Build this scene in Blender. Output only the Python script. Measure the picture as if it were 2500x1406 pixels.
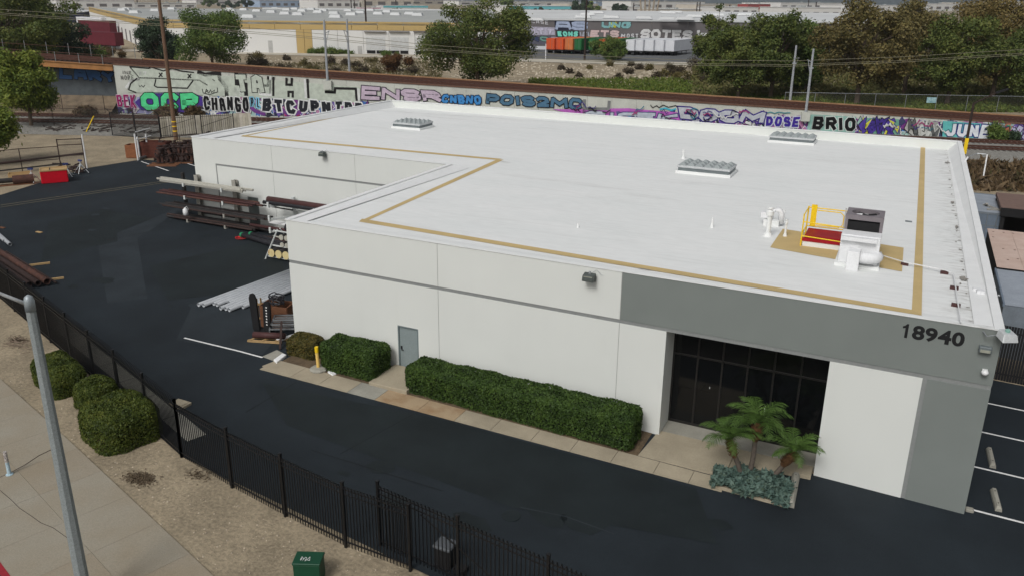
import bpy, bmesh, math, random
import numpy as np
from mathutils import Vector, Matrix
R = math.radians
rnd = random.Random(7)
NR = np.random.default_rng(11)
for o in list(bpy.data.objects): bpy.data.objects.remove(o)
SC = bpy.context.scene
COL = SC.collection

# ---------------------------------------------------------------- camera
F, YAW, PITCH, ROLL, PY = 1987.7, -0.4503, 0.3233, 0.0097, -41.5
CAM = np.array([23.453, -26.166, 14.994])
def _rot():
    cy, sy, cp, sp = math.cos(YAW), math.sin(YAW), math.cos(PITCH), math.sin(PITCH)
    f = np.array([sy*cp, cy*cp, -sp]); r = np.array([cy, -sy, 0.]); u = np.cross(r, f)
    cr, sr = math.cos(ROLL), math.sin(ROLL)
    return cr*r+sr*u, -sr*r+cr*u, f
CR, CU, CF = _rot()
cd = bpy.data.cameras.new('camera'); cam = bpy.data.objects.new('camera', cd); COL.objects.link(cam)
cam.matrix_world = Matrix(((CR[0], CU[0], -CF[0], CAM[0]), (CR[1], CU[1], -CF[1], CAM[1]), (CR[2], CU[2], -CF[2], CAM[2]), (0, 0, 0, 1)))
cd.sensor_width = 36; cd.lens = F/2500*36; cd.shift_y = PY/2500; cd.clip_start = .1; cd.clip_end = 30000
SC.camera = cam

# ---------------------------------------------------------------- sky, sun, exposure (bright overcast)
SUN_EL, SUN_AZ = R(46), R(183)          # azimuth clockwise from +Y: the glow comes from behind the camera
w = bpy.data.worlds.new('World'); SC.world = w; w.use_nodes = True
wn = w.node_tree.nodes; wl = w.node_tree.links; wn.clear()
sky = wn.new('ShaderNodeTexSky'); sky.sky_type = 'NISHITA'; sky.sun_disc = False
sky.sun_elevation = SUN_EL; sky.sun_rotation = SUN_AZ; sky.dust_density = 5.0; sky.air_density = 1.2; sky.ozone_density = 1.0
hs = wn.new('ShaderNodeHueSaturation'); hs.inputs['Saturation'].default_value = .30
bg = wn.new('ShaderNodeBackground'); bg.inputs['Strength'].default_value = .084
wo = wn.new('ShaderNodeOutputWorld')
wl.new(sky.outputs[0], hs.inputs['Color']); wl.new(hs.outputs[0], bg.inputs['Color']); wl.new(bg.outputs[0], wo.inputs['Surface'])
sd = bpy.data.lights.new('sun', 'SUN'); sd.energy = 1.5; sd.angle = R(20); sd.color = (1, .985, .965)
sun = bpy.data.objects.new('sun', sd); COL.objects.link(sun)
sdir = Vector((math.sin(SUN_AZ)*math.cos(SUN_EL), math.cos(SUN_AZ)*math.cos(SUN_EL), math.sin(SUN_EL)))
sun.rotation_euler = sdir.to_track_quat('Z', 'Y').to_euler(); sun.location = (0, -40, 60)
vs = SC.view_settings; vs.view_transform = 'Standard'; vs.look = 'None'; vs.gamma = 1; vs.exposure = 0.0; vs.use_curve_mapping = False
SC.render.engine = 'CYCLES'

# ---------------------------------------------------------------- pixels (of the 2500 px photograph) to places
def gz(x, y=0):
    t = min(max(x/26.88, -.05), 1.35); return .235-.655*t
def ray(x, y): return CF+CR*(x-1250)/F-CU*(y-703-PY)/F
def Z(x, y, z=0.):
    d = ray(x, y); return CAM+d*((z-CAM[2])/d[2])
def G(x, y, dz=0.):
    z = 0.
    for i in range(10):
        p = Z(x, y, z+dz); z = gz(p[0])
    return p
def YP(x, y, Y=0.):
    d = ray(x, y); return CAM+d*((Y-CAM[1])/d[1])
def XP(x, y, X=0.):
    d = ray(x, y); return CAM+d*((X-CAM[0])/d[0])
def VP(x, y, a, b):
    a = np.array(a[:2]); b = np.array(b[:2]); d = ray(x, y); n = np.array([-(b-a)[1], (b-a)[0]])
    return CAM+d*(((a-CAM[:2])@n)/(d[:2]@n))
def HT(x, y, base):
    d = ray(x, y); h = math.hypot(base[0]-CAM[0], base[1]-CAM[1]); return (CAM+d*(h/math.hypot(d[0], d[1])))[2]
def PX(q):
    v = np.array(q, float)-CAM; return 1250+F*(v@CR)/(v@CF), 703+PY-F*(v@CU)/(v@CF)

# ---------------------------------------------------------------- materials
def lin(c):
    c = c/255.; return c/12.92 if c <= .04045 else ((c+.055)/1.055)**2.4
def rgb(r, g, b, k=1.05):
    return tuple(min(.88, lin(v)*k) for v in (r, g, b))
MATS = {}
def M(name, col, rough=.8, var=.12, scale=1.5, bump=0., bscale=25., metal=0., spec=.3, col2=None, fine=.06, stretch=None, thr=None):
    if name in MATS: return MATS[name]
    m = bpy.data.materials.new(name); m.use_nodes = True; nt = m.node_tree; n = nt.nodes; l = nt.links
    b = n['Principled BSDF']; b.inputs['Roughness'].default_value = rough; b.inputs['Metallic'].default_value = metal
    b.inputs['Specular IOR Level'].default_value = spec
    g = n.new('ShaderNodeNewGeometry'); vec = g.outputs['Position']
    if stretch:
        mp = n.new('ShaderNodeMapping'); mp.inputs['Scale'].default_value = stretch; l.new(vec, mp.inputs['Vector']); vec = mp.outputs[0]
    def noise(s, d):
        t = n.new('ShaderNodeTexNoise'); t.inputs['Scale'].default_value = s; t.inputs['Detail'].default_value = d; t.inputs['Roughness'].default_value = .6
        l.new(vec, t.inputs['Vector']); return t.outputs['Fac']
    a = noise(scale, 5)
    mr = n.new('ShaderNodeMapRange'); lo, hi = thr or (.3, .7)
    mr.inputs['From Min'].default_value = lo; mr.inputs['From Max'].default_value = hi; l.new(a, mr.inputs['Value'])
    mx = n.new('ShaderNodeMix'); mx.data_type = 'RGBA'; l.new(mr.outputs[0], mx.inputs['Factor'])
    c2 = col2 or tuple(min(.9, v*(1+var)) for v in col)
    c1 = col if col2 else tuple(v*(1-var) for v in col)
    mx.inputs['A'].default_value = (*c1, 1); mx.inputs['B'].default_value = (*c2, 1)
    out = mx.outputs['Result']
    if fine:
        f = noise(bscale, 3); m2 = n.new('ShaderNodeMapRange'); m2.inputs['From Min'].default_value = .25; m2.inputs['From Max'].default_value = .75
        m2.inputs['To Min'].default_value = 1-fine*2; m2.inputs['To Max'].default_value = 1+fine*2; l.new(f, m2.inputs['Value'])
        vm = n.new('ShaderNodeVectorMath'); vm.operation = 'SCALE'; l.new(out, vm.inputs[0]); l.new(m2.outputs[0], vm.inputs['Scale']); out = vm.outputs[0]
    l.new(out, b.inputs['Base Color'])
    if bump:
        f = noise(bscale, 4); bp = n.new('ShaderNodeBump'); bp.inputs['Strength'].default_value = bump; bp.inputs['Distance'].default_value = .05
        l.new(f, bp.inputs['Height']); l.new(bp.outputs[0], b.inputs['Normal'])
    MATS[name] = m; return m
def LEAF(name, cols, trans=.22, clump=.35):
    if name in MATS: return MATS[name]
    m = bpy.data.materials.new(name); m.use_nodes = True; nt = m.node_tree; n = nt.nodes; l = nt.links; n.clear()
    g = n.new('ShaderNodeNewGeometry'); rp = n.new('ShaderNodeValToRGB'); rp.color_ramp.interpolation = 'LINEAR'
    no = n.new('ShaderNodeTexNoise'); no.inputs['Scale'].default_value = clump; no.inputs['Detail'].default_value = 2; l.new(g.outputs['Position'], no.inputs['Vector'])
    ad = n.new('ShaderNodeMath'); ad.operation = 'MULTIPLY_ADD'; ad.inputs[1].default_value = .55
    l.new(g.outputs['Random Per Island'], ad.inputs[0])
    mr = n.new('ShaderNodeMapRange'); mr.inputs['From Min'].default_value = .3; mr.inputs['From Max'].default_value = .7; mr.inputs['To Max'].default_value = .45
    l.new(no.outputs['Fac'], mr.inputs['Value']); l.new(mr.outputs[0], ad.inputs[2]); l.new(ad.outputs[0], rp.inputs['Fac'])
    e = rp.color_ramp.elements; e[0].color = (*cols[0], 1); e[1].color = (*cols[-1], 1)
    for i in range(1, len(cols)-1):
        q = e.new(i/(len(cols)-1)); q.color = (*cols[i], 1)
    d = n.new('ShaderNodeBsdfPrincipled'); d.inputs['Roughness'].default_value = .6; d.inputs['Specular IOR Level'].default_value = .25
    t = n.new('ShaderNodeBsdfTranslucent'); mx = n.new('ShaderNodeMixShader'); mx.inputs[0].default_value = trans
    o = n.new('ShaderNodeOutputMaterial')
    l.new(rp.outputs[0], d.inputs['Base Color']); l.new(rp.outputs[0], t.inputs['Color'])
    l.new(d.outputs[0], mx.inputs[1]); l.new(t.outputs[0], mx.inputs[2]); l.new(mx.outputs[0], o.inputs['Surface'])
    MATS[name] = m; return m
def MESHWIRE(name, col, alpha):
    m = bpy.data.materials.new(name); m.use_nodes = True; nt = m.node_tree; n = nt.nodes; l = nt.links
    b = n['Principled BSDF']; b.inputs['Base Color'].default_value = (*col, 1); b.inputs['Roughness'].default_value = .6; b.inputs['Metallic'].default_value = .3
    b.inputs['Alpha'].default_value = alpha; MATS[name] = m; return m

# ---------------------------------------------------------------- mesh helpers
ORG = {}
def V3(p): return Vector((float(p[0]), float(p[1]), float(p[2])))
class MB:
    def __init__(s): s.v = []; s.f = []; s.mi = []; s.m = 0
    def add(s, vs_, fs):
        k = len(s.v); s.v += [tuple(float(c) for c in p) for p in vs_]; s.f += [tuple(i+k for i in f) for f in fs]; s.mi += [s.m]*len(fs); return s
    def box(s, x0, x1, y0, y1, z0, z1):
        return s.add([(x0, y0, z0), (x1, y0, z0), (x1, y1, z0), (x0, y1, z0), (x0, y0, z1), (x1, y0, z1), (x1, y1, z1), (x0, y1, z1)],
                     [(3, 2, 1, 0), (4, 5, 6, 7), (0, 1, 5, 4), (1, 2, 6, 5), (2, 3, 7, 6), (3, 0, 4, 7)])
    def bar(s, p, q, wd, ht, up=(0, 0, 1)):
        p, q = V3(p), V3(q); d = (q-p).normalized(); u = Vector(up)
        if abs(d.dot(u)) > .99: u = Vector((1, 0, 0))
        a = d.cross(u).normalized(); b = a.cross(d).normalized(); a = a*wd/2; b = b*ht/2
        vs_ = [p-a-b, p+a-b, p+a+b, p-a+b, q-a-b, q+a-b, q+a+b, q-a+b]
        return s.add(vs_, [(0, 1, 2, 3), (7, 6, 5, 4), (4, 5, 1, 0), (5, 6, 2, 1), (6, 7, 3, 2), (7, 4, 0, 3)])
    def tube(s, pts, r, n=8, cap=True):
        pts = [V3(p) for p in pts]; rs = r if isinstance(r, (list, tuple)) else [r]*len(pts); vs_ = []; fs = []
        ref = None
        for i, p in enumerate(pts):
            d = (pts[min(i+1, len(pts)-1)]-pts[max(i-1, 0)])
            d = d.normalized() if d.length > 1e-9 else Vector((0, 0, 1))
            if ref is None or abs(ref.dot(d)) > .95: ref = Vector((0, 0, 1)) if abs(d.z) < .9 else Vector((1, 0, 0))
            a = d.cross(ref).normalized(); b = a.cross(d).normalized()
            for k in range(n):
                t = 2*math.pi*k/n; vs_.append(p+(a*math.cos(t)+b*math.sin(t))*rs[i])
        for i in range(len(pts)-1):
            for k in range(n): fs.append((i*n+k, i*n+(k+1) % n, (i+1)*n+(k+1) % n, (i+1)*n+k))
        if cap: fs.append(tuple(range(n))[::-1]); fs.append(tuple((len(pts)-1)*n+k for k in range(n)))
        return s.add(vs_, fs)
    def pipe(s, p, q, r, t=.02, n=10):
        # open-ended pipe with a wall thickness
        p, q = V3(p), V3(q); d = (q-p).normalized(); ref = Vector((0, 0, 1)) if abs(d.z) < .9 else Vector((1, 0, 0))
        a = d.cross(ref).normalized(); b = a.cross(d).normalized(); vs_ = []; fs = []
        dd = min(.5, (q-p).length/3)
        for c, rr in ((p+d*dd, r-t), (p, r-t), (p, r), (q, r), (q, r-t), (q-d*dd, r-t)):
            for k in range(n):
                an = 2*math.pi*k/n; vs_.append(c+(a*math.cos(an)+b*math.sin(an))*rr)
        for i in range(5):
            for k in range(n): fs.append((i*n+k, i*n+(k+1) % n, (i+1)*n+(k+1) % n, (i+1)*n+k))
        fs.append(tuple(range(n))[::-1]); fs.append(tuple(5*n+k for k in range(n)))
        return s.add(vs_, fs)
    def lathe(s, c, prof, n=16):
        vs_ = []; fs = []
        for r, z in prof:
            for k in range(n):
                t = 2*math.pi*k/n; vs_.append((c[0]+r*math.cos(t), c[1]+r*math.sin(t), c[2]+z))
        for i in range(len(prof)-1):
            for k in range(n): fs.append((i*n+k, i*n+(k+1) % n, (i+1)*n+(k+1) % n, (i+1)*n+k))
        fs.append(tuple(range(n))[::-1]); fs.append(tuple((len(prof)-1)*n+k for k in range(n)))
        return s.add(vs_, fs)
    def prism(s, pts, z0, z1):
        # pts: plan polygon; z0, z1: numbers or functions of (x, y)
        n = len(pts); f0 = z0 if callable(z0) else (lambda x, y: z0); f1 = z1 if callable(z1) else (lambda x, y: z1)
        a = sum(pts[i][0]*pts[(i+1) % n][1]-pts[(i+1) % n][0]*pts[i][1] for i in range(n))
        if a < 0: pts = pts[::-1]
        vs_ = [(p[0], p[1], f0(p[0], p[1])) for p in pts]+[(p[0], p[1], f1(p[0], p[1])) for p in pts]
        return s.add(vs_, [tuple(range(n))[::-1], tuple(range(n, 2*n))]+[(i, (i+1) % n, (i+1) % n+n, i+n) for i in range(n)])
    def poly(s, pts): return s.add(pts, [tuple(range(len(pts)))])
    def mesh(s, name, mats, org=(0, 0, 0), smooth=False):
        me = bpy.data.meshes.new(name)
        me.from_pydata([(v[0]-org[0], v[1]-org[1], v[2]-org[2]) for v in s.v], [], s.f)
        for mm in (mats if isinstance(mats, (list, tuple)) else [mats]): me.materials.append(mm)
        if len(set(s.mi)) > 1: me.polygons.foreach_set('material_index', s.mi)
        if smooth: me.polygons.foreach_set('use_smooth', [True]*len(s.f)); 
        me.update(); return me
    def build(s, name, mats, parent=None, org=None, smooth=False, bevel=0.):
        o_ = ORG[parent] if parent is not None else (org if org is not None else base_of(s.v))
        me = s.mesh(name, mats, o_, smooth)
        if bevel:
            bm = bmesh.new(); bm.from_mesh(me)
            bmesh.ops.bevel(bm, geom=[e for e in bm.edges if len(e.link_faces) == 2 and e.calc_face_angle(0) > .6], offset=bevel, segments=1, affect='EDGES', profile=.5)
            bm.to_mesh(me); bm.free()
        ob = bpy.data.objects.new(name, me); COL.objects.link(ob); ORG[ob] = tuple(o_)
        if parent is not None: ob.parent = parent
        else: ob.location = o_
        return ob
def base_of(v):
    a = np.array(v); return ((a[:, 0].min()+a[:, 0].max())/2, (a[:, 1].min()+a[:, 1].max())/2, a[:, 2].min())
def tag(o, label=None, cat=None, group=None, kind=None):
    if label: o['label'] = label
    if cat: o['category'] = cat
    if group: o['group'] = group
    if kind: o['kind'] = kind
    return o
def thing(name, loc, label, cat, group=None):
    o = bpy.data.objects.new(name, None); COL.objects.link(o); o.location = V3(loc); o.empty_display_size = .3
    ORG[o] = tuple(float(c) for c in loc); return tag(o, label, cat, group)
def inst(me, name, parent, loc, rz=0., scale=None):
    o = bpy.data.objects.new(name, me); COL.objects.link(o)
    if parent is not None:
        o.parent = parent; og = ORG[parent]; o.location = (loc[0]-og[0], loc[1]-og[1], loc[2]-og[2])
    else: o.location = V3(loc)
    o.rotation_euler = (0, 0, rz) if not isinstance(rz, tuple) else rz
    if scale is not None: o.scale = scale
    ORG[o] = tuple(float(c) for c in loc); return o
def dup(root, loc, rz=0., label=None):
    r = root.copy(); COL.objects.link(r); r.location = V3(loc); r.rotation_euler = (0, 0, rz)
    if label: r['label'] = label
    for ch in list(root.children):
        c = ch.copy(); COL.objects.link(c); c.parent = r
        for g in list(ch.children):
            d = g.copy(); COL.objects.link(d); d.parent = c
    ORG[r] = tuple(float(c) for c in loc); return r
def sheet(name, pts, dz, mat, kind='structure', parent=None, hfun=None, cuts=(-1.344, 36.288)):
    # a level sheet that follows the fall of the yard
    bm = bmesh.new(); h = hfun or (lambda x, y: gz(x))
    bm.faces.new([bm.verts.new((p[0], p[1], 0)) for p in pts])
    for c in cuts: bmesh.ops.bisect_plane(bm, geom=bm.verts[:]+bm.edges[:]+bm.faces[:], plane_co=(c, 0, 0), plane_no=(1, 0, 0))
    bmesh.ops.triangulate(bm, faces=bm.faces[:])
    og = ORG[parent] if parent is not None else (0, 0, 0)
    for v in bm.verts: v.co.z = h(v.co.x, v.co.y)+dz; v.co -= Vector(og)
    bmesh.ops.recalc_face_normals(bm, faces=bm.faces[:])
    if sum(f.normal.z*f.calc_area() for f in bm.faces) < 0: bmesh.ops.reverse_faces(bm, faces=bm.faces[:])
    me = bpy.data.meshes.new(name); bm.to_mesh(me); bm.free(); me.materials.append(mat)
    o = bpy.data.objects.new(name, me); COL.objects.link(o); ORG[o] = tuple(og)
    if parent is not None: o.parent = parent
    elif kind: o['kind'] = kind
    return o
def leaves(name, P, N, size, mat, parent=None, org=None, aspect=1.5, jitter=.6):
    # many small pointed leaf faces: P positions, N outward directions
    n = len(P); P = np.asarray(P, float); N = np.asarray(N, float)+NR.normal(0, jitter, (n, 3))
    N /= np.linalg.norm(N, axis=1)[:, None]+1e-9
    A = np.cross(N, NR.normal(0, 1, (n, 3))); A /= np.linalg.norm(A, axis=1)[:, None]+1e-9; B = np.cross(N, A)
    s = (size*NR.uniform(.6, 1.35, n))[:, None] if np.isscalar(size) else np.asarray(size)[:, None]
    a = A*s*aspect/2; b = B*s/2; k = N*s*.18
    Q = np.stack([P-a, P+b-k, P+a, P-b-k], 1).reshape(-1, 3)
    og = ORG[parent] if parent is not None else (org if org is not None else tuple(P.mean(0)))
    Q = Q-np.array(og)
    me = bpy.data.meshes.new(name); me.vertices.add(4*n); me.vertices.foreach_set('co', Q.ravel())
    me.loops.add(4*n); me.loops.foreach_set('vertex_index', np.arange(4*n)); me.polygons.add(n)
    me.polygons.foreach_set('loop_start', np.arange(0, 4*n, 4)); me.update(calc_edges=True); me.materials.append(mat)
    o = bpy.data.objects.new(name, me); COL.objects.link(o); ORG[o] = tuple(og)
    if parent is not None: o.parent = parent
    else: o.location = og
    return o
# ---------------------------------------------------------------- shared materials
m_dirt = M('dirt', rgb(143, 131, 110), .95, .24, .5, .7, 9, fine=.16)
m_asph = M('asphalt', (.0145, .0202, .0252), .85, .3, .22, .3, 60, spec=.25, fine=.22)
m_asph2 = M('asphalt_worn', (.023, .030, .036), .85, .28, .3, .3, 60, spec=.25, fine=.22)
m_asph3 = M('asphalt_dark', (.0115, .0168, .0188), .82, .28, .35, .3, 60, spec=.25, fine=.2)
m_white = M('stucco_white', (.675, .695, .665), .9, .025, .35, .12, 45, fine=.015)
def streaks(m, amt, sc=(5, 5, .22)):
    nt = m.node_tree; n = nt.nodes; l = nt.links; b = n['Principled BSDF']; src = b.inputs['Base Color'].links[0].from_socket
    g = n.new('ShaderNodeNewGeometry'); mp = n.new('ShaderNodeMapping'); mp.inputs['Scale'].default_value = sc; l.new(g.outputs['Position'], mp.inputs['Vector'])
    t = n.new('ShaderNodeTexNoise'); t.inputs['Scale'].default_value = 1; t.inputs['Detail'].default_value = 6; t.inputs['Roughness'].default_value = .65; l.new(mp.outputs[0], t.inputs['Vector'])
    r = n.new('ShaderNodeMapRange'); r.inputs['From Min'].default_value = .5; r.inputs['From Max'].default_value = .8; r.inputs['To Min'].default_value = 1; r.inputs['To Max'].default_value = 1-amt; l.new(t.outputs['Fac'], r.inputs['Value'])
    v = n.new('ShaderNodeVectorMath'); v.operation = 'SCALE'; l.new(src, v.inputs[0]); l.new(r.outputs[0], v.inputs['Scale']); l.new(v.outputs[0], b.inputs['Base Color'])
streaks(m_white, .02)
m_gray = M('stucco_gray', rgb(117, 123, 120, 1.1), .9, .05, .5, .15, 45, fine=.05)
m_reveal = M('reveal_gray', rgb(128, 131, 130, 1.1), .85, .05, 2)
m_joint = M('joint_caulk', rgb(160, 160, 158), .9, .05)
m_coping = M('coping_white', (.77, .78, .775), .6, .04, 1.2, fine=.02)
m_conc = M('concrete', rgb(160, 150, 130, 1.0), .9, .16, .7, .2, 30, fine=.07)
m_conc2 = M('concrete_grey', rgb(148, 146, 136, 1.0), .9, .16, .9, .2, 30, fine=.07)
m_conc_rust = M('concrete_rust', rgb(166, 146, 118, 1.0), .9, .2, 1.1, .2, 30, col2=rgb(138, 106, 74, .95), thr=(.45, .8))
m_paint = M('road_paint', (.72, .72, .71), .7, .12, 6, fine=.08)
m_paint_y = M('road_paint_yellow', rgb(150, 140, 110), .8, .25, 4)
m_black = M('black_steel', (.006, .006, .007), .45, .1, 3, spec=.4)
m_blk2 = M('black_matte', (.012, .012, .013), .8, .1, 3)
m_soil = M('soil', rgb(96, 82, 64), .95, .3, 3, .6, 20, fine=.15)
m_tan = M('walkway_tan', rgb(192, 169, 120, 1.0), .85, .08, .8, fine=.04)
m_galv = M('galvanised', rgb(150, 154, 156), .45, .12, 3, metal=.6, fine=.06)
m_alu = M('aluminium', rgb(190, 193, 194), .45, .08, 2, metal=.3)
m_wpvc = M('white_pipe', (.74, .75, .75), .45, .05, 3)
m_rust = M('rust', rgb(92, 62, 52), .85, .25, 4, .3, 30, col2=rgb(64, 46, 42))
m_rustd = M('rust_dark', rgb(58, 45, 42), .85, .25, 4, .3, 30)
m_maroon = M('primer_maroon', rgb(72, 46, 45), .6, .14, 3)
m_wood = M('wood', rgb(112, 76, 54), .85, .2, 4, .3, 30, stretch=(1, 1, 5))
m_woody = M('lumber', rgb(172, 144, 102), .85, .18, 4, stretch=(1, 1, 5))
m_green = M('green_steel', rgb(20, 66, 46), .5, .08, 3)
m_red = M('red_plastic', rgb(190, 8, 34), .45, .08, 4)
m_yel = M('yellow_paint', rgb(232, 196, 30), .5, .06, 3)
m_post = M('grey_concrete_pole', rgb(132, 138, 138, 1.1), .85, .12, 14, .2, 60, fine=.16)

# ---------------------------------------------------------------- terrain
WA = np.array([-68.35, 47.06]); WB = np.array([35.61, 88.28]); WU = (WB-WA)/np.linalg.norm(WB-WA); WN = np.array([-WU[1], WU[0]])
ZU = 1.2
def bank_d(x, y): return y-(154.4+(x+38.6)*.24)
def terr(x, y):
    pn = (x-WA[0])*WN[0]+(y-WA[1])*WN[1]; t = min(max((pn-2)/10, 0), 1); z = gz(x)*(1-t)+.3*t
    d = bank_d(x, y)
    if d > -38: k = min((d+38)/32, 1); k = k*k*(3-2*k); z = z*(1-k)+ZU*k
    return z
def axis(a, b, st, far):
    v = list(np.arange(a, b+.01, st)); d = st
    while v[0] > -far: d *= 1.5; v.insert(0, v[0]-d)
    d = st
    while v[-1] < far: d *= 1.5; v.append(v[-1]+d)
    return v
gx = sorted(set([round(c, 3) for c in axis(-140, 70, 5, 9000)]+[-1.344, 36.288])); gy = [c for c in axis(-60, 190, 5, 9000)]
tb = MB(); nx = len(gx)
tb.add([(x, y, terr(x, y)-(.02 if abs(bank_d(x, y)) < 8 else 0)) for y in gy for x in gx], [(j*nx+i, j*nx+i+1, (j+1)*nx+i+1, (j+1)*nx+i) for j in range(len(gy)-1) for i in range(nx-1)])
tag(tb.build('ground', m_dirt, org=(0, 0, 0)), kind='structure')

# ---------------------------------------------------------------- yard asphalt
def fl(x):           # fence run along the front (plan line)
    return -9.28-(x-2.9)*.108
FC = (2.95, -9.30)
f1 = lambda t: (FC[0]-18.5*t, FC[1]+6.25*t)     # fence run to the left
yard = [f1(0), (60, fl(60)), (60, 11.6), (L0 := 26.7, 11.6), (26.7, .1), (.1, .1), (.1, 13.9), (-20, 13.9), tuple(G(490, 400)[:2]), tuple(G(345, 391)[:2]), tuple(G(212, 412)[:2]), tuple(G(0, 478)[:2]), tuple(G(-200, 530)[:2]), f1(2.6)]
sheet('yard_asphalt', yard, .03, m_asph)
for i, (pp, mm) in enumerate([([(275, 575), (372, 535), (455, 500), (380, 556), (290, 612)], m_asph2), ([(120, 545), (250, 512), (372, 535), (285, 570), (290, 612), (240, 600), (100, 640)], m_asph3),
                              ([(240, 602), (335, 580), (360, 730), (262, 742)], m_asph2), ([(365, 650), (640, 590), (690, 640), (700, 700), (410, 735)], m_asph3),
                              ([(430, 832), (470, 745), (690, 690), (712, 790), (640, 868)], m_asph2), ([(640, 935), (1100, 1030), (1700, 1195), (1750, 1330), (1250, 1240), (700, 1040)], m_asph3)]):
    sheet('asphalt_patch', [tuple(G(x, y)[:2]) for x, y in pp], .0345+.0008*i, mm)
m_seam = M('asphalt_crack', (.008, .010, .011), .9, .2, 4)
def stripe(name, a, b, wd, dz=.041, mat=None):
    a = np.array(a[:2]); b = np.array(b[:2]); d = (b-a)/np.linalg.norm(b-a); n = np.array([-d[1], d[0]])*wd/2
    return sheet(name, [a-n, b-n, b+n, a+n], dz, mat or m_paint)
stripe('painted_line', G(450, 826), G(641, 874), .1)
stripe('painted_line', G(345, 396), G(412, 419), .12)
stripe('painted_line', G(455, 400), G(480, 408), .12)
stripe('painted_line', G(0, 503), G(455, 436), .05, mat=m_paint_y); stripe('painted_line', G(0, 508), G(455, 440), .05, mat=m_paint_y)
for yy in (.39, 3.32, 6.22, 9.0): stripe('parking_line', (26.95, yy), (60, yy), .1)
# oil spots and dusty wear on the asphalt
ro = random.Random(17)
for k in range(34):
    px_, py_ = (ro.uniform(60, 640), ro.uniform(470, 760)) if k % 2 else (ro.uniform(700, 2100), ro.uniform(1060, 1330)); c = G(px_, py_)
    if (py_ < 1000+(px_-700)*.2 and k % 2 == 0) or c[1] < (fl(c[0])+1.2 if c[0] > 2.9 else FC[1]+(FC[0]-c[0])*.338+1.2): continue
    s_ = ro.uniform(.12, .55); n_ = 12; sheet('oil_spot' if k % 3 else 'worn_patch', [(c[0]+s_*ro.uniform(.6, 1.1)*math.cos(6.283*i/n_)*1.5, c[1]+s_*ro.uniform(.6, 1.1)*math.sin(6.283*i/n_)) for i in range(n_)], .0395+.0001*(k % 9), m_asph3 if k % 3 or k % 2 == 0 else m_asph2)
# old chalk scuff on the drive
stripe('scuffed_line', G(1270, 1240), G(1380, 1262), .05, mat=m_asph2); stripe('scuffed_line', G(1380, 1262), G(1500, 1305), .05, mat=m_asph2)
for q0, q1 in (((724, 934), (600, 1008)), ((1010, 1012), (830, 1110)), ((0, 640), (400, 560)), ((262, 742), (470, 690)), ((700, 690), (470, 745)), ((760, 1100), (1080, 1200))): stripe('asphalt_seam', G(*q0), G(*q1), .03, .0405, m_asph3 if q0[1] < 900 else m_seam)
mh = MB(); c = G(1248, 1260); mh.lathe((c[0], c[1], gz(c[0])+.03), [(.30, 0), (.30, .012), (.26, .014), (.25, .008), (0.01, .009)], 24)
tag(mh.build('manhole_cover', m_asph3), 'small round steel cover set in the dark front drive', 'manhole cover')
# pale concrete gutter just inside the fence on the left
gut = thing('drain_gutter', (-3, -7, .3), 'pale concrete drain strip running along the inside of the black fence', 'gutter')
gm = []
for k in range(9):
    a = np.array(f1(.04+.105*k)); b = np.array(f1(.04+.105*(k+1)-.002)); n = np.array([.32, .95])
    sheet('gutter_slab', [a+n*.55, b+n*.55, b+n*1.25, a+n*1.25], .045, m_conc2, parent=gut)
cb = MB(); c = G(440, 990); cb.box(c[0]-.35, c[0]+.35, c[1]-.25, c[1]+.25, .2, .36); cb.box(c[0]-.28, c[0]+.28, c[1]-.18, c[1]+.18, .36, .375)
tag(cb.build('catch_basin', m_conc, bevel=.02), 'small pale concrete catch basin behind the fence corner', 'drain')

# ---------------------------------------------------------------- the warehouse
L, D, D1, W1, H = 26.82, 37.78, 13.87, 20.06, 5.88
J1, J2, OP0, OP1, WH, GR = 7.54, 15.12, 16.85, 22.26, 24.97, 25.1
RV0, RV1, GY = 3.955, 4.10, 1.25
B = thing('warehouse_building', (L/2, D/2, 0), 'white L shaped flat roofed warehouse with grey entrance corner numbered 18940', 'warehouse')
def wall(x0, x1, y0, y1, z0, z1, mat=m_white, name='wall_panel'):
    return MB().box(x0, x1, y0, y1, z0, z1).build(name, mat, B)
g_ = .012; zb = -1.2
wall(0, 5.54, 0, .2, zb, RV0); wall(6.55, J1-g_, 0, .2, zb, RV0)
wall(5.54, 6.55, .003, .2, 2.08, RV0); wall(5.54, 6.55, .02, .2, zb, gz(6)+.12)
wall(0, J1-g_, 0, .2, RV1, H); wall(J1+g_, J2-g_, 0, .2, zb, RV0); wall(J1+g_, J2-g_, 0, .2, RV1, H)
wall(J2+g_, OP0, 0, .2, zb, RV0); wall(OP1, WH, 0, .2, zb, RV0); wall(J2+g_, L, 0, .2, RV1, H, m_gray, 'grey_wall_panel')
wall(GR, L-.004, 0, .2, zb, RV0, m_gray, 'grey_wall_panel')
wall(0.002, J2, .02, .19, RV0, RV1, m_reveal, 'reveal_strip'); wall(J2, L-.01, .02, .19, RV0, RV1, m_reveal, 'reveal_strip')
wall(WH, GR, .02, .19, zb, RV0, m_reveal, 'reveal_strip')
for xj in (J1, J2):
    wall(xj-g_, xj+g_, .012, .19, zb, RV0, m_joint, 'panel_joint'); wall(xj-g_, xj+g_, .012, .19, RV1, H-.002, m_joint, 'panel_joint')
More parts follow.
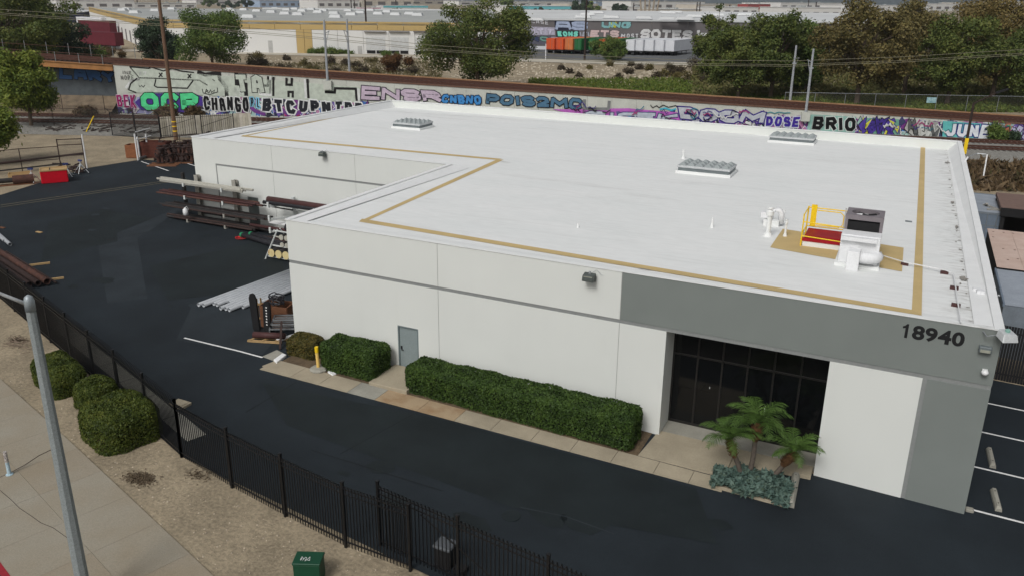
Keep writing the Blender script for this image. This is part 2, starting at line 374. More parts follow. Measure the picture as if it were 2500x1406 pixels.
# recess of the entrance
wall(OP0-.2, OP0-.001, .2, GY+.2, zb, RV0+.3, m_white, 'entrance_side_wall'); wall(OP1+.001, OP1+.2, .2, GY+.2, zb, RV0+.3, m_white, 'entrance_side_wall')
wall(OP0, OP1, .2, GY+.2, RV0, RV0+.25, m_gray, 'entrance_soffit')
wall(OP0-.2, OP1+.2, GY+.5, GY+.6, zb, RV0+.2, m_blk2, 'dark_interior')
m_glass = M('tinted_glass', (.004, .0045, .005), .06, .05, 1, spec=.35, fine=0)
m_glass2 = M('tinted_transom_glass', (.008, .008, .0078), .12, .05, 1, spec=.35, fine=0)
m_bronze = M('bronze_frame', (.016, .015, .014), .4, .1, 3, spec=.4)
zt = YP(1645, 859, GY)[2]; zg0 = gz(19)+.1
nc = 6; cw = (OP1-OP0)/nc
sf = MB()
for i in range(nc+1): x = OP0+.03+(OP1-OP0-.06)*i/nc; sf.box(x-.03, x+.03, GY-.04, GY+.06, zg0+.1, RV0-.002)
for za, zz in ((zt-.03, zt+.03), (zg0, zg0+.1), (RV0-.07, RV0-.003)): sf.box(OP0+.002, OP1-.002, GY-.05, GY+.055, za, zz)
sfo = sf.build('storefront_frame', m_bronze, B)
for i in range(nc):
    xa, xb = OP0+.03+(OP1-OP0-.06)*i/nc+.03, OP0+.03+(OP1-OP0-.06)*(i+1)/nc-.03
    MB().box(xa, xb, GY, GY+.012, zg0+.1, zt-.03).build('pane', m_glass, sfo); MB().box(xa, xb, GY, GY+.012, zt+.03, RV0-.07).build('transom_pane', m_glass2, sfo)
MB().bar((20.3, GY-.1, 1.0), (20.3, GY-.1, 1.35), .03, .03).build('door_handle', m_alu, sfo)
MB().bar((18.3, GY-.08, 1.55), (18.3, GY-.08, 1.62), .03, .03).build('door_lock', m_alu, sfo)
# the grey service door
m_door = M('door_bluegrey', rgb(128, 139, 140, 1.05), .6, .05, 1.5)
dr = MB().box(5.60, 6.49, .05, .10, gz(6)+.13, 2.02).build('service_door', m_door, B)
fr = MB(); z0d = gz(6)+.12
fr.box(5.541, 5.60, .004, .14, z0d, 2.02); fr.box(6.49, 6.549, .004, .14, z0d, 2.02); fr.box(5.541, 6.549, .004, .14, 2.02, 2.079); fr.build('door_frame', M('door_frame_grey', rgb(104, 116, 118), .6), dr)
MB().box(5.65, 5.72, .02, .05, 1.02, 1.16).bar((5.69, .0, 1.0), (5.80, .0, 1.0), .025, .025).build('door_handle', m_blk2, dr)
MB().box(6.48, 6.5, .03, .05, 1.55, 1.68).box(6.48, 6.5, .03, .05, .5, .63).build('hinge', m_blk2, dr)
# side and back walls
wall(L-.2, L, .2, D-.2, zb, H-.001); wall(-W1, L, D-.2, D, zb, H); wall(-W1, -W1+.2, D1+.2, D-.2, zb, H-.001)
wall(0, .2, .2, D1+.2, zb, H-.001)
# front of the rear wing with its reveal frame
bx0 = YP(526, 400, D1)[0]; rz1 = YP(526, 400, D1)[2]; rz0 = rz1-.13; bj1 = YP(662, 370, D1)[0]; bj2 = YP(866, 400, D1)[0]
print('rear wing', bx0, rz1, bj1, bj2)
def rw(x0, x1, z0, z1, dy=0, mat=m_white, nm='wall_panel'): wall(x0, x1, D1+dy, D1+.2, z0, z1, mat, nm)
rw(-W1, bx0, zb, rz1+.001); rw(-W1, bj1-g_, rz1, H); rw(bj1+g_, bj2-g_, rz1, H); rw(bj2+g_, 0, rz1, H)
rw(bx0, bx0+.1, zb, rz1, .02, m_reveal, 'reveal_strip'); rw(bx0+.1, 0, rz0, rz1, .02, m_reveal, 'reveal_strip')
dx0, dx1 = YP(604, 480, D1)[0], YP(631, 490, D1)[0]; dzt = YP(604, 480, D1)[2]
rw(bx0+.1, dx0, zb, rz0); rw(dx1, bj1-g_, zb, rz0); rw(bj1+g_, bj2-g_, zb, rz0); rw(dx0, dx1, dzt, rz0, .003); rw(bj2+g_, 0, zb, rz0)
for xj in (bj1, bj2): rw(xj-g_, xj+g_, zb, rz0, .012, m_joint, 'panel_joint'); rw(xj-g_, xj+g_, rz1, H-.002, .012, m_joint, 'panel_joint')
rd = MB().box(dx0+.05, dx1-.05, D1+.05, D1+.1, .3, dzt-.05).build('rear_wing_door', M('door_dark_grey', rgb(92, 98, 96), .7), B)
MB().box(dx0, dx0+.05, D1+.004, D1+.14, .25, dzt).box(dx1-.05, dx1, D1+.004, D1+.14, .25, dzt).box(dx0+.05, dx1-.05, D1+.004, D1+.14, dzt-.05, dzt-.001).build('door_frame', m_reveal, rd)
# roof
def zr(x, y): return 5.80-.5*y/37.8+(.055*min(max((.8-y)/.7, 0), 1) if x > 0 else .055*min(max((D1+.8-y)/.7, 0), 1))
m_roof = M('roof_membrane', (.725, .745, .735), .75, .10, .35, .10, 3.2, col2=(.775, .785, .775), fine=.02, stretch=(.6, 1.3, 1), spec=.25)
def roof_grime(m):
    nt = m.node_tree; n = nt.nodes; l = nt.links; b = n['Principled BSDF']; src = b.inputs['Base Color'].links[0].from_socket
    g = n.new('ShaderNodeNewGeometry'); sx = n.new('ShaderNodeSeparateXYZ'); l.new(g.outputs['Position'], sx.inputs[0])
    mr = n.new('ShaderNodeMapRange'); mr.inputs['From Min'].default_value = 24.6; mr.inputs['From Max'].default_value = 26.1; mr.interpolation_type = 'SMOOTHSTEP'; l.new(sx.outputs['X'], mr.inputs['Value'])
    t = n.new('ShaderNodeTexNoise'); t.inputs['Scale'].default_value = 1.6; t.inputs['Detail'].default_value = 8; t.inputs['Roughness'].default_value = .7
    mp = n.new('ShaderNodeMapping'); mp.inputs['Scale'].default_value = (.8, 2.2, 1); l.new(g.outputs['Position'], mp.inputs['Vector']); l.new(mp.outputs[0], t.inputs['Vector'])
    m2 = n.new('ShaderNodeMapRange'); m2.inputs['From Min'].default_value = .46; m2.inputs['From Max'].default_value = .72; l.new(t.outputs['Fac'], m2.inputs['Value'])
    t3 = n.new('ShaderNodeTexNoise'); t3.inputs['Scale'].default_value = .25; t3.inputs['Detail'].default_value = 10; t3.inputs['Roughness'].default_value = .72
    mp3 = n.new('ShaderNodeMapping'); mp3.inputs['Scale'].default_value = (.5, 2.5, 1); l.new(g.outputs['Position'], mp3.inputs['Vector']); l.new(mp3.outputs[0], t3.inputs['Vector'])
    m3 = n.new('ShaderNodeMapRange'); m3.inputs['From Min'].default_value = .57; m3.inputs['From Max'].default_value = .8; m3.inputs['To Max'].default_value = .5; l.new(t3.outputs['Fac'], m3.inputs['Value'])
    mu = n.new('ShaderNodeMath'); mu.operation = 'MULTIPLY'; l.new(mr.outputs[0], mu.inputs[0]); l.new(m2.outputs[0], mu.inputs[1])
    t4 = n.new('ShaderNodeTexNoise'); t4.inputs['Scale'].default_value = 1; t4.inputs['Detail'].default_value = 8; t4.inputs['Roughness'].default_value = .7
    mp4 = n.new('ShaderNodeMapping'); mp4.inputs['Scale'].default_value = (.22, 4.5, 1); mp4.inputs['Rotation'].default_value = (0, 0, .05); l.new(g.outputs['Position'], mp4.inputs['Vector']); l.new(mp4.outputs[0], t4.inputs['Vector'])
    m4 = n.new('ShaderNodeMapRange'); m4.inputs['From Min'].default_value = .54; m4.inputs['From Max'].default_value = .74; m4.inputs['To Max'].default_value = .22; l.new(t4.outputs['Fac'], m4.inputs['Value'])
    mx0 = n.new('ShaderNodeMath'); mx0.operation = 'MAXIMUM'; l.new(m4.outputs[0], mx0.inputs[0]); l.new(m3.outputs[0], mx0.inputs[1])
    mxx = n.new('ShaderNodeMath'); mxx.operation = 'MAXIMUM'; l.new(mu.outputs[0], mxx.inputs[0]); l.new(mx0.outputs[0], mxx.inputs[1])
    sc = n.new('ShaderNodeMath'); sc.operation = 'MULTIPLY'; sc.inputs[1].default_value = .75; l.new(mxx.outputs[0], sc.inputs[0])
    mx = n.new('ShaderNodeMix'); mx.data_type = 'RGBA'; mx.inputs['B'].default_value = (.30, .285, .26, 1); l.new(sc.outputs[0], mx.inputs['Factor']); l.new(src, mx.inputs['A']); l.new(mx.outputs['Result'], b.inputs['Base Color'])
roof_grime(m_roof)
rx = [-W1+.2, -14, -7, .2, 8, 14, 20, L-.2]; ry = [.2, .8, 3, 7, D1+.2, D1+.8, 20, 28, D-.2]
rm = MB()
for i in range(len(rx)-1):
    for j in range(len(ry)-1):
        x0, x1, y0, y1 = rx[i], rx[i+1], ry[j], ry[j+1]
        if x1 <= .2+1e-6 and y1 <= D1+.2+1e-6: continue
        e = -1e-4 if x1 <= .2+1e-6 else 1
        rm.add([(x, y, zr(e, y)) for x, y in ((x0, y0), (x1, y0), (x1, y1), (x0, y1))], [(0, 1, 2, 3)])
rf = rm.build('roof', m_roof, B)
# lapped membrane seams, each a low ridge
def ridge(a, b, wd=.10, h=.006):
    a = np.array(a); b = np.array(b); d = (b-a)/np.linalg.norm(b-a); n = np.array([-d[1], d[0]])*wd/2; m = MB()
    v = [(*(a-n), zr(1, a[1]-n[1])+.002), (*(b-n), zr(1, b[1]-n[1])+.002), (*b, zr(1, b[1])+h), (*a, zr(1, a[1])+h), (*(a+n), zr(1, a[1]+n[1])+.002), (*(b+n), zr(1, b[1]+n[1])+.002)]
    m.add(v, [(0, 1, 2, 3), (3, 2, 5, 4)]); m.build('membrane_seam', m_roof, rf)
for k in range(11):
    y = 2.6+3.05*k
    ridge((.7 if y < D1+.6 else -W1+.7, y), (26.0, y))
# cants (membrane turned up the parapets)
for q in ([(L-.2, .2, H-.003), (L-.2, D-.2, H-.003), (L-.75, D-.2, zr(1, D)+.003), (L-.75, .2, zr(1, .2)+.003)], [(.2, D1+.2, H-.003), (.2, .2, H-.003), (.85, .2, zr(1, .2)+.003), (.85, D1+.9, zr(1, D1)+.003)],
          [(-W1+.2, D-.2, H-.003), (-W1+.2, D1+.2, H-.003), (-W1+.6, D1+.2, zr(-1, D1+.2)+.003), (-W1+.6, D-.2, zr(1, D)+.003)]): MB().add(q, [(0, 1, 2, 3)]).build('parapet_cant', m_coping, rf)
for x0, x1, y0, y1 in ((-.03, .24, -.03, D1+.0), (L-.24, L+.03, -.03, D+.03), (-W1-.03, L-.24, D-.24, D+.03), (-W1-.03, -W1+.24, D1-.03, D-.24)): MB().box(x0, x1, y0, y1, H+.002, H+.05).build('coping', m_coping, B)
for x0, x1, y0 in ((.24, L-.24, 0), (-W1+.24, -.03, D1)): MB().box(x0, x1, y0-.025, y0+.22, H+.001, H+.022).build('roof_edge', m_roof, B)
# tan walkway stripes on the roof
def RP(x, y):
    z = 5.6
    for i in range(8): p = Z(x, y, z); z = zr(1 if p[0] > 0 else -1, p[1])
    return p
def rstripe(pp, nm='walkway_stripe', mat=m_tan, dz=.007):
    m = MB(); P = [RP(*q) for q in pp]; m.poly([(p[0], p[1], zr(1 if p[0] > 0 else -1, p[1])+dz) for p in P]); o = m.build(nm, mat, rf); return o
rstripe([(876, 542), (884, 535), (2246, 759), (2250, 770)])
rstripe([(2250, 770), (2226, 756), (2248, 352), (2259, 352)], dz=.0085)
rstripe([(876, 542), (1212, 391), (1230, 391), (894, 541)], dz=.0095)
rstripe([(588, 334), (594, 331), (1226, 389), (1214, 392)], dz=.0105)
rstripe([(590, 333), (905, 270), (907, 270.5), (595, 334)], dz=.0115)
rstripe([(905, 270), (940, 265), (2258, 351), (2250, 356)], dz=.0125, mat=m_roof)
rstripe([(1911, 560), (2206, 606), (2202, 664), (1880, 605)], 'walkway_pad', dz=.0125)
# grime caught along the foot of the right parapet and a few ponding stains
m_grime = M('grime', rgb(138, 134, 128), .95, .3, 6, fine=.15); rg2 = random.Random(9); gm_ = MB()
def blot(x, y, rx_, ry_, k, n=9):
    a0 = rg2.uniform(0, 6); gm_.poly([(x+rx_*rg2.uniform(.35, 1.1)*math.cos(a0+2*math.pi*i/n), y+ry_*rg2.uniform(.35, 1.1)*math.sin(a0+2*math.pi*i/n), zr(1, y)+.014+.0004*k) for i in range(n)])
for k in range(48): y = .6+36.5*rg2.random()**1.1; blot(26.02-abs(rg2.gauss(0, .07)), y, rg2.uniform(.02, .10), rg2.uniform(.03, .16), k)
for k, (px_, py_, a_, b_) in enumerate(((2387, 688, .16, .34), (2346, 402, .2, .3), (2362, 500, .12, .3), (2370, 560, .1, .25))): p = RP(px_, py_); blot(min(p[0], 25.95), p[1], a_, b_, 90+k, 13)
for k, (px_, py_, a_, b_) in enumerate(((945, 466, .5, .05), (965, 464, .3, .04), (1000, 455, .3, .03), (1230, 398, .5, .05), (1640, 300, .9, .05), (1560, 296, .5, .04), (2060, 325, .7, .06), (1150, 276, .3, .04), (1570, 660, .3, .05))): p = RP(px_, py_); blot(p[0], p[1], a_, b_, 100+k, 11)
tag(gm_.build('stain', m_grime, rf), kind='stuff')
# house number
def glyph(ch, size, bold, depth, mat, parent, origin, name):
    cu = bpy.data.curves.new('t', 'FONT'); cu.body = ch; cu.size = size; cu.offset = bold; cu.extrude = depth; cu.resolution_u = 4
    ob = bpy.data.objects.new('t', cu); COL.objects.link(ob); dg = bpy.context.evaluated_depsgraph_get(); me = bpy.data.meshes.new_from_object(ob.evaluated_get(dg))
    bpy.data.objects.remove(ob); me.materials.clear(); me.materials.append(mat); me.name = name
    o = inst(me, name, parent, origin, (R(90), 0, 0)); return o
nz0, nz1 = 6.175*.84, 6.72*.84
for ch, cx_, wx in zip('18940', (2211, 2242, 2274, 2308, 2342), (19, 31, 31, 34, 32)):
    xa, xb = YP(cx_-wx/2, 815)[0], YP(cx_+wx/2, 815)[0]
    o = glyph(ch, 1, .035, .006, m_blk2, B, (xa, -.004, nz0), 'number_digit'); me = o.data
    lo = [min(v.co[i] for v in me.vertices) for i in (0, 1)]; hi = [max(v.co[i] for v in me.vertices) for i in (0, 1)]
    if ch == '1':
        q = [(.36, 0), (.74, 0), (.74, 1), (.5, 1), (.28, .86), (.0, .80), (.0, .66), (.36, .70)]; n1 = len(q); me.clear_geometry()
        me.from_pydata([(a, b, z) for z in (-.006, .006) for a, b in q], [], [tuple(range(n1, 2*n1)), tuple(range(n1))[::-1]]+[(i, (i+1) % n1, (i+1) % n1+n1, i+n1) for i in range(n1)]); lo, hi = [0, 0], [1, 1]
    for v in me.vertices: v.co.x = (v.co.x-lo[0])/(hi[0]-lo[0])*(xb-xa); v.co.y = (v.co.y-lo[1])/(hi[1]-lo[1])*(nz1-nz0)
# ---------------------------------------------------------------- rooftop things
m_dome = M('skylight_acrylic', rgb(150, 157, 157, 1.0), .45, .08, 2, spec=.4)
m_alud = M('aluminium_dark', rgb(112, 120, 122), .5, .1, 3, metal=.3)
def skylight(pbl, pbr, pr, label):
    a, b, c = RP(*pbl), RP(*pbr), RP(*pr); x0, x1 = a[0], b[0]; y0 = (a[1]+b[1])/2; y1 = y0+1.9; z = zr(1, (y0+y1)/2)
    t = thing('roof_skylight', ((x0+x1)/2, (y0+y1)/2, z), label, 'skylight', 'skylights on the white roof')
    MB().box(x0-.12, x1+.12, y0-.12, y1+.12, z-.05, z+.16).build('curb', m_roof, t, bevel=.03)
    MB().box(x0, x1, y0, y1, z+.16, z+.34).build('lower_frame', m_alud, t); MB().box(x0-.05, x1+.05, y0-.05, y1+.05, z+.34, z+.46).build('upper_frame', m_alu, t, bevel=.01)
    nx_ = 6; dm = MB(); zz = z+.46
    for i in range(nx_):
        for j in range(3):
            xa, xb = x0+(x1-x0)*i/nx_, x0+(x1-x0)*(i+1)/nx_; ya, yb = y0+(y1-y0)*j/3, y0+(y1-y0)*(j+1)/3
            ins = .02; dm.add([(xa+ins, ya+ins, zz), (xb-ins, ya+ins, zz), (xb-ins, yb-ins, zz), (xa+ins, yb-ins, zz), ((xa+xb)/2, (ya+yb)/2, zz+.17)], [(0, 1, 4), (1, 2, 4), (2, 3, 4), (3, 0, 4)])
    dm.build('dome', m_dome, t)
skylight((955, 314), (1028, 318), (1053, 310), 'ribbed skylight on the rear left wing of the roof')
skylight((1655, 422), (1778, 435), (1792, 418), 'ribbed skylight nearest the middle of the white roof')
skylight((1877, 348), (1984, 355), (1990, 345), 'ribbed skylight farthest to the right by the rear parapet')
# air conditioner
hc = RP(2040, 650); hx, hy = hc[0], hc[1]; hz = zr(1, hy)
A = thing('air_conditioner', (hx+.6, hy+1.2, hz), 'rooftop air conditioner with dark fan cabinet and white duct box', 'air conditioner')
m_acd = M('cabinet_grey', rgb(120, 114, 118), .6, .08, 2); m_coil = M('coil_dark', (.01, .01, .011), .7, .2, 40)
m_acw = M('cabinet_white', (.72, .73, .74), .6, .06, 1.5)
fx0, fx1, fy0, fy1, fz = hx+.05, hx+1.35, hy+1.0, hy+2.2, hz+1.75
cab = MB()
cab.box(fx0, fx1, fy0, fy1, hz+.2, hz+.75); [cab.box(*q, fz-.18, fz-.003) for q in ((fx0, fx1, fy0, fy0+.06), (fx0, fx1, fy1-.06, fy1), (fx0, fx0+.06, fy0+.06, fy1-.06), (fx1-.06, fx1, fy0+.06, fy1-.06))]
for x in (fx0, fx1-.1):
    for y in (fy0, fy1-.1): cab.box(x, x+.1, y, y+.1, hz+.75, fz-.18)
co = cab.build('fan_cabinet', m_acd, A); MB().box(fx0+.03, fx1-.03, fy0+.03, fy1-.03, hz+.75, fz-.25).build('condenser_coil', m_coil, co)
cx, cy = (fx0+fx1)/2, (fy0+fy1)/2; tp = MB(); n = 32
vs_ = []; 
for k in range(n): t = 2*math.pi*k/n; vs_.append((cx+.48*math.cos(t), cy+.48*math.sin(t), fz))
for k in range(n):
    t = 2*math.pi*k/n; q = max(abs(math.cos(t)), abs(math.sin(t))); vs_.append((cx+math.cos(t)/q*(fx1-fx0)/2, cy+math.sin(t)/q*(fy1-fy0)/2, fz))
for k in range(n): vs_.append((vs_[k][0], vs_[k][1], fz-.16))
tp.add(vs_, [(n+k, n+(k+1) % n, (k+1) % n, k) for k in range(n)]+[(k, (k+1) % n, 2*n+(k+1) % n, 2*n+k) for k in range(n)]); tp.build('top_panel', m_acd, co)
fn = MB(); fn.lathe((cx, cy, fz-.15), [(.12, 0), (.12, .06), (.02, .07)], 12)
for k in range(4):
    t = k*math.pi/2+.4; d = Vector((math.cos(t), math.sin(t), 0)); e = Vector((-d.y, d.x, .35)); p = Vector((cx, cy, fz-.11))
    fn.add([p+d*.1-e*.06, p+d*.44-e*.13, p+d*.44+e*.13, p+d*.1+e*.06], [(0, 1, 2, 3)])
fn.build('fan', m_blk2, co)
MB().box(fx0-.02, fx1+.02, hy+.25, fy0-.004, hz+.12, hz+1.18).build('duct_cabinet', m_acw, A, bevel=.02)
MB().box(fx0-.12, fx1+.1, hy+.1, fy1+.1, hz-.02, hz+.12).build('curb', m_roof, A)
MB().box(fx0+.0, fx1-.1, hy+.05, hy+.247, hz+1.0, hz+1.14).box(fx0+.55, fx0+.62, hy+.2, hy+.247, hz+.35, hz+1.0).build('cabinet_ledge', m_acw, A)
MB().box(fx0+.3, fx0+.72, hy-.35, hy+.24, hz+.0, hz+.72).build('drop_duct', m_acw, A, bevel=.015)
el = MB(); pts = [(fx0+.72, hy-.05, hz+.45)]
for k in range(7): t = k*math.pi/2/6; pts.append((fx0+.85+.45*math.sin(t), hy-.05+.45*(1-math.cos(t)), hz+.45))
el.tube(pts, .2, 14); el.build('round_elbow_duct', m_acw, A, smooth=True)
# roof hatch with railing
hp = RP(1963, 597); ax, ay = hp[0]-.05, hp[1]-.3; az = zr(1, ay)
Hh = thing('roof_hatch', (ax+.8, ay+.7, az), 'red roof hatch inside a yellow safety railing beside the air conditioner', 'roof hatch')
MB().box(ax, ax+1.6, ay, ay+1.35, az-.02, az+.30).build('curb', m_roof, Hh, bevel=.02)
MB().box(ax+.05, ax+1.6, ay+.05, ay+1.35, az+.31, az+.36).box(ax-.02, ax+1.64, ay-.03, ay+.02, az+.22, az+.36).box(ax+.05, ax+1.6, ay+.05, ay+1.3, az+.36, az+.44).build('lid', M('hatch_red', rgb(150, 14, 30), .5, .08, 2), Hh)
x0, x1, y0, y1 = ax-.05, ax+1.65, ay-.02, ay+1.4
for (x, y) in ((x0, y0), (x1, y0), (x0, y1), (x1, y1)): MB().tube([(x, y, az), (x, y, az+1.32)], .028, 8).build('railing_post', m_yel, Hh)
rl = MB()
for zz in (.5, 1.28):
    rl.tube([(x0, y0, az+zz), (x0, y1, az+zz)], .024, 6); rl.tube([(x0, y1, az+zz), (x1, y1, az+zz)], .024, 6); rl.tube([(x1, y0, az+zz), (x1, y1, az+zz)], .024, 6)
rl.tube([(x0, y0, az+.42), (x1, y0, az+.36)], .024, 6); rl.tube([(x0, y0, az+1.0), (x1, y0, az+.95)], .024, 6)
rl.build('rail', m_yel, Hh)
gt = MB(); q = [(x0+.35, y1-.05, az+1.2), (x0+1.25, y1-.05, az+1.2), (x0+1.38, y1-.05, az+1.08), (x0+1.38, y1-.05, az+.7), (x0+1.25, y1-.05, az+.58), (x0+.35, y1-.05, az+.58)]
gt.tube(q, .022, 6); gt.build('safety_gate', m_yel, Hh)
MB().box(x0+.12, x0+.34, y1-.08, y1-.05, az+.52, az+1.42).build('sign_plate', m_yel, Hh)
MB().tube([(x1, y1-.05, az+1.4), (x1, y1-.05, az+1.4), (x1-.28, y1-.05, az+1.4), (x1-.28, y1-.05, az+.5)], .02, 6).build('ladder_post', m_alu, Hh)
# vents and pipes
def vent(px, py, h, r, label, cap=True, base=True):
    p = RP(px, py); z = zr(1, p[1])-.01; m = MB()
    prof = [(r*2.2, 0), (r*2.0, .02), (r*1.1, .16), (r, .18), (r, h*.72)]
    prof += [(r*1.5, h*.72), (r*1.5, h*.86), (r*.7, h*.9), (r*.7, h*.94), (r*1.3, h*.95), (r*1.2, h)] if cap else [(r, h), (r*.6, h)]
    m.lathe((p[0], p[1], z), prof, 12); tag(m.build('roof_vent_pipe', m_roof), label, 'vent pipe', 'vent pipes on the roof')
vent(1874, 577, 1.25, .10, 'tall white vent pipe with wide flashing left of the yellow railing')
vent(1916, 578, .75, .045, 'thin pinkish white vent pipe on the tan pad by the railing')
vent(1912, 540, .55, .05, 'thin white vent pipe behind the curved white exhaust duct')
vent(1738, 556, .45, .04, 'short lone white vent pipe left of the exhaust duct', False)
vent(1668, 388, .6, .07, 'white vent pipe standing just behind the middle skylight')
vent(1411, 556, .2, .03, 'tiny white stub pipe at the centre of the roof', False)
p = RP(1885, 550); z = zr(1, p[1]); ex = thing('exhaust_duct', (p[0], p[1], z), 'white curved exhaust duct on a small curb beside the tall vent pipe', 'exhaust duct')
MB().box(p[0]-.35, p[0]+.3, p[1]-.25, p[1]+.3, z-.02, z+.25).build('curb', m_roof, ex)
MB().tube([(p[0]-.1, p[1], z+.2), (p[0]-.1, p[1], z+.55), (p[0]-.02, p[1], z+.68), (p[0]+.12, p[1], z+.74), (p[0]+.26, p[1], z+.68), (p[0]+.34, p[1], z+.55), (p[0]+.36, p[1], z+.1)], .12, 10).build('duct', m_acw, ex, smooth=True)
MB().box(p[0]-.5, p[0]-.2, p[1]-.1, p[1]+.2, z+.3, z+.55).build('hood', m_acw, ex)
# gas line with its rust coloured blocks
gp = [RP(2140, 628), RP(2205, 648), RP(2305, 668), RP(2326, 676), RP(2333, 720), RP(2344, 795)]
gl = thing('roof_conduit', (gp[2][0], gp[2][1], zr(1, gp[2][1])), 'thin white pipe run on dark blocks from the air conditioner to the parapet', 'pipe')
pts = [(q[0], q[1], zr(1, q[1])+.13) for q in gp]; pts = [(pts[0][0]-.3, pts[0][1]+.1, pts[0][2]+.12), (pts[0][0]-.05, pts[0][1]+.08, pts[0][2]+.12), (pts[0][0]-.05, pts[0][1]+.02, pts[0][2])]+pts
MB().tube(pts, .022, 6).build('pipe', m_wpvc, gl)
for q in ((2208, 648), (2305, 669), (2329, 706), (2333, 748)):
    p = RP(*q); z = zr(1, p[1]); MB().box(p[0]-.13, p[0]+.13, p[1]-.06, p[1]+.06, z, z+.105).build('support_block', m_maroon, gl)
p = RP(2218, 542); z = zr(1, p[1]); tag(MB().box(p[0]-.14, p[0]+.14, p[1]-.09, p[1]+.09, z+.004, z+.03).build('roof_patch_plate', m_alud), 'small grey metal plate lying alone on the roof', 'plate')
p = RP(2386, 712); z = zr(1, p[1]); tag(MB().box(p[0]-.15, p[0]+.1, p[1]-.1, p[1]+.1, z, z+.12).box(p[0]-.05, p[0]+.18, p[1]-.42, p[1]-.12, z, z+.16).build('roof_drain_box', m_acw, bevel=.01), 'small white drain box against the right hand parapet', 'drain')
p = RP(2342, 415); z = zr(1, p[1]); br = thing('roof_davit', (p[0], p[1], z), 'white pipe bracket hooked over the right parapet near the back corner', 'bracket')
MB().tube([(p[0], p[1], z), (p[0]+.35, p[1]+.3, z+.75)], .05, 8).build('arm', m_acw, br); MB().tube([(p[0]+.35, p[1]+.3, z+.75), (p[0]+.8, p[1]+.6, z+.95), (p[0]+1.3, p[1]+.6, z+.95)], .03, 6).build('hook', m_galv, br)
MB().tube([(p[0]+1.35, p[1]+.6, z+.95), (p[0]+1.35, p[1]+.3, z-.3)], .04, 8).build('drop_pipe', m_acw, br)

# ---------------------------------------------------------------- lamps and camera on the walls
m_lens = M('lamp_lens', rgb(150, 152, 140), .25, .1, 6, spec=.5); m_lampg = M('lamp_bronze', rgb(78, 84, 82), .5, .1, 4)
def flood(p, sx, label, grp='flood lights on the walls', col=None, wire=True):
    t = thing('flood_light', (p[0], p[1], p[2]-.2), label, 'wall light', grp); x, y, z = p; col = col or m_lampg; s = sx
    m = MB(); m.add([(x-s, y-.10, z-.16), (x+s, y-.10, z-.16), (x+s, y-.42, z-.10), (x-s, y-.42, z-.10), (x-s, y-.12, z+.16), (x+s, y-.12, z+.16), (x+s*.9, y-.40, z+.12), (x-s*.9, y-.40, z+.12)],
          [(0, 1, 2, 3)[::-1], (4, 5, 6, 7), (0, 1, 5, 4), (1, 2, 6, 5), (2, 3, 7, 6), (3, 0, 4, 7)]); hb = m.build('housing', col, t, bevel=.015)
    MB().add([(x-s*.8, y-.412, z-.08), (x+s*.8, y-.412, z-.08), (x+s*.74, y-.404, z+.09), (x-s*.74, y-.404, z+.09)], [(0, 1, 2, 3)]).build('lens', m_lens, hb)
    MB().bar((x, y-.0, z+.02), (x, y-.14, z+.02), .1, .1).lathe((x+.02, y-.25, z+.14), [(.05, 0), (.05, .07), (.035, .1), (.01, .11)], 10).build('bracket', m_galv, t)
    if wire: MB().tube([(x+.05, y-.08, z+.15), (x+.2, y-.03, z+.26), (x+.38, y-.03, z+.1), (x+.45, y-.015, z+.1)], .008, 5).build('cable', m_galv, t)
    return t
flood((13.98, -.0, 5.56), .22, 'flood light on the white front wall left of the grey panel')
rp_ = YP(793, 376, D1); flood((rp_[0], D1, rp_[2]), .2, 'small flood light high on the rear wing wall')
cf = thing('flood_light', (26.95, -.2, 5.5), 'large pale corner flood light beside the number sign', 'wall light', 'flood lights on the walls')
m = MB(); m.add([(a-.22, b, c+.14) for a, b, c in ((26.82, -.25, 5.66), (27.0, -.55, 5.56), (27.42, -.38, 5.58), (27.18, -.02, 5.66), (26.86, -.22, 5.88), (27.02, -.45, 5.81), (27.36, -.33, 5.80), (27.16, -.05, 5.88))], [(3, 2, 1, 0), (4, 5, 6, 7), (0, 1, 5, 4), (1, 2, 6, 5), (2, 3, 7, 6), (3, 0, 4, 7)])
m.build('housing', m_alu, cf, bevel=.02); MB().tube([(26.3, -.03, 5.8), (26.4, -.2, 5.72), (26.62, -.25, 5.82)], .02, 6).build('arm', m_galv, cf)
MB().lathe((26.88, -.26, 5.97), [(.07, 0), (.07, .06), (.04, .09)], 10).build('sensor', M('sensor_green', rgb(120, 160, 150), .4), cf)
wp = YP(2405, 850); t = thing('wall_pack_light', (wp[0], 0, wp[2]-.1), 'grey box shaped wall light under the corner flood light', 'wall light')
MB().box(wp[0]-.17, wp[0]+.17, -.18, -.0, wp[2]-.09, wp[2]+.10).build('housing', m_alud, t, bevel=.02); MB().box(wp[0]-.13, wp[0]+.13, -.19, -.181, wp[2]-.07, wp[2]+.02).build('lens', m_lens, t)
MB().tube([(wp[0]+.17, -.02, wp[2]+.05), (wp[0]+.17, -.02, H-.1)], .012, 5).build('conduit', m_gray, t)
cp_ = YP(2404, 905); t = thing('security_camera', (cp_[0], 0, cp_[2]-.1), 'small white dome security camera on the grey wall', 'camera')
MB().box(cp_[0]-.07, cp_[0]+.07, -.05, 0, cp_[2]-.07, cp_[2]+.07).build('base', m_wpvc, t); s_ = MB(); s_.lathe((cp_[0], -.12, cp_[2]-.09), [(.02, 0), (.07, .02), (.10, .07), (.10, .11), (.07, .16), (.02, .18)], 14); s_.build('dome', m_wpvc, t, smooth=True)

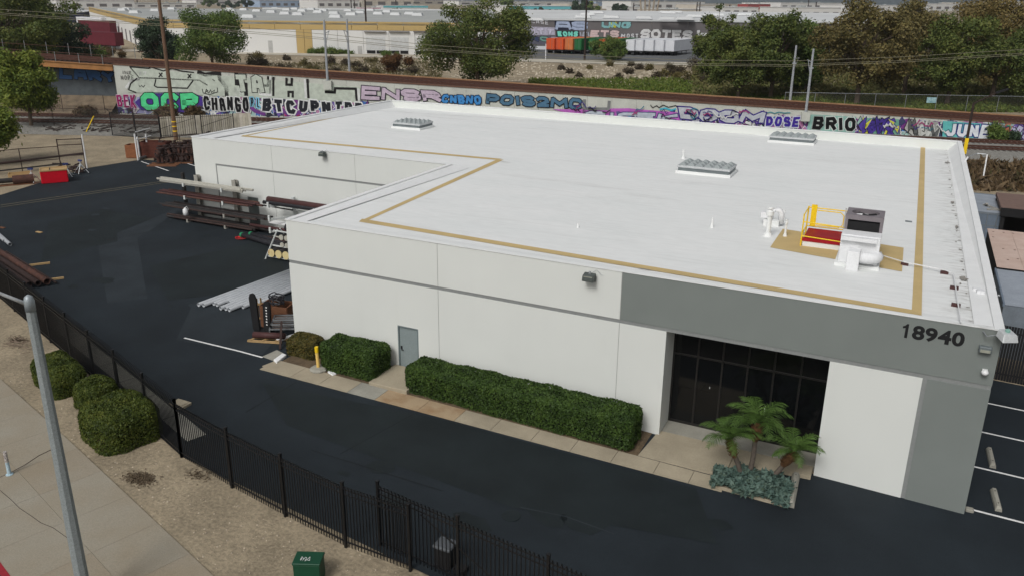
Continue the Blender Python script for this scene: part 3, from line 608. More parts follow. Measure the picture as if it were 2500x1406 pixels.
# ---------------------------------------------------------------- front walk, soil beds, entrance
ya, yb_ = -2.98, -1.95
wk = thing('front_walk', (8, -2.5, .2), 'narrow stained concrete walk along the front hedges', 'walkway')
xs = [.62, 2.2, 3.6, 5.0, 6.3, 8.2, 9.8, 11.3, 12.9, 14.4, 15.9, 17.4, 18.6, 19.7]
def ywalk(x): return -2.98+.45*(x-.7)/18.8
for i in range(len(xs)-1):
    a, b = xs[i]+.008, xs[i+1]-.008; sl = MB(); mt = m_conc_rust if i in (4, 5) else (m_conc if i % 3 else m_conc2 if i == 3 else m_conc)
    sl.prism([(a, ywalk(a)), (b, ywalk(b)), (b, yb_+.2*(b/19)), (a, yb_+.2*(a/19))], lambda x, y: gz(x)-.1, lambda x, y: gz(x)+.055); sl.build('slab', mt, wk)
sheet('planting_bed', [(.9, -2.1), (16.6, -1.8), (16.6, -.02), (.9, -.02)], .05, m_soil)
tag(MB().prism([(5.35, -1.93), (7.15, -1.91), (7.15, -.02), (5.35, -.02)], -.2, gz(6)+.19).build('door_step', m_conc, bevel=.02), 'concrete step in front of the grey service door', 'step')
# entrance landing
ld = thing('entrance_landing', (19, -.5, -.3), 'beige concrete landing in front of the dark glass entrance', 'landing')
def edge(x): return -1.62+.0*x
pl = [(16.55, -1.72), (20.9, -1.62), (20.9, .0), (OP0, .0)]
hl = lambda x, y: gz(18)+.085
MB().prism([(16.6, -1.72), (19.6, -1.66), (19.6, .3), (OP0+.01, .3), (16.75, -.02)], -1, hl).build('slab', m_conc, ld)
MB().prism([(19.62, -1.66), (20.7, -1.3), (21.3, -.45), (22.2, -.35), (22.2, .3), (19.62, .3)], -1, lambda x, y: hl(x, y)-.002).build('slab', m_conc, ld)
MB().prism([(OP0+.005, .31), (OP1-.005, .31), (OP1-.005, GY-.06), (OP0+.005, GY-.06)], -1, lambda x, y: hl(x, y)+.01).build('threshold_slab', m_conc2, ld)
# planter
pb = thing('planter_bed', (20.6, -1.9, -.3), 'kerbed planting bed with blue succulents at the entrance', 'planter')
k0 = [tuple(G(1738, 1192)[:2]), tuple(G(1912, 1238)[:2])]
px0, px1 = k0[0][0], k0[1][0]; py0 = (k0[0][1]+k0[1][1])/2
MB().prism([(px0, py0), (px1, py0), (px1, py0+.12), (px0, py0+.12)], -1, lambda x, y: gz(x)+.14).build('kerb', m_conc, pb, bevel=.015)
MB().prism([(px0, py0+.122), (px0+.12, py0+.122), (px0+.12, -1.6), (px0, -1.6)], -1, lambda x, y: gz(x)+.13).build('kerb', m_conc, pb, bevel=.015)
MB().prism([(px0+.125, py0+.125), (px1, py0+.125), (px1, -1.0), (px0+.125, -1.35)], -1, lambda x, y: gz(x)+.12).build('soil', m_soil, pb)
m_succ = LEAF('succulent_blue', [(.045, .080, .068), (.075, .125, .105), (.115, .175, .145), (.07, .095, .05)], .1, 3)
SP, SN = [], []
for i in range(620):
    x, y = rnd.uniform(px0-.05, px1+.1), rnd.uniform(py0-.05, -1.05)
    if y > -1.4 and x < px0+.6: continue
    h = .06+.17*rnd.random()+.07*math.sin(x*5)*math.sin(y*6)
    for k in range(11):
        a = rnd.uniform(0, 6.28); q = rnd.uniform(.02, .14); SP.append((x+math.cos(a)*q, y+math.sin(a)*q, gz(x)+.1+h+rnd.uniform(-.04, .08))); SN.append((math.cos(a)*.5, math.sin(a)*.5, 1))
so = leaves('blue_succulent_ground_cover', SP, SN, .085, m_succ, org=(20.7, -2, -.2), aspect=2.6, jitter=.7); tag(so, 'blue green succulent ground cover filling the entrance planter', 'succulents', kind='stuff')
# palms
m_palm = LEAF('palm_green', [(.028, .055, .013), (.055, .105, .020), (.09, .165, .034), (.09, .13, .036)], .2, 1.2)
m_trunk = M('palm_trunk', rgb(92, 84, 76), .95, .25, 9, .6, 30); m_boot = M('palm_boot', rgb(92, 66, 42), .95, .35, 12, .8, 30)
def palm(base, head, nfr, ln, label, boot=.22, seed=1):
    r = random.Random(seed); b = V3(base); h = V3(head); t = thing('pygmy_palm', base, label, 'palm tree', 'palms in the entrance planter')
    d = h-b; pts = [b+d*k/7+Vector((math.sin(k*.6)*.03, 0, 0)) for k in range(8)]; pts[0] = b-Vector((0, 0, .1))
    MB().tube(pts, [.085-.002*k+.006*(k % 2) for k in range(8)], 10).build('trunk', m_trunk, t, smooth=True)
    bm_ = MB(); dn = d.normalized()
    bm_.tube([h-dn*.62, h-dn*.45, h-dn*.2, h+dn*.05], [.09, boot*.85, boot, .08], 12); bo = bm_.build('boot_sheath', m_boot, t)
    sb = MB()
    for k in range(90):
        a = r.uniform(0, 6.28); u = r.uniform(.02, .55); x = dn.orthogonal().normalized(); y = dn.cross(x); o = x*math.cos(a)+y*math.sin(a); p0 = h-dn*u+o*boot*.7
        sb.bar(p0, p0+o*.09+dn*.08, .03, .012)
    sb.build('leaf_stub', m_boot, bo)
    for k in range(nfr):
        az = k*2.399+r.uniform(-.2, .2); el0 = 1.35-.85*(k/nfr)+r.uniform(-.1, .1); Lf = ln*r.uniform(.85, 1.1)*(.8+.25*math.sin(math.pi*k/nfr))
        m = MB(); p = h.copy(); n_ = 13; el = el0; o = Vector((math.cos(az), math.sin(az), 0)); sd_ = Vector((-o.y, o.x, 0)); rp2 = [p.copy()]
        for i in range(n_):
            dirv = o*math.cos(el)+Vector((0, 0, math.sin(el))); p = p+dirv*Lf/n_; rp2.append(p.copy()); el -= (.07+.15*i/n_)
            if i < 1: continue
            for j in range(2):
                pp = p-dirv*Lf/n_*j*.5; u = (i-.5*j)/n_; ll = Lf*.30*math.sin(min(1, u*1.05+.12)*math.pi*.95)**.6 if u < .98 else .08
                for s in (-1, 1):
                    tip = pp+(sd_*s*.78+dirv*.62+Vector((0, 0, -.28+r.uniform(-.14, .14))))*ll; wv = dirv*.0125
                    mid = pp.lerp(tip, .5)+Vector((0, 0, .035*ll/.3)); m.add([pp-wv, mid-wv*1.3, tip, mid+wv*1.3, pp+wv], [(0, 1, 3, 4), (1, 2, 3)])
        m.tube(rp2, [.014]*5+[.009]*5+[.004]*4, 4, False); m.build('frond', m_palm, t)
pz = lambda p: (p[0], p[1], gz(p[0])+.1)
b1 = pz(G(1810, 1172)); b2 = pz(G(1828, 1165)); b3 = pz(G(1875, 1178))
def hd(px, py, b, dy): p = YP(px, py, b[1]+dy); return p
palm(b1, hd(1781, 1074, b1, .0), 13, 1.25, 'left palm of the three leaning left over the landing', .13, 3)
palm(b2, hd(1850, 1034, b2, .25), 15, 1.45, 'tallest and middle palm of the entrance planter', .19, 5)
palm(b3, hd(1940, 1104, b3, .2), 13, 1.15, 'right palm leaning low toward the concrete wheel stop', .17, 9)
# wheel stops
def wstop(a, b, label, grp='concrete wheel stops', hgt=.17, wd=.2):
    a = np.array(a[:2]); b = np.array(b[:2]); d = (b-a)/np.linalg.norm(b-a); n = np.array([-d[1], d[0]]); m = MB(); ln = np.linalg.norm(b-a)
    c = (a+b)/2; z = gz(c[0])+.03; prof = [(-wd/2, 0), (wd/2, 0), (wd/2*.95, hgt*.55), (wd/2*.5, hgt), (-wd/2*.5, hgt), (-wd/2*.95, hgt*.55)]; vs_ = []
    for u, k in ((0, .6), (.07, 1), (ln-.07, 1), (ln, .6)):
        for (q, zz) in prof: p = a+d*u+n*q; vs_.append((p[0], p[1], z+zz*(k if zz > 0 else 1)))
    fs = [(i*6+j, (i+1)*6+j, (i+1)*6+(j+1) % 6, i*6+(j+1) % 6) for i in range(3) for j in range(6)]+[tuple(range(6)), tuple(range(23, 17, -1))]
    m.add(vs_, fs); t = thing('wheel_stop', (c[0], c[1], z), label, 'wheel stop', grp); w_ = m.build('block', m_conc2, t)
    for u in (.25, ln-.25):
        p = a+d*u; h_ = MB(); h_.lathe((p[0], p[1], z+hgt-.002), [(.022, 0), (.022, .008), (.005, .009)], 8); h_.build('pin', m_rustd, t)
wstop(G(1928, 1240), G(1943, 1163), 'concrete wheel stop standing beside the palm planter', hgt=.2, wd=.26)
wstop(G(2437, 1250), G(2424, 1200), 'nearest concrete wheel stop in the right hand parking bay')
wstop(G(2423, 1144), G(2413, 1100), 'second concrete wheel stop in the right hand parking bay')
wstop((27.55, 8.3), (27.4, 7.0), 'third concrete wheel stop partly hidden by the grey corner')
p = G(2366, 1248); tag(MB().box(p[0]-.12, p[0]+.12, p[1]-.1, p[1]+.1, gz(p[0]), gz(p[0])+.13).build('corner_guard_block', m_conc2, bevel=.03), 'small broken concrete block at the foot of the grey corner', 'concrete block')
# hedges
m_hedge = LEAF('hedge_green', [(.014, .030, .007), (.030, .060, .011), (.052, .096, .017), (.080, .128, .022)], .15, 1.6)
m_hedgey = LEAF('hedge_yellowgreen', [(.018, .030, .006), (.046, .068, .011), (.085, .108, .016), (.12, .128, .020)], .15, 1.8)
m_hedgeb = LEAF('hedge_brown', [(.022, .026, .007), (.060, .058, .014), (.115, .095, .022), (.10, .055, .014)], .15, 3)
m_core = M('hedge_core', (.010, .016, .006), .95, .4, 4, fine=.1)
def hedge(c, s, rz, mat, label, n, lf=.065, pw=4.0, grp='clipped hedges', name='clipped_hedge'):
    # rounded box of leaves over a dark twiggy core; c is the middle of its foot
    t = thing(name, c, label, 'hedge', grp); cr, sr = math.cos(rz), math.sin(rz); cc = np.array(c)
    U = NR.normal(0, 1, (n, 3)); U /= np.linalg.norm(U, axis=1)[:, None]
    def shape(U, k):
        q = (np.abs(U)**pw).sum(1)**(-1/pw); Q = U*q[:, None]; Q = Q*np.array([s[0]/2, s[1]/2, s[2]/2])*k
        return Q
    # even out over long boxes: sample faces of the box, then pull to the superellipsoid
    ar = np.array([s[1]*s[2], s[1]*s[2], s[0]*s[2], s[0]*s[2], s[0]*s[1]*1.15]); fc = NR.choice(5, n, p=ar/ar.sum()); Q = NR.uniform(-1, 1, (n, 3))
    Q[fc == 0, 0] = -1; Q[fc == 1, 0] = 1; Q[fc == 2, 1] = -1; Q[fc == 3, 1] = 1; Q[fc == 4, 2] = 1
    sz = np.array(s)/2; rr = min(s)*(.26 if pw > 2 else .44)
    Pq = Q*sz; inn = np.clip(Pq, -(sz-np.array([rr, rr, 0])), sz-rr); dv = Pq-inn; dl = np.linalg.norm(dv, axis=1)+1e-9
    Nn = dv/dl[:, None]; bump = .022*(np.sin(Pq[:, 0]*5.1+Pq[:, 2]*3)+np.sin(Pq[:, 1]*6.3+1.7+Pq[:, 0]*2.2))
    Pq = inn+Nn*(np.minimum(dl, rr)+bump-NR.exponential(.03, n)+NR.normal(0, .012, n))[:, None]
    X = Pq[:, 0]*cr-Pq[:, 1]*sr+cc[0]; Y = Pq[:, 0]*sr+Pq[:, 1]*cr+cc[1]; Zz = Pq[:, 2]+cc[2]+s[2]/2
    NX = Nn[:, 0]*cr-Nn[:, 1]*sr; NY = Nn[:, 0]*sr+Nn[:, 1]*cr
    leaves('foliage', np.stack([X, Y, Zz], 1), np.stack([NX, NY, Nn[:, 2]], 1), lf, mat, t)
    k = .10 if pw > 2 else min(s)*.3; m = MB(); hx_, hy_ = s[0]/2-k-.03, s[1]/2-k-.03
    m.add([(-hx_, -hy_, -.05), (hx_, -hy_, -.05), (hx_, hy_, -.05), (-hx_, hy_, -.05), (-hx_, -hy_, s[2]*.6), (hx_, -hy_, s[2]*.6), (hx_, hy_, s[2]*.6), (-hx_, hy_, s[2]*.6),
           (-hx_+.2, -hy_+.2, s[2]-k-.02), (hx_-.2, -hy_+.2, s[2]-k-.02), (hx_-.2, hy_-.2, s[2]-k-.02), (-hx_+.2, hy_-.2, s[2]-k-.02)],
          [(0, 1, 5, 4), (1, 2, 6, 5), (2, 3, 7, 6), (3, 0, 4, 7), (4, 5, 9, 8), (5, 6, 10, 9), (6, 7, 11, 10), (7, 4, 8, 11), (8, 9, 10, 11)])
    m.v = [(v[0]*cr-v[1]*sr+c[0], v[0]*sr+v[1]*cr+c[1], v[2]+c[2]) for v in m.v]; m.build('branches', m_core, t)
    return t
a = G(985, 955); b = G(1565, 1095)
hedge((11.62, -1.05, gz(11.5)+.04), (9.5, 1.42, 1.22), -.012, m_hedge, 'long clipped green hedge between the service door and the entrance', 44000, .052)
hedge((4.05, -1.0, gz(4)+.04), (2.75, 1.5, 1.22), 0, m_hedge, 'boxy dark green hedge between the yellow bollard and the grey door', 18000, .052)
hedge((1.3, -.8, gz(1.5)+.04), (1.6, 1.1, .88), 0, m_hedgeb, 'small brownish round bush at the left corner of the white wall', 8000, .05, 2)
# street side hedges
for (px_, py_, s, rz, mat, lb, n) in [(150, 925, (2.7, 1.45, 1.1), -.36, m_hedgey, 'leftmost trimmed bush outside the fence beside the lamp post', 19000), (248, 985, (1.5, 1.35, 1.1), -.2, m_hedgey, 'middle trimmed bush touching the big round bush outside the fence', 13000), (297, 1088, (2.45, 2.2, 1.4), -.25, m_hedgey, 'largest rounded bush outside the fence corner', 24000)]:
    c = G(px_, py_)
    if px_ == 150: c = G(150, 940)
    if px_ == 248: c = G(240, 988)
    if px_ == 297: c = G(300, 1062)
    hedge((c[0], c[1], gz(c[0])-.02), s, rz, mat, lb, n, .05, 2, grp='street side bushes', name='trimmed_bush')
# yellow bollard
bp = G(778, 905); t = thing('yellow_bollard', (bp[0], bp[1], gz(bp[0])), 'thin yellow bollard in a pale concrete foot beside the brown bush', 'bollard')
mm = MB(); mm.lathe((bp[0], bp[1], gz(bp[0])+.02), [(.36, 0), (.38, .08), (.30, .15), (.1, .17)], 9); mm.build('concrete_foot', m_conc2, t); mm = MB(); mm.tube([(bp[0], bp[1], gz(bp[0])+.1), (bp[0]-.03, bp[1], gz(bp[0])+1.05)], .07, 12); mm.tube([(bp[0]-.03, bp[1], gz(bp[0])+1.05), (bp[0]-.031, bp[1], gz(bp[0])+1.08)], .075, 12)
mm.build('post', M('bollard_cream', rgb(226, 190, 110), .6, .08, 6), t); MB().tube([(bp[0]-.026, bp[1], gz(bp[0])+.85), (bp[0]-.032, bp[1], gz(bp[0])+1.09)], .078, 12).build('reflective_top', m_yel, t)
# pale stone edging and broken slabs at the corner
for i, (pp, hh, lb) in enumerate([([(690, 868), (700, 872), (676, 890), (668, 884)], .14, 'white painted kerb stone at the corner of the walk'), ([(804, 905), (822, 916), (812, 920), (800, 912)], .1, 'small white edging stone under the boxy hedge')]):
    P = [G(*q)[:2] for q in pp]; tag(MB().prism([tuple(q) for q in P], lambda x, y: gz(x)-.02, lambda x, y: gz(x)+hh).build('edging_stone', m_coping, bevel=.02), lb, 'stone')
P = [G(*q)[:2] for q in [(641, 872), (676, 856), (700, 868), (668, 882)]]; tag(MB().prism([tuple(q) for q in P], lambda x, y: gz(x)-.02, lambda x, y: gz(x)+.05).build('corner_slab', m_conc2), 'grey concrete pad at the building corner by the white kerb stone', 'concrete slab')
P = [G(*q)[:2] for q in [(640, 895), (668, 884), (676, 890), (650, 900)]]; tag(MB().prism([tuple(q) for q in P], lambda x, y: gz(x)-.02, lambda x, y: gz(x)+.045).build('cracked_slab', m_conc), 'cracked concrete end of the front walk', 'concrete slab')

# ---------------------------------------------------------------- steel fence
FH = 2.13
def picket_mesh(h, curl=True):
    m = MB(); pts = [(0, 0, .04), (0, 0, h-.16)]
    m.bar(pts[0], pts[1], .022, .022)
    if curl: m.bar((0, 0, h-.16), (0, -.03, h-.06), .022, .022); m.bar((0, -.03, h-.06), (0, -.11, h-.01), .02, .02)
    return m.mesh('picket', m_black)
PK = picket_mesh(FH); PKS = picket_mesh(FH-.12, False)
def fence(name, pts, label, hs_=FH, curl=True, posts=None, sp=.108, cat='fence', rails=(.22, .32, None)):
    a0 = np.array(pts[0]); t = thing(name, (a0[0], a0[1], gz(a0[0])), label, cat); npk = 0
    for i in range(len(pts)):
        p = np.array(pts[i]); z = gz(p[0]); m = MB(); m.box(p[0]-.038, p[0]+.038, p[1]-.038, p[1]+.038, z-.1, z+hs_+.03); m.box(p[0]-.05, p[0]+.05, p[1]-.05, p[1]+.05, z+hs_+.03, z+hs_+.06); m.build('post', m_black, t)
        if i == len(pts)-1: break
        q = np.array(pts[i+1]); d = q-p; ln = np.linalg.norm(d); d /= ln; rz = math.atan2(d[1], d[0])
        for zz in (.2, hs_-.34, hs_-.18):
            MB().bar((p[0], p[1], gz(p[0])+zz), (q[0], q[1], gz(q[0])+zz), .035, .035).build('rail', m_black, t)
        k = int(ln/sp)
        for j in range(1, k):
            c = p+d*ln*j/k; inst(PK if curl else PKS, 'picket', t, (c[0], c[1], gz(c[0])), rz); npk += 1
    return t
posts2 = [FC]+[tuple(G(*q)[:2]) for q in ((567, 1190), (697, 1260), (845, 1335))]
posts2.append((12.83, fl(12.83)-.12)); 
fence('steel_fence', posts2, 'black steel picket fence in front, running right from the corner')
tl_ = [f1(.1345*k) for k in range(0, 11)]
fence('steel_fence', tl_, 'black steel picket fence running left past the trimmed bushes')
fence('steel_fence', [f1(.1345*k) for k in range(10, 18)], 'far left end of the black fence by the rusty pipes')
gs = [(11.5+i*2.75, fl(11.5+i*2.75)+.22) for i in range(5)]
g1 = fence('rolling_gate', gs, 'black rolling gate section behind the fence end at the bottom', cat='gate', sp=.13)
MB().bar((13.0, fl(13)+.22, gz(13)+1.7), (16.5, fl(16.5)+.22, gz(16)+.2), .03, .03).build('diagonal_brace', m_black, g1)
m_dkgo = M('gate_box_grey', rgb(84, 88, 92), .6, .1, 4)
go = thing('gate_motor_box', (13.55, -9.75, gz(13.5)), 'dark gate motor box with a pale lid behind the gate post', 'gate motor')
MB().box(13.3, 13.8, -10.0, -9.55, gz(13.5), gz(13.5)+.62).build('body', m_blk2, go, bevel=.03); MB().box(13.27, 13.83, -10.03, -9.52, gz(13.5)+.62, gz(13.5)+.72).build('lid', m_dkgo, go, bevel=.03)
MB().box(13.9, 14.25, -10.0, -9.7, gz(14), gz(14)+.16).build('track_roller', m_blk2, go)
# ---------------------------------------------------------------- verge and street side
sw = thing('street_sidewalk', tuple(G(200, 1300)), 'wide pale concrete street sidewalk at the bottom left', 'sidewalk')
e0 = np.array(G(0, 925)[:2]); e1 = np.array(G(520, 1406)[:2]); ed_ = (e1-e0)/np.linalg.norm(e1-e0); k0_ = np.array(G(0, 1372)[:2]); k1_ = np.array(G(38, 1406)[:2])
en = np.array([ed_[1], -ed_[0]]); wdt = float((k0_-e0)@en); print('sidewalk width', wdt)
swm = [M('sidewalk_%d' % i, rgb(*c, 1.0), .92, .16, .45, .2, 25, fine=.07, col2=rgb(*c2, 1.0), thr=(.35, .7)) for i, (c, c2) in enumerate([((152, 146, 132), (146, 136, 118)), ((150, 142, 127), (144, 132, 112)), ((142, 138, 128), (150, 145, 134))])]
for i in range(-4, 10):
    for j in range(2):
        u0, u1 = i*1.95+.004, (i+1)*1.95-.004; w0, w1 = j*wdt/2+.004*j, (j+1)*wdt/2-.004*(1-j)
        pp = [e0+ed_*u0+en*w0, e0+ed_*u1+en*w0, e0+ed_*u1+en*w1, e0+ed_*u0+en*w1]
        MB().prism([tuple(q) for q in pp], lambda x, y: gz(x)-.1, lambda x, y: gz(x)+.04).build('slab', swm[0 if (i+j) % 4 else 1], sw)
kb = thing('street_kerb', (k0_[0], k0_[1], 0), 'red painted kerb in the bottom left corner', 'kerb')
for i in range(-3, 7):
    a = e0+ed_*(i*3+.01); b = e0+ed_*((i+1)*3-.01); pp = [a+en*(wdt+.005), b+en*(wdt+.005), b+en*(wdt+.17), a+en*(wdt+.17)]
    MB().prism([tuple(q) for q in pp], lambda x, y: gz(x)-.15, lambda x, y: gz(x)+.045).build('kerb_stone', M('kerb_red', rgb(150, 40, 50), .8, .15, 3), kb)
a, b = e0+ed_*-40+en*(wdt+.17), e0+ed_*60+en*(wdt+.17)
sheet('street', [a, b, b+en*14, a+en*14], -.0, m_asph2, hfun=lambda x, y: gz(x)-.06+.065)
# crack and dark joint: thin tarry fillings
def crack(pp, wd, nm, lb):
    m = MB(); P = [G(*q) for q in pp]
    for i in range(len(P)-1):
        p, q = P[i], P[i+1]; m.bar((p[0], p[1], gz(p[0])+.038), (q[0], q[1], gz(q[0])+.038), wd, .012)
    m.build(nm, m_rustd, sw)
crack([(0, 1167), (25, 1156), (62, 1136), (95, 1114), (130, 1097)], .022, 'joint_filler', '')
crack([(0, 1198), (28, 1222), (48, 1242), (78, 1262), (100, 1278), (130, 1290), (165, 1315)], .014, 'crack', '')
# street lamp, base below the frame
lb_ = G(213, 1478); LPx, LPy = lb_[0], lb_[1]; zt_ = HT(70, 722, (LPx, LPy)); print('lamp', lb_, zt_)
lp = thing('street_lamp', (LPx, LPy, gz(LPx)), 'grey octagonal concrete street lamp post in the left foreground', 'street lamp')
tp2 = Hp = None
d = ray(70, 722); hh = math.hypot(LPx-CAM[0], LPy-CAM[1]); topp = CAM+d*(hh/math.hypot(d[0], d[1])); print('lamp top', topp)
MB().tube([(LPx, LPy, gz(LPx)-.3), (LPx, LPy, zt_-.35)], [.175, .105], 8).build('post', m_post, lp)
MB().tube([(LPx, LPy, zt_-.35), (LPx, LPy, zt_-.12), (LPx, LPy, zt_-.02), (LPx, LPy, zt_+.03)], [.112, .112, .085, .02], 16).build('cap', M('cap_galv', rgb(150, 158, 162), .45, .12, 6, metal=.3), lp, smooth=True)
ar = MB(); pa = np.array([LPx, LPy, zt_-.22]); q = CAM+ray(-10, 712)*(hh/math.hypot(*ray(-10, 712)[:2])); dv = (q-pa); ar.tube([pa, pa+dv*.5, pa+dv, pa+dv*2.5+np.array([0, 0, .25])], [.045, .04, .036, .03], 8); ar.build('arm', m_alu, lp, smooth=True)
en_ = pa+dv*2.5+np.array([0, 0, .25]); MB().tube([en_-dv*.05, en_+dv*.25, en_+dv*.55], [.06, .13, .04], 10).build('lamp_head', m_alu, lp, smooth=True)
# white and blue marker post
c = G(24, 1160); mk = thing('marker_post', (c[0], c[1], gz(c[0])+.04), 'short white marker post with blue base and speckled band on the sidewalk', 'marker post')
zz = gz(c[0])+.04; hm = HT(18, 1100, c)-zz
MB().lathe((c[0], c[1], zz), [(.11, 0), (.11, .02), (.06, .03), (.055, hm*.55)], 12).build('lower_tube', M('marker_blue', rgb(168, 190, 200), .6, .2, 12), mk)
MB().lathe((c[0], c[1], zz+hm*.55), [(.056, 0), (.056, hm*.4), (.05, hm*.45)], 12).build('upper_tube', M('marker_white', rgb(190, 184, 176), .6, .1, 30, col2=rgb(80, 70, 84), thr=(.5, .56), fine=0), mk)
# green utility box
c = G(757, 1412); z = gz(c[0]); ub = thing('utility_box', (c[0], c[1], z), 'dark green metal utility box with white scrawl at the bottom edge', 'utility box')
rz = .42; 
def rbox(m, cx_, cy_, rz_, x0, x1, y0, y1, z0, z1):
    s = MB(); s.box(x0, x1, y0, y1, z0, z1); cr, sr = math.cos(rz_), math.sin(rz_); k = len(m.v)
    m.v += [(v[0]*cr-v[1]*sr+cx_, v[0]*sr+v[1]*cr+cy_, v[2]) for v in s.v]; m.f += [tuple(i+k for i in f) for f in s.f]; m.mi += [m.m]*len(s.f); return m
rbox(MB(), c[0], c[1], rz, -.36, .36, -.25, .25, z-.05, z+.62).build('cabinet', m_green, ub, bevel=.015); rbox(MB(), c[0], c[1], rz, -.38, .38, -.27, .27, z+.62, z+.69).build('lid', m_green, ub, bevel=.015)
sc_ = MB(); pr = None
for k in range(14):
    u, v = -.22+.02*k+rnd.uniform(-.05, .05), -.05+.1*math.sin(k*1.9); p = (c[0]+u*math.cos(rz)-v*math.sin(rz), c[1]+u*math.sin(rz)+v*math.cos(rz), z+.692)
    if pr: sc_.bar(pr, p, .012, .003)
    pr = p
sc_.build('scrawl', m_paint, ub)
# dead twigs and stones on the verge
tw = MB(); c = G(40, 842)
for k in range(60):
    a = rnd.uniform(0, 6.28); p = (c[0]+rnd.gauss(0, .5), c[1]+rnd.gauss(0, .25), gz(c[0])+rnd.uniform(.02, .15)); l_ = rnd.uniform(.3, .8); tw.tube([p, (p[0]+math.cos(a)*l_, p[1]+math.sin(a)*l_*.5, p[2]+rnd.uniform(-.05, .12))], .008, 4, False)
tag(tw.build('dead_twigs', M('twig', rgb(120, 105, 92), .9, .2, 8)), 'pile of dead grey twigs on the dirt beside the lamp post', 'twigs', kind='stuff')
st = MB()
for k in range(1500):
    px_, py_ = rnd.uniform(0, 1050), rnd.uniform(860, 1400); p = G(px_, py_)
    s_off = (np.array(p[:2])-e0)@en
    if s_off > -.05: continue
    if p[1] > (fl(p[0])-.15 if p[0] > 2.9 else FC[1]+(FC[0]-p[0])*.338-.2): continue
    s = rnd.choice([.008, .012, .018, .03]); z = gz(p[0]); st.add([(p[0]-s, p[1]-s*.8, z), (p[0]+s, p[1]-s, z), (p[0]+s*.8, p[1]+s, z), (p[0]-s, p[1]+s*.9, z), (p[0]+s*.1, p[1], z+s*1.1)], [(0, 1, 4), (1, 2, 4), (2, 3, 4), (3, 0, 4)])
tag(st.build('gravel', M('pebble', rgb(170, 158, 140), .9, .4, 9), org=(0, 0, 0)), 'loose pebbles scattered over the dirt verge', 'gravel', kind='stuff')

# small patches of dead brown weeds on the verge
for k, (px_, py_, n, lb) in enumerate([(340, 1168, 900, 'brown dead weed patch in the middle of the dirt verge'), (480, 1160, 160, 'tiny brown weed patch beside the front fence'), (45, 830, 260, 'dry weed patch beside the twigs')]):
    c = G(px_, py_); PW = [(c[0]+rnd.gauss(0, .28), c[1]+rnd.gauss(0, .16), gz(c[0])+rnd.uniform(.0, .05)) for _ in range(n)]
    tag(leaves('dead_weed_patch', PW, [(0, 0, 1)]*n, .035, LEAF('dead_weed', [(.06, .042, .026), (.11, .08, .05), (.15, .115, .075)], .1, 4), org=(c[0], c[1], gz(c[0])), aspect=2.5, jitter=.5), lb, 'weeds', kind='stuff')
# ---------------------------------------------------------------- left yard: pipe racks
m_rack = M('rack_grey', rgb(150, 148, 140), .7, .12, 4); m_dkpipe = M('dark_pipe', rgb(46, 44, 44), .6, .2, 3); m_chan = M('channel_pale', rgb(176, 174, 164), .6, .1, 4)
m_gcap = M('green_cap', rgb(40, 120, 84), .5, .1, 4); m_blkpipe = M('black_pipe', rgb(40, 40, 44), .5, .2, 3); m_wrack = M('rack_white', rgb(196, 200, 198), .6, .08, 3)
zy = .27+.03
rk = thing('pipe_rack', (-17.9, 13.0, zy), 'grey cantilever pipe rack against the rear wing wall', 'pipe rack')
LV = (.38, 1.16, 2.02, 2.9)
for x in (-19.75, -16.35):
    m = MB(); m.box(x-.16, x+.16, 13.52, 13.545, zy, 3.35); m.box(x-.16, x+.16, 13.745, 13.77, zy, 3.35); m.box(x-.02, x+.02, 13.545, 13.745, zy, 3.35); m.build('upright', m_rack, rk)
    for lv in LV:
        m = MB(); m.add([(x-.06, 13.52, lv-.2), (x+.06, 13.52, lv-.2), (x+.06, 12.4, lv-.1), (x-.06, 12.4, lv-.1), (x-.06, 13.52, lv), (x+.06, 13.52, lv), (x+.06, 12.4, lv), (x-.06, 12.4, lv)], [(0, 1, 2, 3), (4, 5, 6, 7), (0, 4, 7, 3), (1, 5, 6, 2), (3, 2, 6, 7), (0, 1, 5, 4)])
        m.box(x-.07, x+.07, 12.36, 12.398, lv-.12, lv+.14); m.build('arm', m_wrack if lv > 2 else m_rack, rk)
    MB().box(x-.09, x+.09, 12.38, 13.75, zy, zy+.07).build('foot', m_rack, rk)
MB().bar((-19.75, 13.64, 2.62), (-16.35, 13.64, 2.62), .06, .14).build('brace', m_dkpipe, rk); MB().bar((-19.75, 13.64, .75), (-16.35, 13.64, .75), .06, .14).build('brace', m_dkpipe, rk)
dp = thing('steel_post', (-21.8, 14.3, zy), 'thin dark steel post standing beside the pipe rack and the building corner', 'post')
MB().box(-21.9, -21.72, 14.22, 14.4, zy-.05, 3.2).build('shaft', m_dkpipe, dp); MB().box(-22.0, -21.62, 14.12, 14.5, zy, zy+.04).build('foot_plate', m_dkpipe, dp)
m = MB(); 
for k in range(6): m.tube([(-20.9, 14.9, .5+.45*k), (-20.4, 15.8, .5+.45*k)], .02, 5)
m.tube([(-20.9, 14.9, zy), (-20.9, 14.9, 3.0)], .025, 5); m.tube([(-20.4, 15.8, zy), (-20.4, 15.8, 3.0)], .025, 5)
t = thing('wire_shelf', (-20.6, 15.3, zy), 'dark wire shelf frame just behind the rear wing corner', 'shelf'); m.build('frame', m_dkpipe, t)
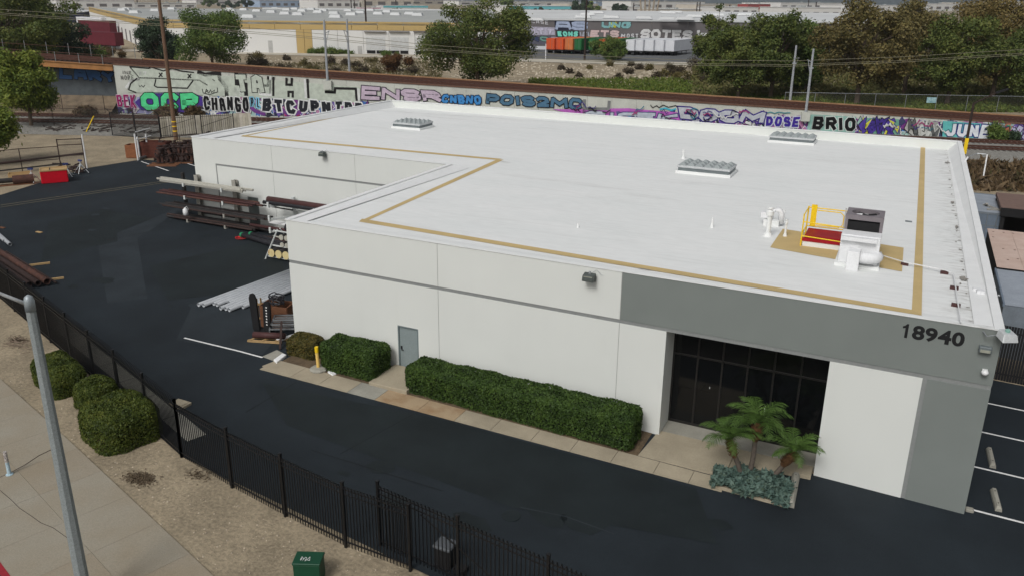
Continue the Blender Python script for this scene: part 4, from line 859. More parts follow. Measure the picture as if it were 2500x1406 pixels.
def pipes(n, x0, x1, y0, y1, z, r, mat, name, label, cat, grp, jit=.6, layers=1, hollow=False, box=False, seed=0):
    rr = random.Random(seed+int(z*100)); out = []
    for k in range(n):
        lay = 0 if layers == 1 else (0 if k < n*.6 else 1); kk = k if lay == 0 else k-int(n*.6)+.5; nn = n if layers == 1 else n*.6
        y = y0+(y1-y0)*(kk+.5)/max(1, nn); a = x0+rr.uniform(-jit, jit); b = x1+rr.uniform(-jit, jit); zz = z+r+lay*r*1.7+rr.choice([0, 0, .05, .09]); dyy = rr.uniform(-.04, .04); m = MB()
        if box: m.bar((a, y, zz), (b, y+dyy, zz), r*2, r*2)
        else: m.pipe((a, y, zz), (b, y+dyy, zz), r, min(.012, r*.2), 8)
        mt = mat if k % 3 else (m_rustd if mat is m_dkpipe else m_rack if mat is m_chan else m_rust); o = m.build(name, mt, smooth=False); tag(o, label, cat, grp)
pipes(7, -22.2, -14.9, 12.45, 13.3, 2.9, .05, m_chan, 'steel_channel', 'pale steel channel on the top arms of the grey rack', 'steel channel', 'pale channels on the top level', box=True, seed=1)
pipes(7, -22.4, -13.8, 12.45, 13.35, 2.02, .055, m_maroon, 'primed_bar', 'maroon primed bar on the second level of the grey rack', 'steel bar', 'maroon bars on the second level', seed=2, jit=.5)
tag(MB().bar((-15.0, 13.1, 2.1), (-11.2, 13.2, 2.0), .07, .07).build('thin_bar', m_dkpipe), 'thin dark bar reaching right from the grey rack past the grey door', 'steel bar')
pipes(9, -22.3, -13.2, 12.45, 13.4, 1.16, .06, m_dkpipe, 'dark_pipe', 'dark steel pipe on the third level of the grey rack', 'pipe', 'dark pipes on the third level', seed=3, jit=.6)
pipes(9, -21.3, -13.3, 12.45, 13.4, .38, .065, m_dkpipe, 'dark_pipe', 'dark steel pipe on the lowest level of the grey rack', 'pipe', 'dark pipes on the lowest level', seed=4, jit=.8)
bk = G(472, 535); t = thing('white_jug', (-19.6, 12.1, .9), 'white plastic jug hanging at the left end of the pipe rack', 'jug')
m = MB(); m.lathe((-19.6, 12.2, .85), [(.05, 0), (.16, .04), (.18, .2), (.17, .42), (.08, .5), (.06, .54)], 12); m.build('body', m_wpvc, t, smooth=True); MB().tube([(-19.6, 12.2, 1.38), (-19.55, 12.3, 1.48), (-19.5, 12.4, 1.2)], .02, 6).build('handle', m_wpvc, t)
# second, white rack
r2 = thing('pipe_rack', (-11.5, 13.0, zy), 'white cantilever rack carrying the big maroon pipe', 'pipe rack')
for x in (-12.25, -8.6, -5.0):
    MB().box(x+.75, x+.93, 13.5, 13.7, zy, 2.75).build('upright', m_wrack, r2)
    for lv in (.75, 1.55, 2.4):
        m = MB(); m.bar((x+.84, 13.5, lv-.06), (x, 12.2, lv-.06), .09, .12); m.box(x-.07, x+.07, 12.12, 12.2, lv-.14, lv+.22); m.build('arm', m_wrack, r2)
for zz in (.9, 1.9): MB().bar((-11.4, 13.6, zz), (-4.2, 13.6, zz), .05, .1).build('brace', m_wrack, r2)
a = YP(648, 458, 12.6); b = YP(640, 475, 12.3)
def bigpipe(p, q, r, mat, nm, lb, grp=None): o = MB().pipe(p, q, r, .02, 20).build(nm, mat, smooth=False); 
def bp2(p, q, r, mat, nm, lb, cat='pipe', n=18, grp=None):
    o = MB().pipe(p, q, r, .018, n).build(nm, mat, smooth=True); tag(o, lb, cat, grp); return o
bp2((a[0], 12.75, 2.42+.21), (-2.2, 12.75, 2.42+.21), .21, m_maroon, 'large_pipe', 'large maroon pipe on top of the white rack')
bp2((b[0], 12.36, 2.42+.115), (-2.5, 12.36, 2.42+.115), .115, m_blkpipe, 'black_pipe', 'black pipe lying in front of the large maroon pipe')
c = YP(610, 535, 12.4); bp2((c[0], 12.4, .87), (-4, 12.4, .87), .10, m_maroon, 'primed_pipe', 'red brown pipe on the low arm of the white rack')
tag(MB().box(-13.0, -11.2, 12.9, 13.3, 1.0, 1.12).build('white_plank', m_wpvc), 'short white plank resting between the two pipe racks', 'plank')
for k, (dx, dy, lb) in enumerate([(0, 0, 'front dark ground pipe with a green end cap'), (.35, .42, 'rear dark ground pipe with a green end cap')]):
    t = thing('capped_pipe', (-13.9+dx, 11.4+dy, zy), lb+' below the racks', 'pipe', 'capped pipes on the ground'); p = (-13.9+dx, 11.35+dy, zy+.17); q = (-7.5+dx, 9.9+dy, zy+.17)
    MB().tube([p, q], .16, 14).build('tube', m_blkpipe, t, smooth=True); d = (V3(q)-V3(p)).normalized(); MB().tube([V3(p)-d*.03, V3(p)+d*.16], .172, 14).build('end_cap', m_gcap, t)
for k in range(5):
    p = (-13.2+.3*k, 12.0+.15*k, zy+.05); tag(MB().tube([p, (p[0]+3.6, p[1]-.7, p[2])], .045, 8).build('loose_tube', [m_dkpipe, m_rust, m_dkpipe, m_chan, m_dkpipe][k]), 'loose thin tube lying under the racks', 'tube', 'loose tubes under the racks')
m = MB(); c = G(586, 585)
for k in range(5): m.tube([(c[0]+(.28+.03*k)*math.cos(t_*.45)+.02*k, c[1]+(.2+.02*k)*math.sin(t_*.45), zy+.02+.018*k) for t_ in range(15)], .016, 5)
tag(m.build('red_hose_coil', M('hose_red', rgb(190, 50, 50), .5, .1, 4)), 'coiled red hose on the asphalt by the green capped pipes', 'hose')
# A-frame rack with capped pipe ends
af = thing('pipe_stand', (-8.4, 8.9, zy), 'white frame stand holding short pipes with cream end caps', 'stand')
for x in (-9.45, -6.9):
    MB().bar((x, 8.55, zy), (x+.35, 9.4, 1.95), .06, .06).build('leg', m_wrack, af); MB().bar((x+.3, 10.9, zy), (x+.35, 9.6, 1.95), .06, .06).build('leg', m_wrack, af)
for z_, y_ in ((.45, 8.75), (1.05, 9.05), (1.85, 9.38)): MB().bar((-9.4, y_, z_), (-6.7, y_, z_), .05, .07).build('crossbar', m_wrack, af)
m_cream = M('cap_cream', rgb(206, 190, 140), .7, .15, 2, col2=rgb(150, 100, 50), thr=(.55, .8)); m_capg = M('cap_grey', rgb(170, 168, 156), .7, .2, 3)
for row, (z_, y_, r_, n_, x_) in enumerate([(.72, 8.6, .235, 5, -9.0), (1.18, 9.0, .14, 6, -8.5), (1.55, 9.2, .16, 6, -8.7)]):
    for k in range(n_):
        x = x_+k*(r_*2+.07); t = thing('capped_short_pipe', (x, y_+.5, z_-r_), 'short dark pipe with a cream disc cap on the white stand', 'pipe', 'short capped pipes on the stand')
        MB().tube([(x, y_, z_), (x+.1, y_+1.6, z_)], r_, 14).build('tube', m_dkpipe, t); MB().tube([(x, y_-.015, z_), (x, y_+.02, z_)], r_*1.03, 16).build('cap', m_cream if row == 0 else m_capg, t)
tag(MB().tube([(-8.9, 9.9, 1.98), (-6.0, 10.4, 1.98)], .2, 12).build('tarp_roll', m_blkpipe, smooth=True), 'dark roll lying across the top of the white stand', 'roll')
# white pipes on the ground
wends = [(482, 750), (494, 751), (517, 747), (526, 750), (545, 742), (537, 759), (556, 762), (562, 764), (600, 758), (620, 755)]
dv = np.array(G(703, 668)[:2])-np.array(G(482, 750)[:2]); dv /= np.linalg.norm(dv); nv = np.array([dv[1], -dv[0]]); e_ = np.array(G(482, 752)[:2]); o_ = [(np.array(G(*q)[:2])-e_)@nv for q in wends]; u_ = [(np.array(G(*q)[:2])-e_)@dv for q in wends]
for k in range(10):
    p = e_+nv*(.262*k)+dv*u_[k]*1.0; nth = ['first', 'second', 'third', 'fourth', 'fifth', 'sixth', 'seventh', 'eighth', 'ninth', 'tenth'][k]; q = e_+nv*(.262*k)+dv*(7.9+.1*rnd.random()); r_ = .104
    o = MB().pipe((p[0], p[1], zy+r_+.02), (q[0], q[1], zy+r_+.02), r_, .014, 14).build('white_pipe', M('pvc_grey', rgb(158, 162, 166), .5, .08, 2), smooth=True); tag(o, nth+' from the left of the long pale plastic pipes lying on the asphalt', 'pipe', 'pale plastic pipes on the asphalt')
# junk by the corner: black forks, crates, steel frames
t = thing('fork_attachment', tuple(G(630, 818)), 'two upright black forklift fork blades with white lettering', 'fork attachment')
c = G(640, 822); fx, fy = c[0], c[1]
for k, (dx, dy, h, tilt) in enumerate([(-.3, .0, 2.0, -.05), (.22, .1, 1.72, .06)]):
    m = MB(); x = fx+dx; prof = [(-.19, .25), (.19, .25), (.2, h-.25), (.12, h-.05), (0, h), (-.12, h-.05), (-.2, h-.25)]; vs_ = [(x+a+tilt*b, fy+dy, zy+b) for a, b in prof]+[(x+a+tilt*b, fy+dy+.09, zy+b) for a, b in prof]; n = len(prof)
    m.add(vs_, [tuple(range(n)), tuple(range(2*n-1, n-1, -1))]+[(i, i+n, (i+1) % n+n, (i+1) % n) for i in range(n)]); bl = m.build('blade', m_blk2, t)
    sc_ = MB(); 
    for j in range(7): z_ = zy+.55+.14*j; xx = x+tilt*(z_-zy); sc_.box(xx-.03-.02*(j % 2), xx+.04, fy+dy-.003, fy+dy-.001, z_, z_+.06)
    if k: sc_.build('lettering', m_paint, bl)
MB().box(fx-.5, fx+.45, fy+.05, fy+.35, zy, zy+.28).build('carriage', m_blk2, t)
def crate(c, s, rz, label, mat=m_wood, name='wooden_crate', slats=3):
    t = thing(name, c, label, 'crate'); z = c[2]
    rbox(MB(), c[0], c[1], rz, -s[0]/2, s[0]/2, -s[1]/2, s[1]/2, z, z+.08).build('floor', mat, t)
    for sy in (-1, 1):
        for k in range(slats): h = (s[2]-.1)/slats; rbox(MB(), c[0], c[1], rz, -s[0]/2, s[0]/2, sy*s[1]/2-.025, sy*s[1]/2+.025, z+.09+h*k, z+.08+h*(k+1)).build('board', mat, t)
    for sx in (-1, 1):
        for k in range(slats): h = (s[2]-.1)/slats; rbox(MB(), c[0], c[1], rz, sx*s[0]/2-.025, sx*s[0]/2+.025, -s[1]/2+.027, s[1]/2-.027, z+.09+h*k, z+.08+h*(k+1)).build('board', mat, t)
    return t
c = G(665, 800); crate((c[0]+.1, c[1]+.35, zy), (1.35, .85, 1.1), .25, 'brown wooden crate full of black hoses behind the fork blades')
hz_ = MB()
for k in range(9): hz_.tube([(c[0]+.1+.35*math.cos(u*.5+k)+rnd.uniform(-.1, .1), c[1]+.35+.22*math.sin(u*.5+k), zy+1.05+.05*k+.1*math.sin(u)) for u in range(10)], .03, 5)
tag(hz_.build('hose_bundle', m_blkpipe), 'tangle of black hoses heaped in the brown crate', 'hoses')
c2 = G(610, 800); t = thing('broken_pallet', (c2[0], c2[1]+.3, zy), 'broken wooden pallet leaning behind the black fork blades', 'pallet')
for k in range(3): MB().bar((c2[0]+.05+.12*k, c2[1]+.3+.15*k, zy), (c2[0]-.05+.1*k, c2[1]+.4+.15*k, zy+1.25), .1, .02).build('plank', m_woody, t)
for z_ in (.3, 1.0): MB().bar((c2[0]+.0, c2[1]+.32, zy+z_), (c2[0]+.35, c2[1]+.75, zy+z_), .03, .09).build('cross_plank', m_woody, t)
# steel frames stacked on the right of the crate
for k in range(3):
    z = zy+.45+.18*k; cx_, cy_ = -.72, .05+.12*k; t = thing('angle_iron_rack', (cx_, cy_, zy), ['lowest', 'middle', 'top'][k]+' grey angle iron frame stacked against the white wall end', 'steel frame', 'angle iron frames')
    q = [(-1.0, .1), (.55, .95), (.95, .3), (-.55, -.55)]; q = [(cx_+a*.75+.02*k, cy_+b*.75) for a, b in q]
    for i in range(4): MB().bar((*q[i], z), (*q[(i+1) % 4], z), .06, .06).build('rail', m_galv, t)
    MB().bar(((q[0][0]+q[3][0])/2, (q[0][1]+q[3][1])/2, z), ((q[1][0]+q[2][0])/2, (q[1][1]+q[2][1])/2, z+.002), .05, .05).build('cross_rail', m_galv, t)
    if k == 0:
        for a, b in q: MB().bar((a, b, zy), (a, b, z-.03), .05, .05).build('leg', m_galv, t)
t = thing('timber_skid', tuple(G(640, 845)), 'yellowish timber skid under a maroon pipe stub', 'skid'); c = G(650, 836)
for k in range(2): MB().bar((c[0]-.75+.1*k, c[1]-.35+.45*k, zy+.05), (c[0]+.75+.1*k, c[1]+.15+.45*k, zy+.05), .09, .09).build('runner', m_woody, t)
for k in range(3): MB().bar((c[0]-.6+.55*k, c[1]-.35+.18*k, zy+.115), (c[0]-.5+.55*k, c[1]+.2+.18*k, zy+.115), .1, .03).build('board', m_woody, t)
bp2((c[0]-.6, c[1]-.12, zy+.28), (c[0]+.75, c[1]+.4, zy+.28), .14, m_maroon, 'pipe_stub', 'maroon pipe stub lying on the timber skid')
bp2((c[0]-.75, c[1]+.12, zy+.22), (c[0]+.6, c[1]+.62, zy+.22), .06, m_chan, 'pipe_stub', 'thin pale pipe lying on the timber skid')
tag(MB().bar((c[0]+.5, c[1]+.55, zy+.9), (c[0]+1.1, c[1]-.35, zy), .09, .06).build('leaning_bar', m_rustd), 'rusty bar leaning down from the steel frames', 'steel bar')
lg = MB(); p, q = G(677, 838), G(722, 818); lg.tube([(p[0], p[1], zy+.09), (q[0]+.4, q[1]+.3, zy+.09)], .085, 10); tag(lg.build('white_log', m_wpvc), 'white painted round post lying at the corner of the wall', 'post')
# rusty pipes near the fence on the left
for k in range(4):
    r_ = [.15, .15, .17, .05][k]; a = np.array(G(85+12*k, 702-5*k)[:2]); a = np.array([-16.75, -1.05])+np.array([.42, .62])*k*.55; d = np.array([-.957, .29]); b = a+d*(9.5 if k < 3 else 8.0)
    m = MB().pipe((a[0], a[1], zy+r_+.1), (b[0], b[1], zy+r_+.1), r_, .015, 14); tag(m.build('rusty_pipe', m_rustd if k != 2 else m_rust, smooth=True), ['rusty pipe nearest the black fence on the left', 'middle rusty pipe beside the black fence', 'rusty pipe with a red inner end beside the black fence', 'thin rusty bar beside the rusty pipes'][k], 'pipe', 'rusty pipes by the fence')
for k, (u, ln) in enumerate([((-17.9, -.9), 2.2), ((-21.0, .4), 2.3)]): tag(MB().bar((u[0]-.2, u[1]-.2, zy+.05), (u[0]+ln*.55, u[1]+ln*.8, zy+.05), .1, .1).build('timber_bearer', m_woody), ['right', 'left'][k]+' timber bearer under the rusty pipes', 'timber')
c = G(85, 666); m = MB(); m.lathe((c[0], c[1], zy), [(.14, 0), (.13, .05), (.06, .13), (.02, .16)], 10); tag(m.build('red_plastic_dome', m_red), 'small red plastic cap lying near the rusty pipes', 'cap')
for k in range(3):
    a = np.array(G(26-13*k, 603-9*k)[:2]); d = np.array(G(0, 580)[:2])-np.array(G(27, 604)[:2]); d /= np.linalg.norm(d); b = a+d*6; tag(MB().pipe((a[0], a[1], zy+.12), (b[0], b[1], zy+.12), .11, .012, 12).build('white_pipe', M('pvc_grey', (0, 0, 0)), smooth=True), ['first', 'second', 'third'][k]+' pale plastic pipe end from the right at the left edge', 'pipe', 'pale pipes at the left edge')
c = G(96, 569); tag(MB().box(c[0]-.25, c[0]+.25, c[1]-.09, c[1]+.09, zy, zy+.04).build('wood_scrap', m_woody), 'small pale wood scrap alone on the asphalt', 'wood scrap')
c = G(5, 558); tag(MB().box(c[0]-.25, c[0]+.25, c[1]-.09, c[1]+.09, zy, zy+.04).build('wood_scrap', m_wood), 'brown wood scrap at the left edge of the asphalt', 'wood scrap')
# red bin
c = ((G(117, 449)+G(160, 443))/2); c = (c[0]-.3, c[1]+.1, zy); t = thing('red_bin', c, 'red wrapped timber bin in front of the chain link fence', 'bin')
rz = .95
rbox(MB(), c[0], c[1], rz, -.98, .98, -.72, .72, c[2], c[2]+1.0).build('wrapped_side', m_red, t, bevel=.05)
m = MB()
for a in (rbox(MB(), c[0], c[1], rz, -.98, .98, -.75, -.66, c[2]+1.0, c[2]+1.09), rbox(MB(), c[0], c[1], rz, -.98, .98, .66, .75, c[2]+1.0, c[2]+1.09), rbox(MB(), c[0], c[1], rz, -1.0, -.92, -.66, .66, c[2]+1.0, c[2]+1.09), rbox(MB(), c[0], c[1], rz, .92, 1.0, -.66, .66, c[2]+1.0, c[2]+1.09)):
    a.build('rim_board', m_woody, t)
rbox(MB(), c[0], c[1], rz, -.92, .92, -.66, .66, c[2]+1.001, c[2]+1.02).build('lid_board', m_woody, t); rbox(MB(), c[0], c[1], rz, -.3, -.24, -.6, .6, c[2]+1.02, c[2]+1.07).build('divider', m_rustd, t)
# jack stands
js = thing('pipe_stand', (*G(200, 425)[:2], zy), 'silver tripod pipe stand at the gate end of the chain link fence', 'pipe stand', 'tripod pipe stands')
for k in range(4):
    a = k*math.pi/2+.5; MB().tube([(js.location.x, js.location.y, zy+.85), (js.location.x+math.cos(a)*.62, js.location.y+math.sin(a)*.62, zy+.03)], .03, 6).build('leg', m_alu, js); MB().lathe((js.location.x+math.cos(a)*.62, js.location.y+math.sin(a)*.62, zy), [(.06, 0), (.06, .05), (.02, .06)], 8).build('foot', m_blk2, js)
MB().tube([(js.location.x, js.location.y, zy+.6), (js.location.x, js.location.y, zy+1.05)], .05, 8).build('column', m_alu, js)
MB().bar((js.location.x-.2, js.location.y, zy+1.12), (js.location.x+.2, js.location.y, zy+1.12), .12, .14).build('roller_head', M('blue_steel', rgb(50, 60, 110), .5), js)
dup(js, (*G(80, 447)[:2], zy), .6, 'silver tripod pipe stand left of the red bin'); dup(js, (*G(165, 434)[:2], zy), 1.1, 'silver tripod pipe stand just right of the red bin')
a, b = G(-20, 432), G(212, 402); tag(MB().tube([(a[0], a[1], zy+1.0), (b[0], b[1], zy+1.0)], .09, 10).build('long_pipe', m_rustd), 'long dark pipe lying over the tripod stands along the chain link fence', 'pipe')
a, b = G(-20, 442), G(160, 420); tag(MB().tube([(a[0], a[1], zy+.7), (b[0], b[1], zy+.7)], .06, 8).build('long_pipe', m_dkpipe), 'second thinner dark pipe along the chain link fence', 'pipe')
c = G(40, 452); t = thing('steel_roller', (c[0], c[1], zy), 'rusty steel roller with a shaft left of the tripod stand', 'roller'); d = Vector((.55, .83, 0)).normalized()
p = Vector((c[0], c[1], zy+.38)); MB().tube([p-d*.2, p+d*1.3], .36, 16).build('drum', m_rust, t, smooth=False); MB().tube([p-d*1.3, p-d*.2], .2, 12).build('shaft', m_dkpipe, t); MB().bar(p-d*1.2-Vector((0, 0, .36)), p+d*1.3-Vector((0, 0, .36)), .5, .08).build('cradle', m_wood, t)
c = G(50, 437); crate((c[0], c[1], zy), (1.6, .9, .5), .95, 'low yellow timber box behind the steel roller', m_woody, 'timber_box', 2)
jk = MB()
for k in range(26):
    px_, py_ = rnd.uniform(130, 205), rnd.uniform(408, 428); p = G(px_, py_); a = rnd.uniform(0, 3.1); jk.bar((p[0]-.3*math.cos(a), p[1]-.3*math.sin(a), zy+rnd.uniform(.03, .35)), (p[0]+.3*math.cos(a), p[1]+.3*math.sin(a), zy+rnd.uniform(.03, .5)), .12, .1)
tag(jk.build('scrap_heap', m_rustd), 'heap of dark scrap fittings behind the red bin', 'scrap', kind='stuff')
# rusty flanged valves on skids
vm = MB(); vm.tube([(0, 0, .08), (0, 0, .62)], .15, 12); vb = vm.mesh('valve_body', m_rust); f_ = MB(); f_.lathe((0, 0, 0), [(.27, 0), (.27, .06), (.16, .065), (.16, .08)], 14); fm = f_.mesh('flange', m_rustd); n_ = MB(); n_.tube([(0, 0, .35), (.0, -.3, .35)], .1, 8); n_.tube([(0, -.3, .35), (0, -.35, .35)], .2, 10); nm = n_.mesh('side_outlet', m_rustd)
rv = random.Random(5); k = 0
for row in range(4):
    for j in range(9):
        u = (j+.5*(row % 2))/9; px_ = 388+92*u; py_ = 402-6*row-4*u+rv.uniform(-1, 1)
        for lay in range(2 if row < 2 or rv.random() < .6 else 1):
            p = G(px_, py_); z = zy+.12+lay*.72; t = thing('rusty_valve', (p[0], p[1], z), ('upper' if lay else 'lower')+' rusty flanged valve in the heap beside the rear wing', 'valve', 'rusty valves in the heap')
            tl = (rv.uniform(-.3, .3)*lay, rv.uniform(-.3, .3)*lay, rv.uniform(0, 6)); inst(vb, 'body', t, (p[0], p[1], z)); inst(fm, 'flange', t, (p[0], p[1], z)); inst(fm, 'flange', t, (p[0], p[1], z+.6)); inst(nm, 'side_outlet', t, (p[0], p[1], z)); t.rotation_euler = tl; s = rv.uniform(.75, 1.15); t.scale = (s, s, 1)
for q, lb in (((400, 405), 'front'), ((440, 398), 'rear')):
    c = G(*q); t = thing('timber_skid', (c[0], c[1], zy), lb+' timber skid under the rusty valves', 'skid'); 
    for k in range(3): rbox(MB(), c[0], c[1], .5, -1.3, 1.3, -.6+.6*k, -.45+.6*k, zy, zy+.1).build('runner', m_wood, t)
# wooden boxes and white gate posts at the yard entrance
c = G(330, 388); crate((c[0]-.4, c[1]+.4, zy), (1.3, 1.0, 1.25), .4, 'orange brown crate at the yard gate', M('orange_ply', rgb(128, 82, 54), .8, .15, 3)); c = G(365, 388); crate((c[0], c[1]+.9, zy), (2.6, 1.3, 1.5), .4, 'long dark brown crate behind the white gate posts', M('brown_ply', rgb(84, 46, 36), .8, .2, 3))
gp_ = thing('gate_entrance_frame', (*G(340, 393)[:2], zy), 'white steel gate posts with cross rails at the yard gate', 'gate frame')
for (bx_, by_, tx, ty) in ((337, 393, 325, 328), (342, 391, 332, 335), (363, 385, 354, 328)):
    p = G(bx_, by_); h = HT(tx, ty, p); MB().tube([(p[0], p[1], zy-.05), (p[0], p[1], h)], .07, 8).build('post', m_wpvc, gp_)
p, q = G(340, 392), G(375, 381)
for z_ in (2.2, 2.9): MB().tube([(p[0], p[1], z_), (q[0], q[1], z_)], .04, 6).build('rail', m_wpvc, gp_)
MB().tube([(p[0], p[1], zy+.12), (q[0], q[1], zy+.12)], .12, 10).build('base_rail', m_galv, gp_)
a, b = G(345, 389), G(490, 372)
cl0 = thing('chain_link_fence', (a[0], a[1], zy), 'low section of rusty pipe rail fence behind the valve heap', 'fence')
MB().tube([(a[0], a[1], zy+1.75), (b[0], b[1], zy+1.75)], .045, 6).build('top_rail', m_rustd, cl0)
for k in range(4): p = a+(b-a)*k/3; MB().tube([(p[0], p[1], zy-.05), (p[0], p[1], zy+1.75)], .04, 6).build('post', m_rustd, cl0)
# chain link fence along the dirt
m_mesh = MESHWIRE('chain_link', (.11, .10, .09), .16)
def chainlink(name, pts, h, label, mat=m_rustd, rails=(.95,), sp=3.0, mesh=True, barb=False, z0=None, rr=.04):
    t = thing(name, (*pts[0][:2], z0 if z0 is not None else gz(pts[0][0])), label, 'fence')
    for i in range(len(pts)-1):
        a = np.array(pts[i][:2]); b = np.array(pts[i+1][:2]); ln = np.linalg.norm(b-a); n = max(1, int(round(ln/sp))); zf = (lambda p: z0) if z0 is not None else (lambda p: gz(p[0]))
        for k in range(n+(1 if i == len(pts)-2 else 0)):
            p = a+(b-a)*k/n; m = MB(); m.tube([(p[0], p[1], zf(p)-.1), (p[0], p[1], zf(p)+h)], rr, 6)
            if barb: m.tube([(p[0], p[1], zf(p)+h), (p[0]-.25, p[1]-.2, zf(p)+h+.35)], rr*.7, 5)
            m.build('post', mat, t)
        for f in rails: MB().tube([(a[0], a[1], zf(a)+h*f), (b[0], b[1], zf(b)+h*f)], rr*.85, 6).build('rail', mat, t)
        if barb:
            for k in range(3): MB().tube([(a[0]-.08*k, a[1]-.07*k, zf(a)+h+.1+.11*k), (b[0]-.08*k, b[1]-.07*k, zf(b)+h+.1+.11*k)], .012, 4).build('barbed_wire', mat, t)
        if mesh: MB().add([(a[0], a[1], zf(a)+.05), (b[0], b[1], zf(b)+.05), (b[0], b[1], zf(b)+h-.02), (a[0], a[1], zf(a)+h-.02)], [(0, 1, 2, 3)]).build('chain_link_mesh', m_mesh, t)
    return t
fp = [G(-60, 436), G(56, 422), G(150, 415)]; chainlink('chain_link_fence', fp, 2.1, 'rusty chain link fence along the dirt lot on the left', rails=(.98, .45))
a, b = G(150, 415), G(210, 412); t = chainlink('chain_link_gate', [a, b], 2.7, 'taller end panel of the rusty chain link fence', rails=(.98, .8, .45), rr=.05)
MB().tube([(b[0]+.15, b[1], zy-.05), (b[0]+.15, b[1], zy+3.0)], .06, 8).build('white_post', m_wpvc, t)

# ---------------------------------------------------------------- right hand side: containers and sheds beyond the building
m_ctn = M('container_grey', rgb(112, 120, 128), .6, .12, 2); m_ctnb = M('container_bluegrey', rgb(104, 116, 130), .6, .12, 2); m_corr = M('corrugated_sheet', rgb(136, 143, 152), .5, .12, 1.2, metal=.2); m_brroof = M('shed_roof_brown', rgb(112, 92, 84), .85, .12, 2); m_ply = M('plywood_pink', rgb(196, 176, 165), .85, .1, 1.5, col2=rgb(182, 158, 146))
def corr(m, x0, x1, y0, y1, z, pitch=.22, amp=.035, along='x', dz=0.):
    n = int((y1-y0)/pitch)*2 if along == 'x' else int((x1-x0)/pitch)*2; vs_ = []
    for k in range(n+1):
        zz = z+(amp if k % 2 else -amp)
        if along == 'x': y = y0+(y1-y0)*k/n; vs_ += [(x0, y, zz), (x1, y, zz+dz)]
        else: x = x0+(x1-x0)*k/n; vs_ += [(x, y0, zz), (x, y1, zz+dz)]
    m.add(vs_, [(2*k, 2*k+1, 2*k+3, 2*k+2) for k in range(n)]); return m
def container(x0, y0, ln, label, mat=m_ctn, wd=2.44, h=2.59, name='shipping_container', z=None):
    z = gz(x0)+.03 if z is None else z; x1, y1 = x0+wd, y0+ln; t = thing(name, (x0+wd/2, y0+ln/2, z), label, 'container')
    m = MB()
    for x in (x0, x1-.12):
        for y in (y0, y1-.12): m.box(x, x+.12, y, y+.12, z, z+h)
    for y in (y0, y1-.1): m.box(x0+.12, x1-.12, y, y+.1, z+h-.13, z+h); m.box(x0+.12, x1-.12, y, y+.1, z, z+.16)
    for x in (x0, x1-.1): m.box(x, x+.1, y0+.12, y1-.12, z+h-.11, z+h); m.box(x, x+.1, y0+.12, y1-.12, z, z+.16)
    m.build('frame', mat, t); corr(MB(), x0+.1, x1-.1, y0+.1, y1-.1, z+h-.05).build('roof', m_corr if mat is m_ctn else mat, t)
    for x in (x0+.05, x1-.05):
        m = MB(); n = int(ln/.28)*2; vs_ = []
        for k in range(n+1): y = y0+.1+(ln-.2)*k/n; xx = x+(.025 if k % 2 else -.025); vs_ += [(xx, y, z+.1), (xx, y, z+h-.1)]
        m.add(vs_, [(2*k, 2*k+1, 2*k+3, 2*k+2) for k in range(n)]); m.build('side_wall', mat, t)
    MB().box(x0+.12, x1-.12, y1-.06, y1-.03, z+.16, z+h-.13).build('end_wall', mat, t)
    for k in range(2):
        xa = x0+.13+k*(wd/2-.125); d = MB().box(xa, xa+wd/2-.14, y0+.03, y0+.07, z+.17, z+h-.14).build('door', m_ctnb if mat is m_ctn else mat, t)
        for j in (.28, .78): MB().tube([(xa+(wd/2-.14)*j, y0+.005, z+.12), (xa+(wd/2-.14)*j, y0+.005, z+h-.1)], .02, 6).build('lock_rod', m_galv, d)
        for zz in (.85, 1.7): MB().box(xa, xa+wd/2-.14, y0+.02, y0+.029, z+zz, z+zz+.05).build('door_bar', m_alud, d)
    return t
p = Z(2455, 525, gz(29)+.03+2.59); print('container', p)
container(p[0]-2.5, p[1], 6.06, 'grey shipping container with blue grey doors behind the warehouse wall')
pz_ = Z(2440, 470, gz(29)+3.1); tb_ = MB(); q = [(-.1, 0), (1.3, .12), (.9, .45)]
for a_, b_ in (((.0, .1, .1), (.9, -1.3, .1)), ((.1, -1.3, .1), (1.0, -1.2, .16)), ((.1, .1, .1), (.1, -.5, .3))): tb_.bar((p[0]-1.1+a_[0], p[1]+2.2+a_[1], gz(29)+2.56+a_[2]), (p[0]-1.1+b_[0], p[1]+2.2+b_[1], gz(29)+2.56+b_[2]), .16, .1)
tag(tb_.build('timber_scraps', M('grey_timber', rgb(150, 148, 142), .9, .15, 4)), 'grey timber scraps lying on the container roof', 'timber')
sx = 29.0; sh = thing('open_shed', (32, 30, gz(31)), 'dark open shed with a brown flat roof beside the containers', 'shed')
zsr = gz(31)+3.2; a = Z(2432, 470, zsr); b = Z(2440, 506, zsr); print('shed', a, b)
MB().box(a[0], a[0]+9, b[1], a[1], zsr-.25, zsr).build('roof', m_brroof, sh); MB().box(a[0], a[0]+9, b[1]-.12, b[1]-.003, zsr-.55, zsr-.02).build('fascia', m_blk2, sh)
for x in (a[0]+.1, a[0]+4.5, a[0]+8.7): MB().box(x, x+.22, b[1], b[1]+.22, gz(31), zsr-.26).build('column', m_blk2, sh)
MB().box(a[0]+.05, a[0]+8.9, a[1]-.3, a[1]-.1, gz(31), zsr-.26).build('rear_wall', m_blk2, sh)
zb2 = gz(30)+2.75; a = Z(2452, 562, zb2); b = Z(2432, 650, zb2); print('ply', a, b)
py = thing('plywood_deck', (b[0]+3, (a[1]+b[1])/2, gz(30)), 'container topped with pinkish plywood sheets beside the warehouse', 'plywood cover')
MB().box(b[0]+.08, b[0]+6.2, b[1]+.05, a[1], gz(30), zb2-.05).build('base', m_blk2, py)
yn = 4; xn = 5
